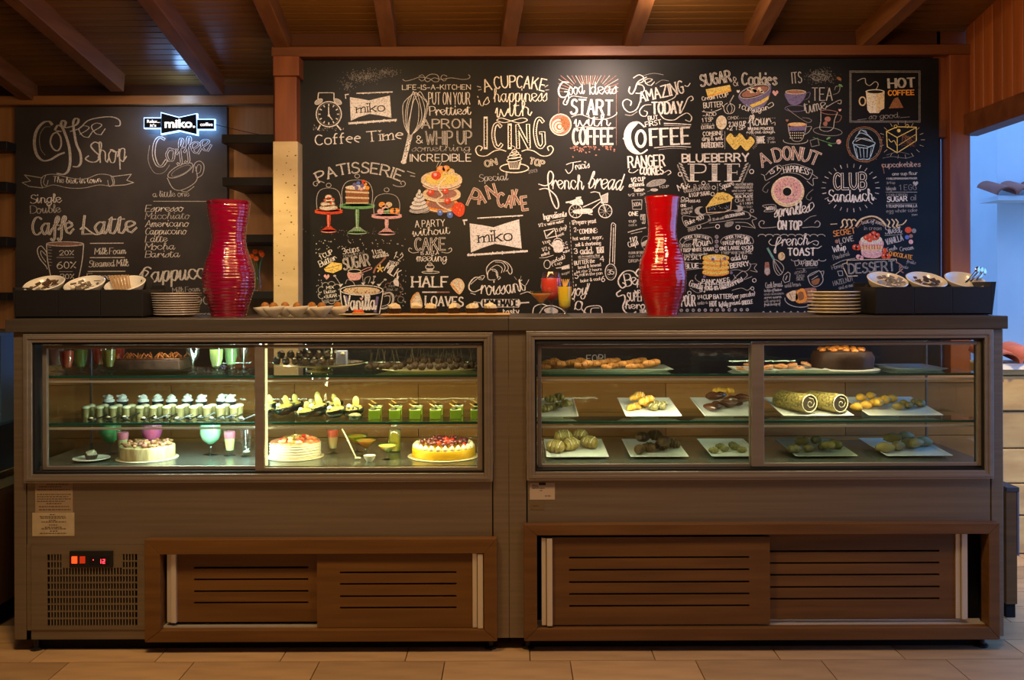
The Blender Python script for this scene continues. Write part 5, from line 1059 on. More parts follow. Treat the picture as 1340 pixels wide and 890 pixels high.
T('DESSERT',1111,358,1171,354.3,12.2,2.4,'m',inl='k',iw=.3,h1=13.5); LN([1108.5,346,1108.5,340.5,1173,339,1173,344],1,'t'); LN([1102,346,1108,344],1,'t'); LN([1104,351,1109,361.5,1122,361],1.4,'t'); S([1173,343,1180,348,1177,353,1182,357],2,'n'); LN([1172,359,1181,352],1.1,'t'); T('HAZELNUT',1091,374,1117,367,6,1,'d'); T('and so much',1098,379,1120,374,5,.7,'d','s')
# faint eraser smudges
K.start('faint chalk dust smudge', 'chalk_smudge')
for cx_,cy_,sx_,sy_,n_ in ((475,100,20,7,300),(505,95,14,5,120),(455,112,8,6,70),(1075,100,16,8,240)):
    for i in range(n_):
        x, y = random.gauss(cx_,sx_*.55), random.gauss(cy_,sy_*.6); S([x,y,x+random.uniform(-2,2),y+random.uniform(-2,2)],.35,'d')
# writing below the worktop line, seen through the glass of the cases
K.start()
T('FOR!',768,474,792,473,9,1.2,'m')
K.end()

# ================================================================ LEFT CHALKBOARD
x0, zt = px(19.5, 140, 2.58); x1, _ = px(297, 139, 2.58)
lb = empty('chalkboard', ((x0+x1)/2, 2.59, .9), 'smaller grey-brown chalkboard with coffee menu under the blue sign', 'chalkboard')
bm2 = mat('chalkboard_grey', (.038,.034,.034), .55, 0, col2=(.062,.056,.055), scale=(3,3,3), detail=7, ramp=(.35,.75), spec=.25)
atpar(MB().box(x0, x1, 2.58, 2.629, .95, zt).build('board_panel', bm2, bevel=.002), lb)
K = Board(2.58, lb); T, S, LN, FL, EL, DOTS = K.T, K.S, K.LN, K.FL, K.EL, K.DOTS
K.start('large swirling chalk title', 'chalk_lettering')
S([68,163,64,159,56,161,48,171,45,186,48,202,56,210,66,209,76,203,84,200],4.2,'m',nib=.6); S([66,166,58,167,52,178,53,194,59,203],1,'d')
S([77,172,69,176,66,186,70,195,76,197,80,190,79,179,74,172,80,172],2.4,'m'); S([72,170,76,164,84,167,92,166,100,163,103,157,99,155,96,160,97,172,100,188,105,200,106,212,102,218,96,218],3.4,'m',nib=.6); S([84,166,86,160,82,158,80,163,84,172,90,190,92,208,90,222,84,228,75,227],3.8,'m',nib=.6)
S([92,172,104,168,115,158,130,154,146,153,156,157,157,164,151,165],1.8,'m'); T('ee',106,182,139,175,26,1.8,'m','s')
T('hop',129,213,166,211,26,2.2,'m','s'); S([130,188,124,186,119,191,124,198,130,204,127,211,119,212,112,208,116,204],2.4,'m',nib=.5)
S([55,232,70,228,92,233,112,234,130,228,147,231,148,243,130,242,110,246,90,246,70,242,56,245,55,232],1.1,'m'); S([60,229,57,239,61,243,63,236],1,'m'); S([145,230,148,240,143,244,141,236],1,'m'); LN([56,233,32,229,40,237,29,239,38,244,56,246],1.1,'m'); LN([148,231,172,228,166,236,175,239,164,242,148,243],1.1,'m')
T('The best in town',69,238,133,238,7.5,1,'w','s',bend=-2)
T('Single',40,266,81,265,11,1.8,'w','s'); T('Double',40,279.3,80,278,10,1.6,'m','s')
T('Caffe',42,307.5,96,305.5,23,4.0,'w','s',sl=.1); LN([90,289,95,292],1.4); T('Latte',108,306.5,178,304,24,4.2,'w','s',sl=.15); T('Caffe',42,307.5,96,305.5,23,1.2,'d','s',sl=.1,L=1); T('Latte',108,306.5,178,304,24,1.2,'d','s',sl=.15,L=1); S([105,300,110,297,118,303,126,307,134,305],2.4)
K.start('chalk coffee cup drawings', 'chalk_drawing')
T('C',203,221,218,215,36,5.5,'m',nib=.5,sl=.3); T('C',203,221,218,215,36,2,'k',nib=.5,sl=.3,L=1); T('offee',219,211,277,196,24,4.6,'m','s',sl=.15); T('offee',219,211,277,196,24,1.8,'k','s',sl=.15,L=1); S([196,190,194,210,202,226,214,226,222,216],.9,'d')
EL(236,223,18,6.5,w=1.1,c='m',rot=-27); EL(237,223.5,14,4.5,w=.7,c='d',rot=-27); S([219,233,226,246,236,249,250,243,258,234,256,218],1.1,'m'); S([236,249,244,251,254,244],1.1,'m'); S([252,226,255,214,262,211,267,217,265,228,258,233],1.1,'m'); S([256,224,259,216,263,217,262,225,257,228],.8,'m')
T('a little one',200,258,248,257,7.5,1,'m','s'); LN([201,263.4,274,263.6],1,'m')
for t,y,x in (('Espresso',277,240),('Macchiato',287,248),('Americano',297,247),('Cappuccino',307,244),('Latte',317,219),('Mocha',327,229),('Barista',337,235)): T(t,190,y,x,y-.6,8.5,1.15,'m' if t=='Macchiato' else 'w','s',sl=.2)
EL(85,319.3,24.3,2.8,w=1.2); EL(85,319.6,22,1.7,c='n'); S([61,320,62,338,65,355,69,372],1.3); S([109.5,320,108,338,105,355,101,372],1.3); S([61,330,54,322,49,327,52,338,60,348,62,352],1.2); S([60,334,54,328,54,334,60,343],1)
for k in range(7): LN([63,323+k*4,67+k%2,323.5+k*4],.8,'m')
T('20%',78,334,96.5,333.7,6,1.1); LN([74,337,97,337],.8,'m'); T('60%',75,351.5,99.5,351,8.5,1.4); LN([78,355.5,95,355.5],.8,'m'); T('20%',79,365,97,364.6,6,1.1)
LN([118,318.5,161.5,318.2],1.3); LN([118,337.2,163,337],1.3); LN([115,355.3,164,355],1.3); T('Milk Foam',124,333,165,332,8,1.3,'w','s',sl=.1); T('Steamed Milk',116.5,349.5,168,348,8.5,1.3,'w','s',sl=.1); T('Espresso',113.5,367,164,365.5,9,1.3,'w','s',sl=.1)
T('Cappuccino',186,370,300,362,20,3.4,'w','s',sl=.1); T('Milk Foam',226,383,262,381,6.5,1,'m','s'); T('90%',258,399,284,397,10,1.4,'m'); T('espresso',252,414.5,290,413,6,1.1,'m'); S([183,360,188,354,194,356,190,362,184,366,180,371,188,372,198,368],2)
K.end()

# ---------------------------------------------------------------- glowing sign
def bfont(t, u0, u1, v, h, Y, m, par, name='lettering', depth=.002, bold=0.0, vtop=None):
    cu = bpy.data.curves.new('t', 'FONT'); cu.body = t; cu.size = 1; cu.offset = bold; cu.resolution_u = 3; cu.extrude = .02
    o = bpy.data.objects.new('t', cu); COL.objects.link(o); dg = bpy.context.evaluated_depsgraph_get()
    me = bpy.data.meshes.new_from_object(o.evaluated_get(dg)); bpy.data.objects.remove(o)
    xs = [v_.co.x for v_ in me.vertices]; ys = [v_.co.y for v_ in me.vertices]; a, b_ = min(xs), max(xs); c_, d_ = min(ys), max(ys)
    x0, z0 = px(u0, v, Y); x1, z1 = px(u1, v-h, Y)
    for v_ in me.vertices:
        X_, Y_, Z_ = v_.co; v_.co = (x0+(X_-a)/(b_-a)*(x1-x0), Y-(depth if Z_ > 0 else 0), z0+(Y_-c_)/(d_-c_)*(z1-z0))
    me.materials.clear(); me.materials.append(m); o = bpy.data.objects.new(name, me); COL.objects.link(o); return atpar(o, par)
YS = 2.50
cx_, cz_ = px(235, 162, YS)
sg = empty('light_sign', (cx_, YS, cz_), 'glowing blue-white bow-tie sign reading miko above the left chalkboard lettering'.replace('reading miko ','with side tabs '), 'sign')
glow = mat('sign_glow', (.6,.8,1), emis=(.20,.45,1.0), estr=4); face = mat('sign_face', (.004,.005,.008), .9, spec=.1); lit = mat('sign_lit_letters', (1,1,1), emis=(.85,.93,1), estr=1.1)
def poly(pp): return [px(u, v, YS) for u, v in zip(pp[::2], pp[1::2])]
tie = [212,148.4,235,154.7,257.3,149.8,258,176,235,170.5,212,175]
tie2 = [211,147,235,153.4,258.3,148.4,259,177.6,235,172,211,176.5]
atpar(MB().prism(poly(tie2), YS-.008, YS+.02).build('glow_edge', glow), sg); atpar(MB().prism(poly(tie), YS-.014, YS-.008).build('face', face), sg)
for a,b_,c_,d_ in ((189.5,155.2,211.5,167.3),(258.6,157,280.5,169)):
    atpar(MB().prism(poly([a-1,b_-1.2,c_+1,b_-1.2,c_+1,d_+1.2,a-1,d_+1.2]), YS-.004, YS+.02).build('glow_edge', glow), sg); atpar(MB().prism(poly([a,b_,c_,b_,c_,d_,a,d_]), YS-.010, YS-.004).build('face', face), sg)
bfont('miko.', 215.5, 255.5, 167.5, 11.5, YS-.0142, lit, sg, bold=.03); bfont('Relax...', 192.5, 209.5, 160.8, 4.0, YS-.0102, lit, sg, bold=.01); bfont("it's", 196.5, 204.5, 166, 4.0, YS-.0102, lit, sg, bold=.01); bfont('coffee', 262, 278.5, 165, 4.6, YS-.0102, lit, sg, bold=.02)
for sx_, ww in ((200,.09),(235,.2),(269,.09)):
    p_ = px(sx_, 162, YS); light('sign_glow_light', 'AREA', (p_[0], YS+.03, p_[1]), .55 if ww < .1 else 1.0, (.22,.50,1.0), (p_[0], 2.7, p_[1]), size=ww, size_y=.1)
p_ = px(240, 150, YS); light('sign_up', 'POINT', (p_[0], YS-.05, p_[1]+.12), 1.6, (.25,.50,1.0), rad=.05)
a = px(281, 163, YS); b_ = px(318, 172, YS+.05); c_ = px(352, 180, YS-.1)
tag(MB().tube([(a[0],YS,a[1]),(b_[0],YS+.03,b_[1]),(c_[0],YS-.15,c_[1])], .0025).build('power_cable', blackm, smooth=60), 'thin black cable running right from the glowing sign', 'cable')
# ================================================================ THINGS ON THE COUNTER
random.seed(21)
def XY(u, Y): return px(u, 400, Y)[0]
rub = mat('satin_black', (.010,.009,.009), .5)
tinfoil = mat('sachet_silver', (.45,.42,.40), .35, .6); sach = mat('sachet_brown', (.10,.06,.04), .5); sach2 = mat('sachet_white', (.62,.58,.52), .5)
def lathe_obj(prof, m, name, parent=None, seg=32, smooth=50, **k):
    return MB().lathe(prof, seg=seg, **k).build(name, m, parent, smooth)
# porcelain bowl prototype (origin at the rim centre)
def bowl_proto(label, group):
    t = empty('condiment_bowl', (0,0,0), label, 'bowl', group)
    lathe_obj([(.028,-.052),(.05,-.046),(.072,-.026),(.081,-.004),(.084,.001),(.080,.003),(.074,.000),(.066,-.018),(.045,-.036),(.0,-.040)], white, 'bowl_body', t, seg=40, sx=1, cap0=True, cap1=False)
    lathe_obj([(.081,-.002),(.085,.002),(.081,.0045),(.076,.002)], mat('porcelain_rim', (.88,.86,.80), .15, coat=.6), 'rim', t, seg=40, cap0=False, cap1=False)
    return t
def condiment(u0, u1, vt, Y0, Y1, us, label, side, bl):
    x0, z1 = px(u0, vt, Y0); x1, _ = px(u1, vt, Y0)
    c = empty('condiment_holder', ((x0+x1)/2, (Y0+Y1)/2, CT), label, 'holder')
    n = 3; w = (x1-x0)/n
    for i in range(n):
        a = x0+i*w+.0008; b_ = x0+(i+1)*w-.0008
        b = MB(); t = .006
        b.box(a, b_, Y0, Y0+t, CT+.003, z1); b.box(a, b_, Y1-t, Y1, CT+.003, z1+.02); b.box(a, a+t, Y0+t, Y1-t, CT+.003, z1); b.box(b_-t, b_, Y0+t, Y1-t, CT+.003, z1); b.box(a, b_, Y0, Y1, CT+.003, CT+.009)
        atpar(b.build('bin', rub, None, bevel=.0015), c)
    atpar(MB().box(x0+.01, x1-.01, Y0+.004, Y1-.005, CT, CT+.003).build('base', rub), c)
    e = MB(); xs = x1 if side > 0 else x0
    if side > 0: e.prism([(xs, CT+.001), (xs+.005, CT+.001), (xs+.022, z1+.02), (xs, z1+.02)], Y0, Y1)
    else: e.prism([(xs-.004, CT+.001), (xs, CT+.001), (xs, z1+.01), (xs-.012, z1+.01)], Y0, Y1)
    atpar(e.build('end_plate', rub, bevel=.001), c)
    bowls = []
    for i, u in enumerate(us):
        bw = bowl0 if not placed else copy_tree(bowl0)
        placed.append(1); bw['label'] = bl[i]; bw['group'] = 'white condiment bowls on the counter'
        bx = px(u, 371.5 if side < 0 else 366.5, Y0+.12)
        bw.location = (bx[0], Y0+.125, bx[1]); bw.rotation_mode = 'XYZ'; bw.rotation_euler = (R(24), R(3*side), 0); bowls.append(bw)
    return c, bowls
placed = []
bowl0 = bowl_proto('white oval bowl', 'white condiment bowls on the counter')
cl, bowls_l = condiment(20, 187, 379.5, .12, .38, (57,110,163), 'black three-bin condiment holder at the left end of the counter', -1,
   ['white tilted bowl nearest the left end, with small dark sachets','white tilted bowl in the middle of the left black holder','white tilted bowl holding fanned wooden stirrers'])
cr, bowls_r = condiment(1146, 1297, 375.5, .12, .38, (1162,1213,1264), 'black three-bin condiment holder at the right end of the counter', 1,
   ['white tilted bowl nearest the plate stack on the right','white tilted bowl in the middle of the right black holder','white tilted bowl with silver cutlery near the right end'])
cb = None
bpy.context.view_layer.update()
def filler(bw, n, m, lab, group, sz, proto=[]):
    p = MB().box(-sz[0], sz[0], -sz[1], sz[1], -sz[2], sz[2]).build('sachet', m); tag(p, lab, 'sachet', group)
    for i in range(n):
        o = p if i == 0 else p.copy()
        if i: COL.objects.link(o)
        a = random.uniform(0, 6.28); r = .047*math.sqrt(random.random())
        M_ = bw.matrix_world @ Matrix.Translation((r*math.cos(a)*1.3, r*math.sin(a)-.004, -.010+random.uniform(0,.016))) @ Matrix.Rotation(random.uniform(0,3.1),4,'Z') @ Matrix.Rotation(random.uniform(-.7,.7),4,'X') @ Matrix.Rotation(random.uniform(-.4,.4),4,'Y')
        o.matrix_world = M_
filler(bowls_l[0], 22, sach, 'small dark sachet lying in the leftmost white bowl', 'dark sachets in the leftmost bowl', (.012,.006,.0015))
filler(bowls_l[1], 22, mat('sachet_grey', (.17,.14,.12), .45), 'grey-brown sachet lying in the second white bowl from the left', 'sachets in the second bowl', (.012,.006,.0015))
filler(bowls_r[0], 22, tinfoil, 'silver-wrapped piece lying in the bowl beside the right plate stack', 'silver pieces in the right holder first bowl', (.011,.007,.003))
filler(bowls_r[1], 22, sach, 'dark wrapped piece lying in the middle bowl of the right holder', 'dark pieces in the right holder middle bowl', (.012,.006,.002))
stick = mat('wood_stick', (.42,.27,.13), .6, col2=(.30,.18,.08), scale=(60,60,8))
p0 = MB().box(-.0030,.0030,-.0012,.0012,-.038,.034).build('wooden_stirrer', stick); tag(p0, 'flat wooden stirrer fanned in the third white bowl', 'stirrer', 'wooden stirrers in the third bowl')
for i in range(12):
    o = p0 if i == 0 else p0.copy()
    if i: COL.objects.link(o)
    o['label'] = f'flat wooden stirrer in the third white bowl, {ORD[i]} from the left of the fan'
    o.matrix_world = Matrix.Translation(bowls_l[2].location) @ Matrix.Translation((-.056+i*.0068,-.004+.003*(i%2),.008)) @ Matrix.Rotation(R(-30+i*1.2),4,'Y') @ Matrix.Rotation(R(-20),4,'X') @ Matrix.Rotation(R(20),4,'Z')
def spoon(lab, grp):
    t = empty('teaspoon', (0,0,0), lab, 'spoon', grp)
    MB().tube([(0,0,-.05),(0,-.003,0),(0,.002,.05)], .0028, 6, r1=.004).build('handle', mat('spoon_steel', (.75,.72,.68), .2, 1), t, 60)
    MB().ball((0,0,.068), .012, .004, .020, 10, 6).build('spoon_bowl', mat('spoon_steel', (.7,.7,.7), .2, 1), t, 60); return t
s0 = spoon('silver teaspoon bundled in the rightmost white bowl', 'teaspoons in the rightmost bowl')
for i in range(9):
    o = s0 if i == 0 else copy_tree(s0)
    o.rotation_mode = 'XYZ'; b_ = bowls_r[2].location; o.location = (b_.x+.022+i*.006, b_.y+.0+(i%3)*.007, b_.z+.012+(i%2)*.004); o.rotation_euler = (R(-12), R(48+i*2), R(i*3)); o.scale = (1,1,.72)
# black cloth bag behind the left holder, small one at the right
def bag(u, v0, v1, w, Y, label):
    x, z0 = px(u, v1, Y); _, z1 = px(u, v0, Y); h = z1-CT
    rnd = random.Random(int(u)); b = MB(); n = 14; prof = [(w*.9,0),(w*1.0,h*.25),(w*.8,h*.5),(w*.55,h*.72),(w*.75,h*.9),(w*.35,h)]
    ph = [rnd.uniform(0,6.28) for _ in range(5)]
    b.lathe(prof, 0, 0, 0, 22, wob=lambda a, z: .16*math.sin(3*a+ph[0]+z*30)+.12*math.sin(7*a+ph[1]-z*50), sy=.7)
    return tag(b.build('cloth_bag', mat('black_cloth', (.012,.012,.013), .85, bump=.4, bscale=(30,30,30)), smooth=50, origin=None), label, 'cloth')
o = bag(192, 362, 413, .034, .30, 'crumpled black cloth between the left holder and the plates'); o.location = (XY(192,.30), .30, CT)
o = bag(1138, 372, 411, .026, .36, 'small crumpled black cloth beside the right plate stack'); o.location = (XY(1137,.36), .36, CT)

# plates
def plate_proto(r, h, m, label, group):
    return tag(lathe_obj([(r*.55,0),(r*.6,.001),(r*.93,h*.8),(r,h),(r*.99,h*1.25),(r*.9,h*1.0),(r*.6,h*.5),(0,h*.42)], m, 'plate', None, 40, 50, cap1=False), label, 'plate', group)
for (u, Y, r, h, n, dz, m_, side) in ((231,.26,.104,.012,10,.0098,mat('grey_plate', (.47,.40,.36), .28, coat=.3),'left'), (1091,.26,.109,.012,7,.0142,cream,'right')):
    for i in range(n):
        if i == 0: p0 = o = plate_proto(r, h, m_, '', '')
        else: o = p0.copy(); COL.objects.link(o)
        rr = 1.0 if side == 'right' else .90+.011*i
        o.location = (XY(u,Y)+random.uniform(-.001,.001), Y, CT+i*dz); o.scale = (rr, rr, 1)
        pos = 'topmost' if i == n-1 else 'lowest' if i == 0 else ORD[i]+' from the bottom'
        tag(o, f'{"grey-brown ridged" if side=="left" else "cream porcelain"} plate, {pos} of the stack on the {side}', 'plate', f'stacked plates on the {side} of the counter')

# vases
def vase(uc, pts, Y, col, label, amp=.012):
    k = (Y-CAMY)/F; zb = CT; x = XY(uc, Y)
    P_ = [(hw*k, (413.5-v)*k) for v, hw in pts]; P_.sort(key=lambda q: q[1]); P_ = [(P_[0][0], 0)] + [q for q in P_ if q[1] > .004]
    fine = []; H = P_[-1][1]; N = 120; Q = _cat(P_, 12)
    for i, (r, z) in enumerate(Q):
        fine.append((r*1.03*(1 + amp*math.sin(z*2*math.pi/.0135) + amp*.5*math.sin(z*2*math.pi/.031+1)), z))
    t = empty('vase', (x, Y, zb), label, 'vase')
    m = mat('red_glass_'+str(uc), col, .10, 0, coat=1.0, bump=.25, bscale=(14,14,80), sss=.0, spec=.8)
    ph = random.uniform(0,6)
    MB().lathe(fine, 0, 0, 0, 56, wob=lambda a, z: .012*math.sin(2*a+z*40+ph)+.006*math.sin(5*a-z*90), cap1=False).build('vase_body', m, t, 80)
    r1 = fine[-1][0]
    MB().lathe([(r1, H),(r1*1.03,H+.006),(r1*.98,H+.011),(r1*.86,H+.006),(r1*.84,H-.03),(r1*.80,H-.12),(.0,H-.16)], 0, 0, 0, 56, cap0=False, cap1=False).build('rim', m, t, 60)
    return t
vase(299.5, [(266,26.5),(275,25.5),(290,23.5),(305,21.5),(318,21.5),(330,24),(342,28.5),(352,31.5),(362,32.5),(375,31.5),(388,28.5),(400,25),(410,22),(413.5,21.3)], .30, (.20,.0,.022), 'tall crimson ridged glass vase at the left, before the menu board')
vase(867, [(262,21.8),(280,19.5),(297,18),(312,18.8),(325,22),(340,27),(353,29.8),(365,30.4),(380,28.5),(395,24.5),(408,20.5),(413.5,19.4)], .30, (.36,.0,.004), 'tall bright red ridged glass vase right of the middle', amp=.005)

# canapes in white shells
shell_m = mat('shell_white', (.70,.64,.52), .35); ball_m = mat('cocoa_ball', (.27,.10,.02), .85, 0, col2=(.40,.18,.04), scale=(160,160,160), bump=.6, bscale=(300,300,300))
t0 = empty('canape_dish', (0,0,0), '', 'canape', 'brown balls in white shells on the counter')
b = MB(); n = 20; vs = []; 
for j, (r, z) in enumerate(((.012,.0),(.024,.008),(.037,.020),(.046,.031))):
    for k in range(n): a = 2*math.pi*k/n; rr = r*(1+.07*math.cos(6*a)*(j/3)); vs.append((rr*math.cos(a)*1.1, rr*math.sin(a)*.9, z + .004*math.cos(a)*j/3))
fs = [(j*n+k, j*n+(k+1)%n, (j+1)*n+(k+1)%n, (j+1)*n+k) for j in range(3) for k in range(n)] + [tuple(range(n))]
b.add(vs, fs); sh = b.build('shell', shell_m, t0, 60); sd = sh.modifiers.new('thick', 'SOLIDIFY'); sd.thickness = .002
MB().ball((0,0,.030), .0195, .0195, .0175, 18, 10, wob=.04).build('cocoa_ball', ball_m, t0, 60)
front = [(358,403),(389,403.5),(421,404)]; back = [(347,401.5),(373,401.5),(408,401),(442,402.5)]
k_ = 0
for row, Y, rowname, names in ((front,.16,'front',('left','middle','right')),(back,.26,'back',('leftmost','second','third','rightmost'))):
    for (u, v), nm in zip(row, names):
        o = t0 if k_ == 0 else copy_tree(t0); k_ += 1
        o.scale = (1,1,1.3); o.location = (XY(u,Y), Y, CT+.001); o.rotation_euler = (0,0,random.uniform(-.4,.4)); o['label'] = f'white shell with a brown cocoa ball, {nm} in the {rowname} row'
# small oval plate with red pastry
gp = tag(lathe_obj([(.05,0),(.078,.006),(.088,.010),(.086,.012),(.06,.005),(0,.004)], mat('glass_plate', (.62,.50,.34), .25, coat=.5), 'serving_plate', None, 36, 50, cap1=False), 'pale oval serving plate under the red pastry', 'plate'); gp.location = (XY(470,.2), .20, CT)
t = empty('red_pastry', (XY(469,.2), .20, CT+.0055), 'small red-orange glazed pastry beside the cocoa balls', 'pastry')
MB().ball((0,0,.008), .028, .022, .010, 16, 8, wob=.12).build('dough', mat('pastry_base', (.45,.20,.05), .6), t, 60)
for i in range(9):
    a = i*.7; MB().ball((.014*math.cos(a),.012*math.sin(a),.016+.002*(i%3)), .0085, .0075, .006, 8, 6).build('fruit_piece', mat('red_jelly', (.75,.09,.015), .15, coat=.8), t, 60)
# long wooden platter with chocolate cup cakes
_, zz = px(580, 410, .24)
xa, xb = XY(500,.24), XY(668,.24)
t = empty('wooden_platter', ((xa+xb)/2, .24, CT), 'long thin wooden platter under the row of chocolate cups', 'platter')
MB().box(-(xb-xa)/2, (xb-xa)/2, -.06, .06, .004, .012).build('board', mat('platter_wood', (.50,.27,.09), .45, col2=(.60,.36,.14), scale=(3,40,40)), t, bevel=.004)
for sx_ in (-.2,.2): MB().box(sx_-.012, sx_+.012, -.05, .05, 0, .004).build('runner', mat('platter_wood', (.5,.3,.1), .5), t)
def cup_cake(label, group, chunk=mat('white_chocolate', (.80,.70,.52), .5), n=6):
    t = empty('cup_cake', (0,0,0), label, 'cake', group)
    MB().lathe([(.017,0),(.0225,.016),(.0215,.016),(.020,.013),(0,.013)], 0,0,0, 24, wob=lambda a,z: .04*math.cos(12*a), cap1=False).build('chocolate_cup', mat('dark_chocolate', (.035,.016,.010), .4), t, 40)
    for i in range(n):
        a = i*6.28/n+.4; b = MB(); r = .010 if i < n-1 else 0
        b.obox((r*math.cos(a), r*math.sin(a), .019+.003*(i%2)), Vector((.0065,.002,.003)), Vector((-.003,.006,.001)), Vector((-.002,-.001,.0055+.001*(i%3))))
        o = b.build('shaving', chunk, t); o.rotation_euler = (0,0,0)
    return t
c0 = cup_cake('', 'chocolate cups on the wooden platter')
for i, u in enumerate((516,545,564,594,618,642)):
    o = c0 if i == 0 else copy_tree(c0)
    o.location = (XY(u,.22 if i != 1 else .27), .22 if i != 1 else .27, CT+.012); o.rotation_euler = (0,0,i*1.3); o.scale = (1.38,)*3
    o['label'] = f'dark chocolate cup with white shavings, {ORD[i]} from the left on the platter'

# drinks
def drink(name, outer, liq, lm, label, group=None, garnish=None, loc=(0,0,0), seg=32, cat='drink', liq2=None, lm2=None, sc=1.0):
    t = empty(name, loc, label, cat, group); t.scale = (sc,)*3
    MB().lathe(outer, seg=seg, cap1=False).build('glass_body', g_ware, t, 60)
    MB().lathe(liq, seg=seg).build('liquid', lm, t, 50)
    if liq2: MB().lathe(liq2, seg=seg).build('liquid_top', lm2, t, 50)
    if garnish: garnish(t)
    return t
juice_y = mat('yellow_juice', (.90,.66,.04), .25, sss=.8); juice_r = mat('red_juice', (.72,.06,.04), .25); juice_o = mat('orange_cream', (.85,.50,.10), .3); 
martini = [(.030,0),(.030,.002),(.006,.006),(.0035,.012),(.0035,.045),(.008,.052),(.048,.098),(.049,.100)]
mart_l = [(.006,.0535),(.040,.090),(.0,.090)]
drink('martini_drink', martini, mart_l, mat('martini_cream', (.98,.74,.26), .3, sss=.8), 'pale orange drink in a martini glass, front left of the three drinks', loc=(XY(708,.2),.20,CT), sc=1.06)
def garn(t):
    b = MB()
    for i in range(5): a = -.5+i*.25; b.tube([(.01*math.sin(a),0,.125),(.022*math.sin(a*1.6)+.003,.0,.155),(.012*math.sin(a)+.004,.004,.128)], .0016, 5)
    b.build('orange_twist', mat('garnish', (.85,.50,.15), .5), t, 60)
drink('hurricane_drink', [(.029,0),(.029,.002),(.010,.010),(.008,.020),(.012,.030),(.024,.042),(.027,.07),(.030,.11),(.0315,.145)], [(.010,.032),(.023,.043),(.026,.07),(.029,.11),(.0295,.124)], juice_y, 'yellow drink in a footed glass with orange twist, right of the three', garnish=garn, loc=(XY(739,.18),.18,CT))
drink('balloon_drink', [(.030,0),(.030,.002),(.005,.008),(.004,.030),(.006,.052),(.024,.062),(.037,.085),(.041,.112),(.038,.140),(.031,.165)], [(.006,.055),(.022,.0635),(.0355,.086),(.0395,.112),(.037,.138),(.036,.1405)], juice_r, 'red drink in a balloon glass standing behind the yellow ones', loc=(XY(721.5,.33),.33,CT), sc=1.15)

# ================================================================ FOOD IN THE LEFT CASE
g_food = g_clear
YF, YM, YBk = .16, .27, .40
def at3(u, Y, z): return (XY(u, Y), Y, z)
# --- top shelf
juice_g = mat('green_juice', (.28,.42,.08), .3); pinkm = mat('pink_cream', (.75,.30,.32), .4); milk = mat('milk_white', (.75,.70,.60), .4)
tall = [(.026,0),(.026,.002),(.006,.008),(.006,.016),(.018,.028),(.026,.06),(.030,.115)]
tall_l = [(.017,.030),(.025,.06),(.0285,.10)]
g0 = None
for u, Y, m_, lab in ((74,.30,pinkm,'pale pink drink, leftmost on the top shelf of the left case'),(87,.16,juice_r,'red drink near the left end of the top cake shelf'),(105,.22,juice_g,'green drink between two red drinks on the top cake shelf'),
                   (129,.34,juice_r,'red drink behind the olive drink on the top cake shelf'),(142,.20,mat('olive_juice', (.30,.22,.05), .3),'olive drink left of the long chocolate cake'),(154,.32,juice_r,'red-orange drink touching the long chocolate cake'),
                   (283,.22,mat('lime_cream', (.42,.48,.18), .4, sss=.8),'lime cream drink right of the long chocolate cake'),(302,.30,mat('pale_lime', (.35,.45,.20), .4, sss=.8),'pale lime drink behind the lime cream drink')):
    drink('footed_drink', tall, tall_l, m_, lab, 'footed drinks on the top cake shelf', loc=at3(u,Y,SH1), seg=20)
for u, Y, nm in ((252,.2,'right beside the long cake'),(318,.25,'beside the door mullion')):
    t = empty('empty_glass', at3(u,Y,SH1), f'empty clear stem glass {nm} on the top shelf', 'glass')
    MB().lathe([(.028,0),(.028,.002),(.005,.008),(.004,.04),(.010,.05),(.026,.075),(.029,.115)], seg=20, cap1=False).build('glass_body', g_ware, t, 60)
bb = empty('blackberry', at3(291,.17,SH1), 'dark blackberry standing before the lime drink on the top shelf', 'berry')
MB().lathe([(.012,0),(.004,.004),(.004,.010),(.013,.014)], seg=12).build('pick_base', g_clear, bb, 60)
for i in range(14): a = i*2.4; z = .022+.0011*i; r = .010*math.sqrt(max(.05,1-((i-6)/8)**2)); MB().ball((r*math.cos(a), r*math.sin(a), z), .0045, seg=7, rings=5).build('drupelet', mat('berry_dark', (.02,.008,.02), .3), bb, 60)
# long chocolate cake with orange curls
xa, xb = XY(150,.28), XY(243,.28)
t = empty('chocolate_cake', ((xa+xb)/2, .28, SH1+.012), 'long dark chocolate cake with orange curls on a glass tray', 'cake'); L_ = (xb-xa)/2
MB().box(-L_, L_, -.075, .075, 0, .045).build('sponge', mat('choc_sponge', (.055,.020,.010), .7, col2=(.09,.035,.015), scale=(40,40,40), bump=.3), t, bevel=.006)
MB().box(-L_+.002, L_-.002, -.073, .073, .045, .050).build('glaze', mat('choc_glaze', (.13,.035,.012), .2, coat=.5), t, bevel=.002)
for i in range(34):
    x = random.uniform(-L_, L_)*.93; y_ = random.uniform(-.06,.06); a = random.uniform(0,3.1); l = random.uniform(.012,.024); c_, s_ = math.cos(a)*l, math.sin(a)*l
    MB().tube([(x-c_,y_-s_,.051),(x,y_,.062+random.uniform(0,.010)),(x+c_,y_+s_,.052)], .0028, 5).build('orange_curl', mat('carrot_curl', (.60,.17,.03), .45, col2=(.45,.10,.03), scale=(30,30,30)), t, 60)
tr = tag(MB().box(xa-.02, xb+.045, .17, .39, SH1, SH1+.012).build('glass_tray', g_shelf, bevel=.003), 'flat green glass tray under the long chocolate cake', 'tray')
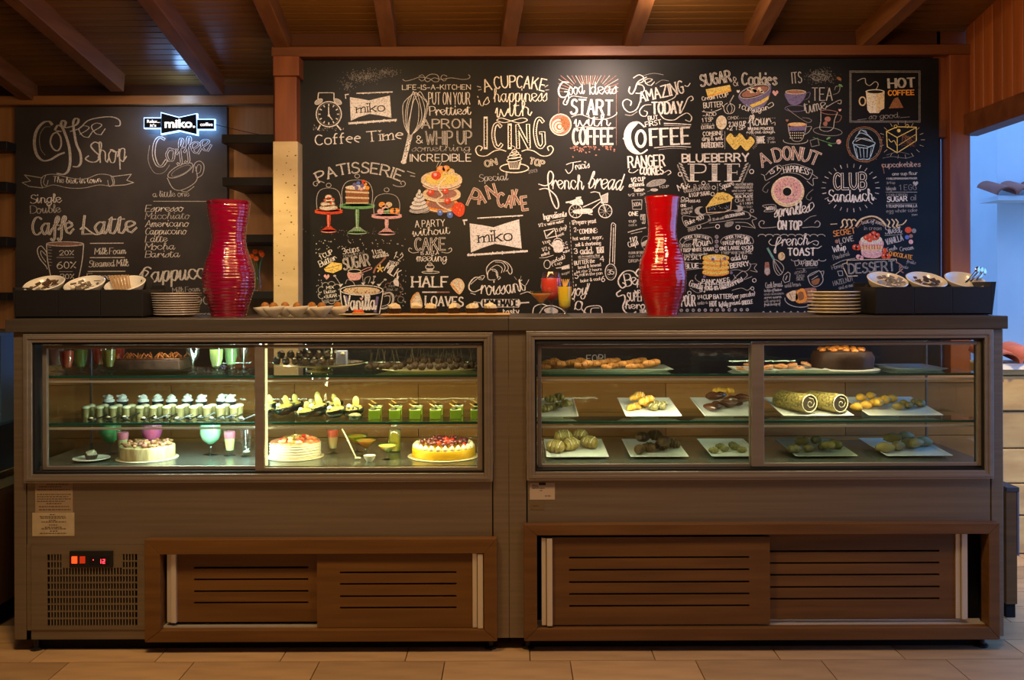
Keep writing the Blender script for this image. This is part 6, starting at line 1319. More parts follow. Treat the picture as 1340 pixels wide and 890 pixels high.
# net dome / dark berries on cake stand + lilac jar
cs = empty('cake_stand', at3(418,.28,SH1), 'low wide glass cake stand right of the mullion on top shelf', 'stand')
lathe_obj([(.06,0),(.05,.004),(.02,.010),(.03,.014),(.14,.026),(.19,.034),(.19,.038),(.14,.031),(0,.022)], mat('stand_glass', (.45,.36,.20), .1, 0, coat=1, spec=.9), 'stand_plate', cs, 40, 40, cap1=False)
pr = empty('praline', (0,0,0), 'dark wrapped praline piled on the glass cake stand', 'praline', 'pralines on the cake stand')
MB().ball((0,0,.014), .017, .015, .014, 10, 7, wob=.3, rnd=random.Random(4)).build('chocolate', mat('praline_dark', (.045,.028,.020), .35), pr, 30)
MB().ball((.003,-.003,.027), .007, .007, .004, 8, 5, wob=.3, rnd=random.Random(5)).build('topping', mat('praline_top', (.50,.40,.32), .4), pr, 40)
k_ = 0
for iy in range(4):
    for ix in range(7):
        if iy*2+ix*0 > 99: continue
        o = pr if k_ == 0 else copy_tree(pr); k_ += 1; zz = .034 + (.024 if iy % 2 else 0)
        o.location = at3(362+ix*12+(iy%2)*6, .20+iy*.045, SH1+zz); o.rotation_euler = (0,0,k_*1.7); o['label'] = f'dark praline on the cake stand, {ORD[ix]} from the left in row {("one","two","three","four")[iy]} from the front'
jar = empty('lilac_jar', at3(447,.17,SH1+.034), 'small square glass jar of lilac cream on the cake stand', 'jar')
MB().box(-.030,.030,-.026,.026,0,.075).build('glass_body', g_clear, jar, bevel=.003); MB().box(-.020,.022,-.022,.022,.003,.062).build('lilac_cream', mat('lilac', (.24,.24,.40), .5), jar, bevel=.003)
MB().ball((.008,-.020,.05), .010,.004,.008).build('flower', mat('cream_flower', (.6,.5,.4), .5), jar, 60)
# truffle plate with sticks
tp = tag(lathe_obj([(.16,0),(.20,.008),(.235,.016),(.233,.019),(.19,.012),(0,.008)], mat('olive_plate', (.50,.42,.25), .3, coat=.5), 'truffle_plate', None, 44, 50, cap1=False), 'large pale round plate under the chocolate truffles', 'plate'); tp.location = at3(562,.30,SH1)
tf = empty('truffle', (0,0,0), 'chocolate truffle with a thin upright stick on the pale plate', 'truffle', 'truffles on the round plate')
MB().ball((0,0,.012), .0155, .0155, .014, 10, 7, wob=.2, rnd=random.Random(9)).build('truffle_ball', mat('truffle_dark', (.045,.022,.015), .7, bump=.5, bscale=(200,200,200)), tf, 60)
MB().tube([(0,0,.02),(.001,0,.078)], .0007, 4).build('stick', mat('stick_dark', (.12,.09,.05), .6), tf)
k_ = 0
for iy in range(4):
    for ix in range(9):
        u = 482+ix*18+(iy%2)*8+random.uniform(-2,2)
        if abs(u-562)/80 > 1.05: continue
        o = tf if k_ == 0 else copy_tree(tf); k_ += 1; o['label'] = f'chocolate truffle with a thin stick, {ORD[ix]} from the left in row {("one","two","three","four")[iy]} from the front'
        o.location = at3(u, .17+iy*.06, SH1+.014+(.016 if (iy > 1 and 2 < ix < 7) else 0)); s_ = random.uniform(.85,1.2); o.scale = (s_,s_,s_); o.rotation_euler = (R(random.uniform(-14,14)), R(random.uniform(-14,14)), ix)

# --- middle shelf: cups of cream and black dessert spoons
vc = empty('dessert_cup', (0,0,0), 'small straight cup of cream with yellow rim in the long row', 'dessert', 'row of cream cups on the middle shelf')
MB().lathe([(.015,0),(.018,.042),(.017,.042),(.0165,.036),(0,.036)], seg=16, cap1=False).build('cup', mat('olive_cup', (.24,.19,.07), .35, coat=.5), vc, 50)
MB().lathe([(.0165,.036),(.019,.040),(.018,.045),(.008,.049),(0,.0495)], seg=16, cap0=False, cap1=False).build('cream', mat('cup_cream', (.72,.68,.42), .5), vc, 60)
k_ = 0
for iy, Y in enumerate((.27,.33)):
    for ix in range(12):
        o = vc if k_ == 0 else copy_tree(vc); k_ += 1
        o.location = at3(112+ix*17.6+iy*7, Y, SH2); o['label'] = f'small olive cup of cream, {ORD[ix]} from the left in the {("front","rear")[iy]} row'
wc_ = empty('whipped_cup', (0,0,0), 'black-rimmed cup topped with bright whipped cream, behind the spoons', 'dessert', 'whipped cream cups on the middle shelf')
MB().lathe([(.018,0),(.022,.042),(.021,.042),(0,.036)], seg=16, cap1=False).build('cup', mat('dark_cup', (.03,.03,.03), .3), wc_, 50)
MB().lathe([(.021,.040),(.022,.048),(.014,.053),(.017,.058),(.008,.066),(0,.070)], seg=14, cap0=False, cap1=False).build('whipped_cream', mat('whipped', (.85,.88,.82), .5), wc_, 60)
MB().box(-.022,.012,-.003,.003,.060,.066).build('wafer', mat('wafer_white', (.75,.75,.68), .5), wc_)
for i, u in enumerate((142,160,187,206,224,245,263,290,301)):
    o = wc_ if i == 0 else copy_tree(wc_); o['label'] = f'black-rimmed cup topped with bright whipped cream, {ORD[i]} from the left'; o.location = at3(u, .40+.02*(i%2), SH2); o.scale = (1.15,1.15,1.2); o.rotation_euler = (0,0,i*.5)
ds = empty('dessert_spoon', (0,0,0), 'black tasting spoon with a bit of cream on the middle shelf', 'spoon', 'black tasting spoons on the middle shelf')
MB().ball((0,0,.010), .024, .016, .009, 14, 7).build('spoon_bowl', mat('gloss_black', (.012,.012,.012), .12, coat=1), ds, 60)
MB().tube([(.02,0,.012),(.045,0,.022),(.075,0,.036)], .004, 6, r1=.005).build('handle', mat('gloss_black', (.01,.01,.01), .1), ds, 60)
MB().ball((-.004,0,.018), .011, .009, .006, 10, 6).build('cream_dab', mat('cup_cream', (.7,.66,.4), .5), ds, 60)
for i, u in enumerate((120,142,163,188,203,217,232,247,262,277,290,303,316)):
    o = ds if i == 0 else copy_tree(ds); o['label'] = f'black tasting spoon with a bit of cream, {ORD[i]} from the left'; o.location = at3(u, .14+.025*(i%3), SH2); o.rotation_euler = (0,0,R(-25 if i % 2 else 20)); o.scale = (.8,.8,.7)
# black shell desserts with yellow cream
bs = empty('shell_dessert', (0,0,0), 'black shell filled with yellow cream on the middle shelf', 'dessert', 'black shell desserts on the middle shelf')
b = MB(); n = 16; vs = []
for j in range(6):
    t_ = j/5; a0 = -1.3+2.6*t_
    for k in range(n):
        a = math.pi*(k/(n-1)); vs.append((.034*math.sin(a0), -.026*math.cos(a)*math.cos(a0*.9), .030-.028*math.sin(a)*math.cos(a0*.9)))
b.add(vs, [(j*n+k, j*n+k+1, (j+1)*n+k+1, (j+1)*n+k) for j in range(5) for k in range(n-1)]); o = b.build('shell', mat('gloss_black', (.01,.01,.01), .1), bs, 60); sd = o.modifiers.new('t','SOLIDIFY'); sd.thickness = .003
MB().ball((0,0,.026), .028, .017, .012, 14, 7, wob=.1, rnd=random.Random(2)).build('yellow_cream', mat('yellow_cream', (.68,.60,.14), .45), bs, 60)
MB().ball((.010,0,.046), .010, .007, .017, 12, 8).build('macaron', mat('pistachio_cream', (.80,.76,.28), .45), bs, 60)
MB().ball((-.014,-.006,.038), .008, .008, .007, 8, 6).build('cream_dot', mat('whipped', (.8,.8,.8), .5), bs, 60)
for i, (u, Y, s_) in enumerate(((352,.20,1.0),(374,.28,1.2),(398,.18,1.0),(420,.24,1.3),(441,.18,1.2),(462,.20,1.25),(356,.38,1.1),(386,.40,1.1),(412,.42,1.2),(440,.40,1.1))):
    o = bs if i == 0 else copy_tree(bs); o['label'] = f'black shell with yellow cream, {ORD[i%6]} from the left in the {"front" if i < 6 else "rear"} row'; o.location = at3(u, Y, SH2+.002); o.scale = (s_*1.18,)*3; o.rotation_euler = (R(8), R(-18 + 6*(i%3)), R(25*(i%3)-20))
t = empty('chocolate_bowl', at3(464,.13,SH2), 'round black bowl with mixed cream, in front of the shell desserts', 'dessert')
MB().lathe([(.012,0),(.026,.006),(.034,.022),(.031,.022),(.022,.010),(0,.008)], seg=24, cap1=False).build('bowl', mat('gloss_black', (.01,.01,.01), .1), t, 50); MB().ball((0,0,.020), .026,.026,.012,12,7,wob=.2).build('filling', mat('mixed_cream', (.45,.42,.25), .5, col2=(.2,.2,.12), scale=(80,80,80)), t, 60); MB().tube([(.010,.01,.02),(.012,.01,.052),(-.004,.01,.058),(-.014,.01,.045)], .005, 6).build('chocolate_curl', mat('gloss_black', (.01,.01,.01), .1), t, 60)
# green puddings
gpud = empty('green_pudding', (0,0,0), 'square glass of green pudding with dark leaf and wafer stick', 'dessert', 'green puddings on the middle shelf')
MB().box(-.024,.024,-.024,.024,0,.046).build('glass_body', g_clear, gpud, bevel=.002)
MB().box(-.0225,.0225,-.0225,.0225,.002,.037).build('pudding', mat('green_jelly', (.20,.36,.03), .15, coat=.6), gpud, bevel=.002)
MB().box(-.0225,.0225,-.0225,.0225,.0372,.041).build('cream_layer', mat('mint_cream', (.50,.62,.28), .4), gpud, bevel=.001)
MB().ball((-.006,-.008,.045), .015, .010, .006, 10, 6, wob=.3, rnd=random.Random(3)).build('chocolate_leaf', mat('dark_leaf', (.02,.018,.01), .3), gpud, 40)
MB().tube([(.006,0,.042),(-.026,.0,.064)], .0026, 6).build('wafer_stick', mat('wafer_gold', (.80,.55,.12), .5), gpud, 60)
k_ = 0
for Y in (.17,.30):
    for i in range(6):
        o = gpud if k_ == 0 else copy_tree(gpud); k_ += 1; o['label'] = f'green pudding glass with dark leaf and wafer, {ORD[i]} from the left, {"front" if Y < .2 else "rear"} row'; o.location = at3(490+i*26.5+(3 if Y > .2 else 0), Y, SH2)
# --- bottom deck
balloon = [(.032,0),(.032,.002),(.005,.006),(.0035,.02),(.004,.040),(.012,.046),(.036,.066),(.046,.092),(.044,.120),(.036,.150)]
ball_l = [(.011,.047),(.035,.0665),(.0445,.092),(.0425,.120),(.040,.132),(.0,.133)]
mint = mat('mint_juice', (.18,.55,.22), .3, sss=.7); hot = mat('pink_juice', (.85,.16,.42), .3, sss=.7); pmint = mat('pale_mint_juice', (.40,.72,.50), .3, sss=.7)
for u, Y, m_, lab in ((144,.34,mint,'green drink in a balloon glass on the bottom deck, left'),(198,.36,hot,'pink drink in a balloon glass behind the nut cake'),(275,.30,pmint,'pale mint drink in a balloon glass right of the nut cake')):
    drink('balloon_drink', balloon, ball_l, m_, lab, 'balloon glasses on the bottom deck', loc=at3(u,Y,DK), seg=24, sc=1.0)
parf = [(.026,0),(.026,.002),(.008,.007),(.008,.014),(.016,.022),(.020,.05),(.026,.105),(.027,.118)]
pl_ = [(.015,.023),(.019,.05),(.0215,.072)]; pl2 = [(.0216,.0722),(.0245,.098),(.022,.103)]
py = mat('parfait_yellow', (.78,.68,.30), .4, sss=.8); pp = mat('parfait_pink', (.75,.18,.28), .4, sss=.8); pr_ = mat('parfait_red', (.70,.10,.06), .4, sss=.8); po_ = mat('parfait_peach', (.70,.45,.25), .4, sss=.8)
drink('parfait', parf, pl_, py, 'pink and yellow parfait beside the green balloon glass', loc=at3(160,.27,DK), seg=24, liq2=pl2, lm2=pp)
drink('parfait', parf, pl_, py, 'pink and yellow parfait right of the pale mint drink', loc=at3(300,.28,DK), seg=24, liq2=pl2, lm2=pp)
drink('parfait', parf, pl_, po_, 'red and peach parfait behind the strawberry cake', loc=at3(435,.32,DK), seg=24, liq2=pl2, lm2=pr_)
t = drink('empty_glass', parf, [(.012,.018),(.015,.023),(.014,.024)], milk, 'nearly empty clear glass near the mullion on the bottom deck', loc=at3(322,.25,DK), seg=20, cat='glass')
# saucer with small cup
sc_ = tag(lathe_obj([(.03,0),(.06,.005),(.075,.010),(.073,.012),(.05,.006),(0,.004)], white, 'saucer', None, 32, 50, cap1=False), 'white saucer at the left end of the bottom deck', 'saucer'); sc_.location = at3(119,.17,DK)
o = copy_tree(c0, at3(119,.17,DK+.006), 0, 'dark chocolate cup cake alone on the white saucer', 1.15); o['group'] = 'single cup cake'; del o['group']
def round_cake(name, u, Y, r, h, body, top, label, side=None):
    t = empty(name, at3(u, Y, DK+.006), label, 'cake')
    MB().lathe([(r*1.12,-.006),(r*1.14,-.003),(r*.9,0)], seg=40).build('cake_board', cream, t, 40)
    MB().lathe([(r,0),(r*1.0,h*.9),(r*.97,h),(0,h)], seg=44, wob=side, cap0=False, cap1=False).build('cake_side', body, t, 50)
    return t
# nut cake in a basket-like crust
t = round_cake('nut_cake', 192, .22, .112, .050, mat('basket_crust', (.58,.47,.26), .6, col2=(.36,.27,.12), scale=(50,50,12), bump=.3), None, 'round cake with ridged pale side and pink-brown nut topping', lambda a, z: .018*math.cos(28*a))
rr_ = random.Random(8)
for i in range(90):
    a = rr_.uniform(0,6.28); r = .098*math.sqrt(rr_.random()); MB().ball((r*math.cos(a), r*math.sin(a), .054+rr_.uniform(0,.008)), rr_.uniform(.007,.011), rr_.uniform(.006,.009), rr_.uniform(.005,.008), 7, 5, wob=.3, rnd=rr_).build('nut_piece', mat(f'nut_{i%4}', ((.30,.10,.05),(.45,.20,.16),(.20,.10,.03),(.50,.24,.10))[i%4], .5), t, 50)
# strawberry cream cake
t = round_cake('strawberry_cake', 386, .24, .106, .058, mat('cream_side', (.78,.74,.60), .5, bump=.1, bscale=(8,8,160)), None, 'round white cream cake with strawberry topping behind right door')
for k_i in range(5): MB().lathe([(.1065,.008+.011*k_i),(.1085,.0105+.011*k_i),(.1065,.013+.011*k_i)], seg=40, cap0=False, cap1=False).build('cream_ridge', mat('cream_side', (.7,.7,.6), .5), t, 60)
MB().lathe([(.106,.058),(.103,.064),(0,.064)], seg=40, cap0=False, cap1=False).build('red_glaze', mat('strawberry_glaze', (.60,.10,.05), .3, col2=(.75,.35,.18), scale=(60,60,60), coat=.4), t, 60)
for i in range(44):
    a = rr_.uniform(0,6.28); r = .085*math.sqrt(rr_.random()); zc = .066+.020*(1-r/.085)
    MB().ball((r*math.cos(a)+.01, r*math.sin(a), zc), .012, .009, .008, 8, 6, wob=.2, rnd=rr_).build('fruit_slice', mat(f'berry_{i%4}', ((.75,.05,.03),(.80,.55,.38),(.70,.16,.08),(.30,.22,.06))[i%4], .3), t, 50)
# yellow berry tart
t = round_cake('berry_tart', 580, .24, .135, .036, mat('mango_side', (.88,.52,.02), .4, sss=.1), None, 'yellow round tart ringed with cream dots and dark berries')
for i in range(26): a = i*6.2832/26; b = MB(); b.lathe([(.013,0),(.014,.006),(.008,.014),(0,.022)], seg=12, cap1=False); o = b.build('cream_dot', mat('cream_dot', (.85,.78,.60), .45), t, 60); o.location = (.120*math.cos(a), .120*math.sin(a), .036)
for i in range(70):
    a = rr_.uniform(0,6.28); r = .104*math.sqrt(rr_.random()); MB().ball((r*math.cos(a), r*math.sin(a), .048+rr_.uniform(0,.014)+.016*(1-r/.104)), .011, .011, .010, 8, 6).build('berry', mat('cherry_dark' if i % 5 else 'cherry_red', (.10,.015,.025) if i % 5 else (.55,.03,.02), .2, coat=.7), t, 60)
for i in range(12):
    a = rr_.uniform(0,6.28); r = .09*math.sqrt(rr_.random()); MB().tube([(r*math.cos(a), r*math.sin(a), .06),(r*math.cos(a)+.006, r*math.sin(a), .085),(r*math.cos(a)+.002, r*math.sin(a), .105)], .0008, 4).build('berry_stem', mat('stick_dark', (.1,.1,.05), .6), t)
# martini desserts
ms = [(.026,0),(.026,.002),(.005,.006),(.004,.012),(.004,.022),(.009,.028),(.042,.062),(.043,.064)]; ml = [(.008,.030),(.036,.056),(0,.057)]
for u, Y, m_, lab, s_ in ((466,.36,mat('mango_cream', (.85,.55,.03), .3, sss=.8),'yellow dessert in a stemmed glass, rear one beside the spoon',1.25),(478,.26,mat('custard', (.80,.45,.05), .3, sss=.8),'orange-yellow dessert in a stemmed glass in the middle',1.2),(506,.17,mat('pistachio', (.45,.62,.10), .3, sss=.8),'lime green dessert in a wide stemmed glass in front',1.05)):
    drink('stemmed_dessert', ms, ml, m_, lab, 'stemmed desserts on the bottom deck', loc=at3(u,Y,DK), seg=24, sc=s_, cat='dessert')
t = empty('cream_bowl', at3(483,.12,DK), 'tiny white bowl in front of the orange-yellow dessert', 'bowl'); MB().lathe([(.012,0),(.022,.014),(.026,.026),(.024,.026),(.015,.012),(0,.010)], seg=24, cap1=False).build('bowl_body', white, t, 50); MB().ball((0,0,.018), .019,.019,.006,12,6).build('cream', mat('cup_cream', (.7,.7,.4), .5), t, 60)
t = empty('dessert_spoon', at3(455,.16,DK), 'long clear spoon leaning beside the yellow desserts', 'spoon'); MB().tube([(.035,0,.004),(-.01,.02,.09),(-.03,.03,.125)], .003, 6).build('handle', mat('clear_plastic', (.65,.60,.45), .1, coat=.5), t, 60); MB().ball((.040,-.004,.008), .014,.009,.006).build('spoon_bowl', mat('clear_plastic', (.6,.6,.5), .1), t, 60)
t = empty('juice_jar', at3(516,.36,DK), 'tall jar of yellow juice with a glass knob behind the desserts', 'jar'); MB().lathe([(.024,0),(.028,.01),(.028,.10),(.022,.112),(.022,.122)], seg=24, cap1=False).build('glass_body', g_ware, t, 50); MB().lathe([(.022,.004),(.026,.012),(.026,.092),(0,.092)], seg=24, cap1=False).build('juice', mat('jar_juice', (.50,.42,.04), .3, sss=.7), t, 50); MB().ball((0,0,.128), .014).build('lid_knob', mat('knob_glass', (.6,.55,.35), .1, coat=1), t, 60)

# ================================================================ FOOD IN THE RIGHT CASE
TLT = {SH2: R(7), DK: R(4)}
def tray(u, Y, w, d, z, label, m=white, name='serving_plate', rz=0, lip=.006):
    """rectangular porcelain plate with a raised rim"""
    b = MB(); h = .012
    o_ = [(-w,-d),(w,-d),(w,d),(-w,d)]; i_ = [(-w*.86,-d*.84),(w*.86,-d*.84),(w*.86,d*.84),(-w*.86,d*.84)]; f_ = [(-w*.7,-d*.7),(w*.7,-d*.7),(w*.7,d*.7),(-w*.7,d*.7)]
    vs = [(x*.8,y*.8,0) for x,y in o_] + [(x,y,h) for x,y in o_] + [(x,y,h+.001) for x,y in [(p[0]*.97,p[1]*.97) for p in o_]] + [(x,y,.006) for x,y in i_] + [(x,y,.004) for x,y in f_]
    fs = [(3,2,1,0)] + [(l*4+k, l*4+(k+1)%4, (l+1)*4+(k+1)%4, (l+1)*4+k) for l in range(4) for k in range(4)] + [(16,17,18,19)]
    tl = TLT.get(z, 0)
    if tl: Y = .31; d = .165; w = w*.88
    if tl: b.box(-w*.5, w*.5, d*.62, d*.80, -2*d*math.tan(tl)*.70, .002)
    o_[:] = [(-w,-d),(w,-d),(w,d),(-w,d)]; i_[:] = [(-w*.86,-d*.84),(w*.86,-d*.84),(w*.86,d*.84),(-w*.86,d*.84)]; f_[:] = [(-w*.7,-d*.7),(w*.7,-d*.7),(w*.7,d*.7),(-w*.7,d*.7)]
    vs = [(x*.8,y*.8,0) for x,y in o_] + [(x,y,h) for x,y in o_] + [(x,y,h+.001) for x,y in [(p[0]*.97,p[1]*.97) for p in o_]] + [(x,y,.006) for x,y in i_] + [(x,y,.004) for x,y in f_]
    o = b.add(vs, fs).build(name, m); o.location = at3(u, Y, z+(d*math.tan(tl) if tl else 0)); o.rotation_euler = (tl,0,rz)
    md = o.modifiers.new('bevel','BEVEL'); md.width = .004; md.segments = 2
    return tag(o, label, 'plate')
wp = mat('white_plate', (.78,.80,.76), .3, coat=.3)
def pastry_roll(label, m, group, L=.05, r=.018, bumps=5, name='pastry', band=None):
    t = empty(name, (0,0,0), label, 'pastry', group)
    b = MB(); pts = 12; seg = 12; vs = []
    for i in range(pts+1):
        s_ = i/pts; x = (s_-.5)*1.6*L; rr = r*math.sin(math.pi*(.08+.84*s_))**.55*(.88+.26*abs(math.sin(s_*math.pi*bumps))); y_ = .22*L*(1-(2*s_-1)**2)
        for k in range(seg): a = 2*math.pi*k/seg; vs.append((x, y_+rr*math.cos(a), max(0,.86*r+rr*.9*math.sin(a))))
    fs = [(i*seg+k, i*seg+(k+1)%seg, (i+1)*seg+(k+1)%seg, (i+1)*seg+k) for i in range(pts) for k in range(seg)] + [tuple(range(seg)), tuple(pts*seg+k for k in reversed(range(seg)))]
    b.add(vs, fs).build('crust', m, t, 50)
    if band:
        b = MB()
        for i in range(3): x = (-.5+i*.5)*L; x *= .8; b.tube([(x,.22*L*(1-(x/L)**2)-r*.95,r*.9),(x+.002,.22*L*(1-(x/L)**2)-r*.6,r*1.45),(x+.003,.22*L*(1-(x/L)**2),r*1.72),(x,.22*L*(1-(x/L)**2)+r*.8,r*1.1)], .0020, 5)
        b.build('icing', band, t, 60)['kind'] = 'stuff'
    return t
brown_p = mat('baked_orange', (.50,.19,.04), .5, col2=(.62,.30,.08), scale=(30,30,30)); gold_p = mat('baked_gold', (.78,.47,.06), .45, col2=(.58,.28,.04), scale=(25,25,25)); dark_p = mat('baked_dark', (.085,.045,.018), .5, col2=(.16,.09,.03), scale=(30,30,30)); olive_p = mat('baked_olive', (.16,.14,.05), .55, col2=(.28,.24,.08), scale=(40,40,40)); choc_p = mat('eclair_glaze', (.09,.030,.012), .2, coat=.6)
bun_p = mat('baked_bun', (.34,.25,.07), .5, col2=(.22,.14,.04), scale=(20,20,20)); cream_p = mat('icing_cream', (.72,.66,.45), .5)
def ordn(i):
    if i < 20: return ORD[i]
    return ('twenty-','thirty-')[(i+1)//10-2]+('th','first','second','third','fourth','fifth','sixth','seventh','eighth','ninth')[(i+1)%10] if (i+1)%10 else 'thirtieth'
def scatter(proto, n, u0, u1, Y0, Y1, z, tilt=0, layers=1, s0=.9, s1=1.15, seed=1, dz=.02):
    rd = random.Random(seed); out = []
    for i in range(n):
        o = proto if i == 0 else copy_tree(proto)
        l = i % layers if layers > 1 else 0
        if i == 0: base = proto['label']
        o['label'] = f'{base}, {ordn(i)} from the left'
        f = (i+.5)/n; u = u0+(u1-u0)*f+rd.uniform(-2,2); Y = Y0 + (Y1-Y0)*((i*.618) % 1)
        zt_ = SH2 if abs(z-SH2) < .03 else DK if abs(z-DK) < .03 else None
        if zt_: Y += .06
        o.location = at3(u, Y, z+l*dz + ((Y-.145)*math.tan(TLT[zt_])+.002 if zt_ else 0)); s_ = rd.uniform(s0, s1); o.scale = (s_,)*3; o.rotation_euler = (R(rd.uniform(-tilt,tilt)), R(rd.uniform(-tilt,tilt)), rd.uniform(-.9,.9)); out.append(o)
    return out
# top shelf
tray(788,.30,.29,.13,SH1,'long pale tray under the small orange croissants, upper left', mat('grey_tray', (.34,.38,.33), .35))
scatter(pastry_roll('small orange-brown croissant on the long top tray', brown_p, 'small croissants on the long tray', .030, .014, 5), 34, 711, 860, .19, .40, SH1+.008, 12, 2, seed=3, dz=.012)
tray(985,.22,.085,.11,SH1+.0,'small white plate with orange cookies across the mullion, top shelf', wp); tray(1040,.24,.12,.11,SH1,'white plate of light cookies right of the mullion, top shelf', wp)
ck = empty('cookie', (0,0,0), 'round orange cookie on the white plates by the mullion', 'cookie', 'orange cookies on the top shelf')
MB().lathe([(.016,0),(.022,.004),(.021,.010),(.010,.013),(0,.0135)], seg=14, cap1=False).build('dough', mat('cookie', (.62,.28,.09), .6, col2=(.75,.42,.2), scale=(40,40,40)), ck, 60); MB().ball((0,0,.014), .006, .006, .003, 8, 5).build('jam', mat('jam_red', (.55,.09,.03), .2), ck, 60)
scatter(ck, 12, 965, 1058, .15, .30, SH1+.008, 14, 2, seed=5, dz=.010)
t = empty('layer_cake', at3(1102,.28,SH1), 'tall dark brown cake with orange glaze on the right top shelf', 'cake')
MB().lathe([(.15,0),(.155,.004),(.14,.008)], seg=36).build('cake_board', wp, t, 40); MB().lathe([(.125,.008),(.130,.055),(.118,.080),(.06,.092),(0,.094)], seg=36, wob=lambda a, z: .03*math.sin(9*a), cap1=False).build('sponge', mat('cake_dark', (.030,.013,.008), .6, col2=(.05,.02,.01), scale=(30,30,30), bump=.3), t, 50)
for i in range(26):
    a = i*2.4; r = .10*math.sqrt((i+.5)/26); MB().ball((r*math.cos(a), r*math.sin(a), .096-.12*r), .016, .014, .011, 8, 6, wob=.2, rnd=rr_).build('orange_piece', mat('orange_glaze', (.60,.20,.03), .3, coat=.5), t, 50)
tray(1190,.30,.11,.13,SH1,'empty flat white plate at the right end of the top shelf', mat('blue_grey_plate', (.40,.46,.52), .3))
# middle shelf
tray(723,.26,.115,.115,SH2,'white rectangular plate at the far left of the middle pastry shelf', wp)
scatter(pastry_roll('dark olive roll on the leftmost white plate', olive_p, 'dark rolls on the leftmost plate', .030, .017, 3), 7, 712, 745, .18, .32, SH2+.005, 8, 2, seed=2, dz=.018)
tray(848,.26,.135,.115,SH2,'white rectangular plate with golden pastries under the lamp', wp, rz=0)
scatter(pastry_roll('golden flaky pastry on the bright white plate', gold_p, 'golden pastries on the bright plate', .028, .017, 5, band=cream_p), 8, 826, 852, .20, .33, SH2+.005, 14, 2, seed=7, dz=.022)
scatter(pastry_roll('dark striped roll beside the golden pastries', olive_p, 'dark striped rolls on the bright plate', .026, .015, 3, band=cream_p), 4, 852, 872, .20, .28, SH2+.005, 8, 1, seed=8)
tray(948,.25,.14,.11,SH2,'white rectangular plate of glazed eclairs left of the mullion', wp)
scatter(pastry_roll('glossy chocolate eclair on the plate left of the mullion', choc_p, 'eclairs left of the mullion', .040, .018, 1, band=None), 8, 925, 972, .19, .32, SH2+.005, 8, 2, seed=9, dz=.026)
scatter(pastry_roll('golden eclair tucked behind the chocolate ones', gold_p, 'golden eclairs left of the mullion', .034, .016, 3), 4, 930, 955, .34, .36, SH2+.018, 8, 2, seed=10, dz=.020)
tray(1055,.26,.17,.12,SH2,'wide white plate under the two seeded roulades', wp)
for i, (u, lab) in enumerate(((1045,'left of two thick seeded roulades with dark swirled ends'),(1085,'right of two thick seeded roulades with dark swirled ends'))):
    t = empty('roulade', at3(u,.24,SH2+.058), lab, 'roulade', 'seeded roulades on the wide plate'); t.rotation_euler = (0,0,R(28)); t.scale = (1,1,1)
    b = MB(); seg = 24; rings = 8; vs = []
    for j in range(rings+1):
        for k in range(seg): a = 2*math.pi*k/seg; r = .046*(1+.02*math.sin(5*a+j)); vs.append((r*math.cos(a), -.06+.17*j/rings, r*math.sin(a)*.86))
    b.add(vs, [(j*seg+k, (j+1)*seg+k, (j+1)*seg+(k+1)%seg, j*seg+(k+1)%seg) for j in range(rings) for k in range(seg)] + [tuple(rings*seg+k for k in range(seg))])
    b.build('rolled_crust', mat('seed_crust', (.40,.30,.07), .7, col2=(.07,.06,.03), scale=(120,120,120), bump=.6, bscale=(250,250,250)), t, 60)
    MB().lathe([(.046,.0),(.039,-.004),(0,-.004)], seg=24, cap0=False, cap1=False).build('end_face', mat('dark_sponge', (.035,.022,.012), .7), t, 50).matrix_local = Matrix.Translation((0,-.060,0)) @ Matrix.Rotation(R(-90),4,'X') @ Matrix.Diagonal((1,.86,-1,1))
    sp = [( (.006+.0026*q)*math.cos(q*.9), -.0655, (.006+.0026*q)*math.sin(q*.9)*.86) for q in range(10)]
    MB().tube(sp, .0013, 5).build('cream_swirl', cream_p, t, 60)
    b = MB(); b.tube([(.042*math.cos(q*.2618), -.062, .042*math.sin(q*.2618)*.86) for q in range(25)], .0022, 5).build('rim_cream', cream_p, t, 60)
tray(1165,.26,.18,.12,SH2,'white plate of yellow buns at the right of the middle shelf', wp)
scatter(pastry_roll('yellow bun on the rightmost middle plate', gold_p, 'yellow buns on the right plate', .030, .018, 1), 9, 1118, 1170, .18, .34, SH2+.005, 6, 2, seed=12, dz=.018)
scatter(pastry_roll('dim olive-brown bun at the end of the yellow buns', bun_p, 'olive buns on the right plate', .026, .016, 1), 5, 1172, 1208, .20, .30, SH2+.005, 6, 1, seed=13)
# bottom deck
tray(752,.25,.15,.12,DK,'white plate of plaited buns, leftmost on the pastry deck', wp)
scatter(pastry_roll('big plaited bun on the leftmost deck plate', bun_p, 'plaited buns on the deck', .045, .028, 4, band=cream_p), 5, 722, 775, .18, .34, DK+.005, 5, 2, seed=14, dz=.020)
tray(855,.24,.14,.12,DK,'white plate of dark chocolate rolls on the pastry deck', wp)
scatter(pastry_roll('dark chocolate roll heaped on the deck plate', dark_p, 'dark rolls on the deck', .038, .022, 4), 7, 832, 882, .16, .30, DK+.005, 10, 2, seed=15, dz=.028)
tray(952,.24,.12,.11,DK,'dim white plate left of the mullion on the pastry deck', wp)
scatter(pastry_roll('small dim olive roll left of the mullion on the deck', olive_p, 'olive rolls on the deck', .026, .014, 3), 6, 930, 975, .16, .28, DK+.005, 6, 1, seed=16)
tray(1065,.24,.15,.12,DK,'dim plate of flat rolls right of the mullion on the deck', mat('dim_plate', (.30,.34,.28), .4))  # plate coloured darker and greener to carry the dim deck light
scatter(pastry_roll('flat dark roll right of the mullion on the deck', olive_p, 'flat rolls on the deck', .034, .018, 2), 7, 1035, 1098, .15, .28, DK+.005, 6, 2, seed=17, dz=.016)
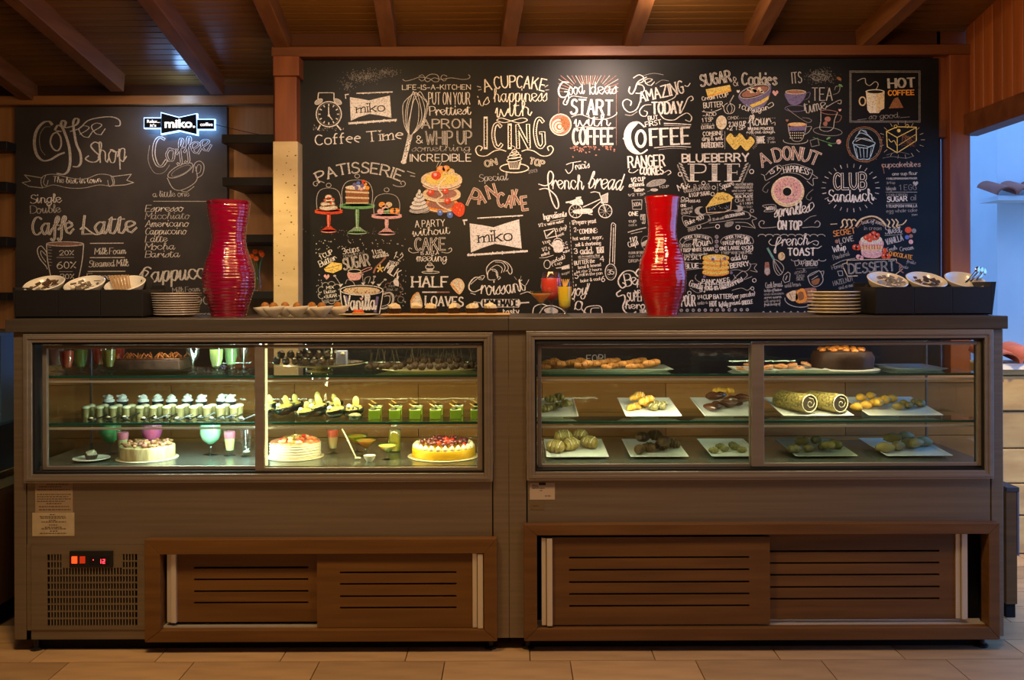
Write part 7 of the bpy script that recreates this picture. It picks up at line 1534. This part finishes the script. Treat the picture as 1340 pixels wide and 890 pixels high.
tray(1182,.24,.16,.12,DK,'pale plate of long buns, rightmost on the pastry deck', wp)
scatter(pastry_roll('long olive-brown bun on the rightmost deck plate', mat('baked_long', (.26,.20,.07), .5, col2=(.34,.27,.10), scale=(25,25,25)), 'long buns on the deck', .045, .022, 1), 7, 1155, 1212, .16, .32, DK+.005, 6, 2, seed=18, dz=.020)

# ================================================================ THINGS BESIDE THE CASES
# left: service counter with a dark machine
zc = px(0, 622, .35)[1]; xr = px(14, 622, .35)[0]
t = empty('service_counter', (xr-.5, .35, 0), 'dark service counter at the left edge beside the display case', 'counter')
for nm, bx, m_ in (('worktop', (-.5,.5,-.30,.30,zc-.045,zc), mat('worktop_stone', (.20,.14,.08), .4)), ('cabinet', (-.48,.497,-.26,.28,.10,zc-.045), mat('brown_panel', (.075,.035,.016), .5)), ('kick_board', (-.46,.45,-.2,.25,0,.10), dark)):
    MB().box(*bx).build(nm, m_, t, bevel=.003)
zt = px(0, 452, .35)[1]; xm = px(11, 500, .30)[0]
t = empty('coffee_machine', (xm-.30, .38, zc), 'dark blue-grey coffee machine cut by the left photo edge', 'coffee machine'); H = 1.28-zc
MB().box(-.30,.30,-.16,.22,H*.36,H).build('upper_body', mat('machine_blue', (.03,.045,.06), .3, .4), t, bevel=.02)
MB().box(-.28,.28,.05,.22,.02,H*.36).build('rear_body', mat('machine_blue', (.03,.045,.06), .3), t, bevel=.01)
MB().box(-.29,.29,-.20,.20,0,.035).build('drip_tray', mat('spoon_steel', (.7,.7,.7), .2), t, bevel=.004)
for x in (-.12,.12): MB().lathe([(.03,0),(.035,-.05),(.02,-.06)], x, -.10, H*.36, 18).build('brew_head', mat('spoon_steel', (.7,.7,.7), .2), t, 40)
MB().tube([(.20,-.17,H*.5),(.22,-.24,H*.42),(.22,-.26,H*.34)], .010, 8).build('steam_lever', blackm, t, 60)
# right: low wooden stand by the case
xs = px(1315, 700, .36)[0]; zt = px(1320, 637, .36)[1]; zb_2 = px(1318, 790, .36)[1]
t = empty('wooden_stand', (xs+.035, .40, 0), 'narrow brown wooden stand right of the pastry case', 'stand')
MB().box(-.035,.014,-.05,.16,zb_2,zt-.02).build('side_panel', woodc, t, bevel=.002); MB().box(-.035,.022,-.055,.165,zt-.02,zt).build('top_edge', mat('dark_top', (.06,.05,.05), .5), t, bevel=.002)
MB().box(.014,.022,-.052,.16,zt-.30,zt-.02).build('blue_strip', mat('blue_grey_strip', (.12,.15,.22), .5), t)
MB().box(-.030,.010,-.04,.15,0,zb_2).build('plinth', dark, t)
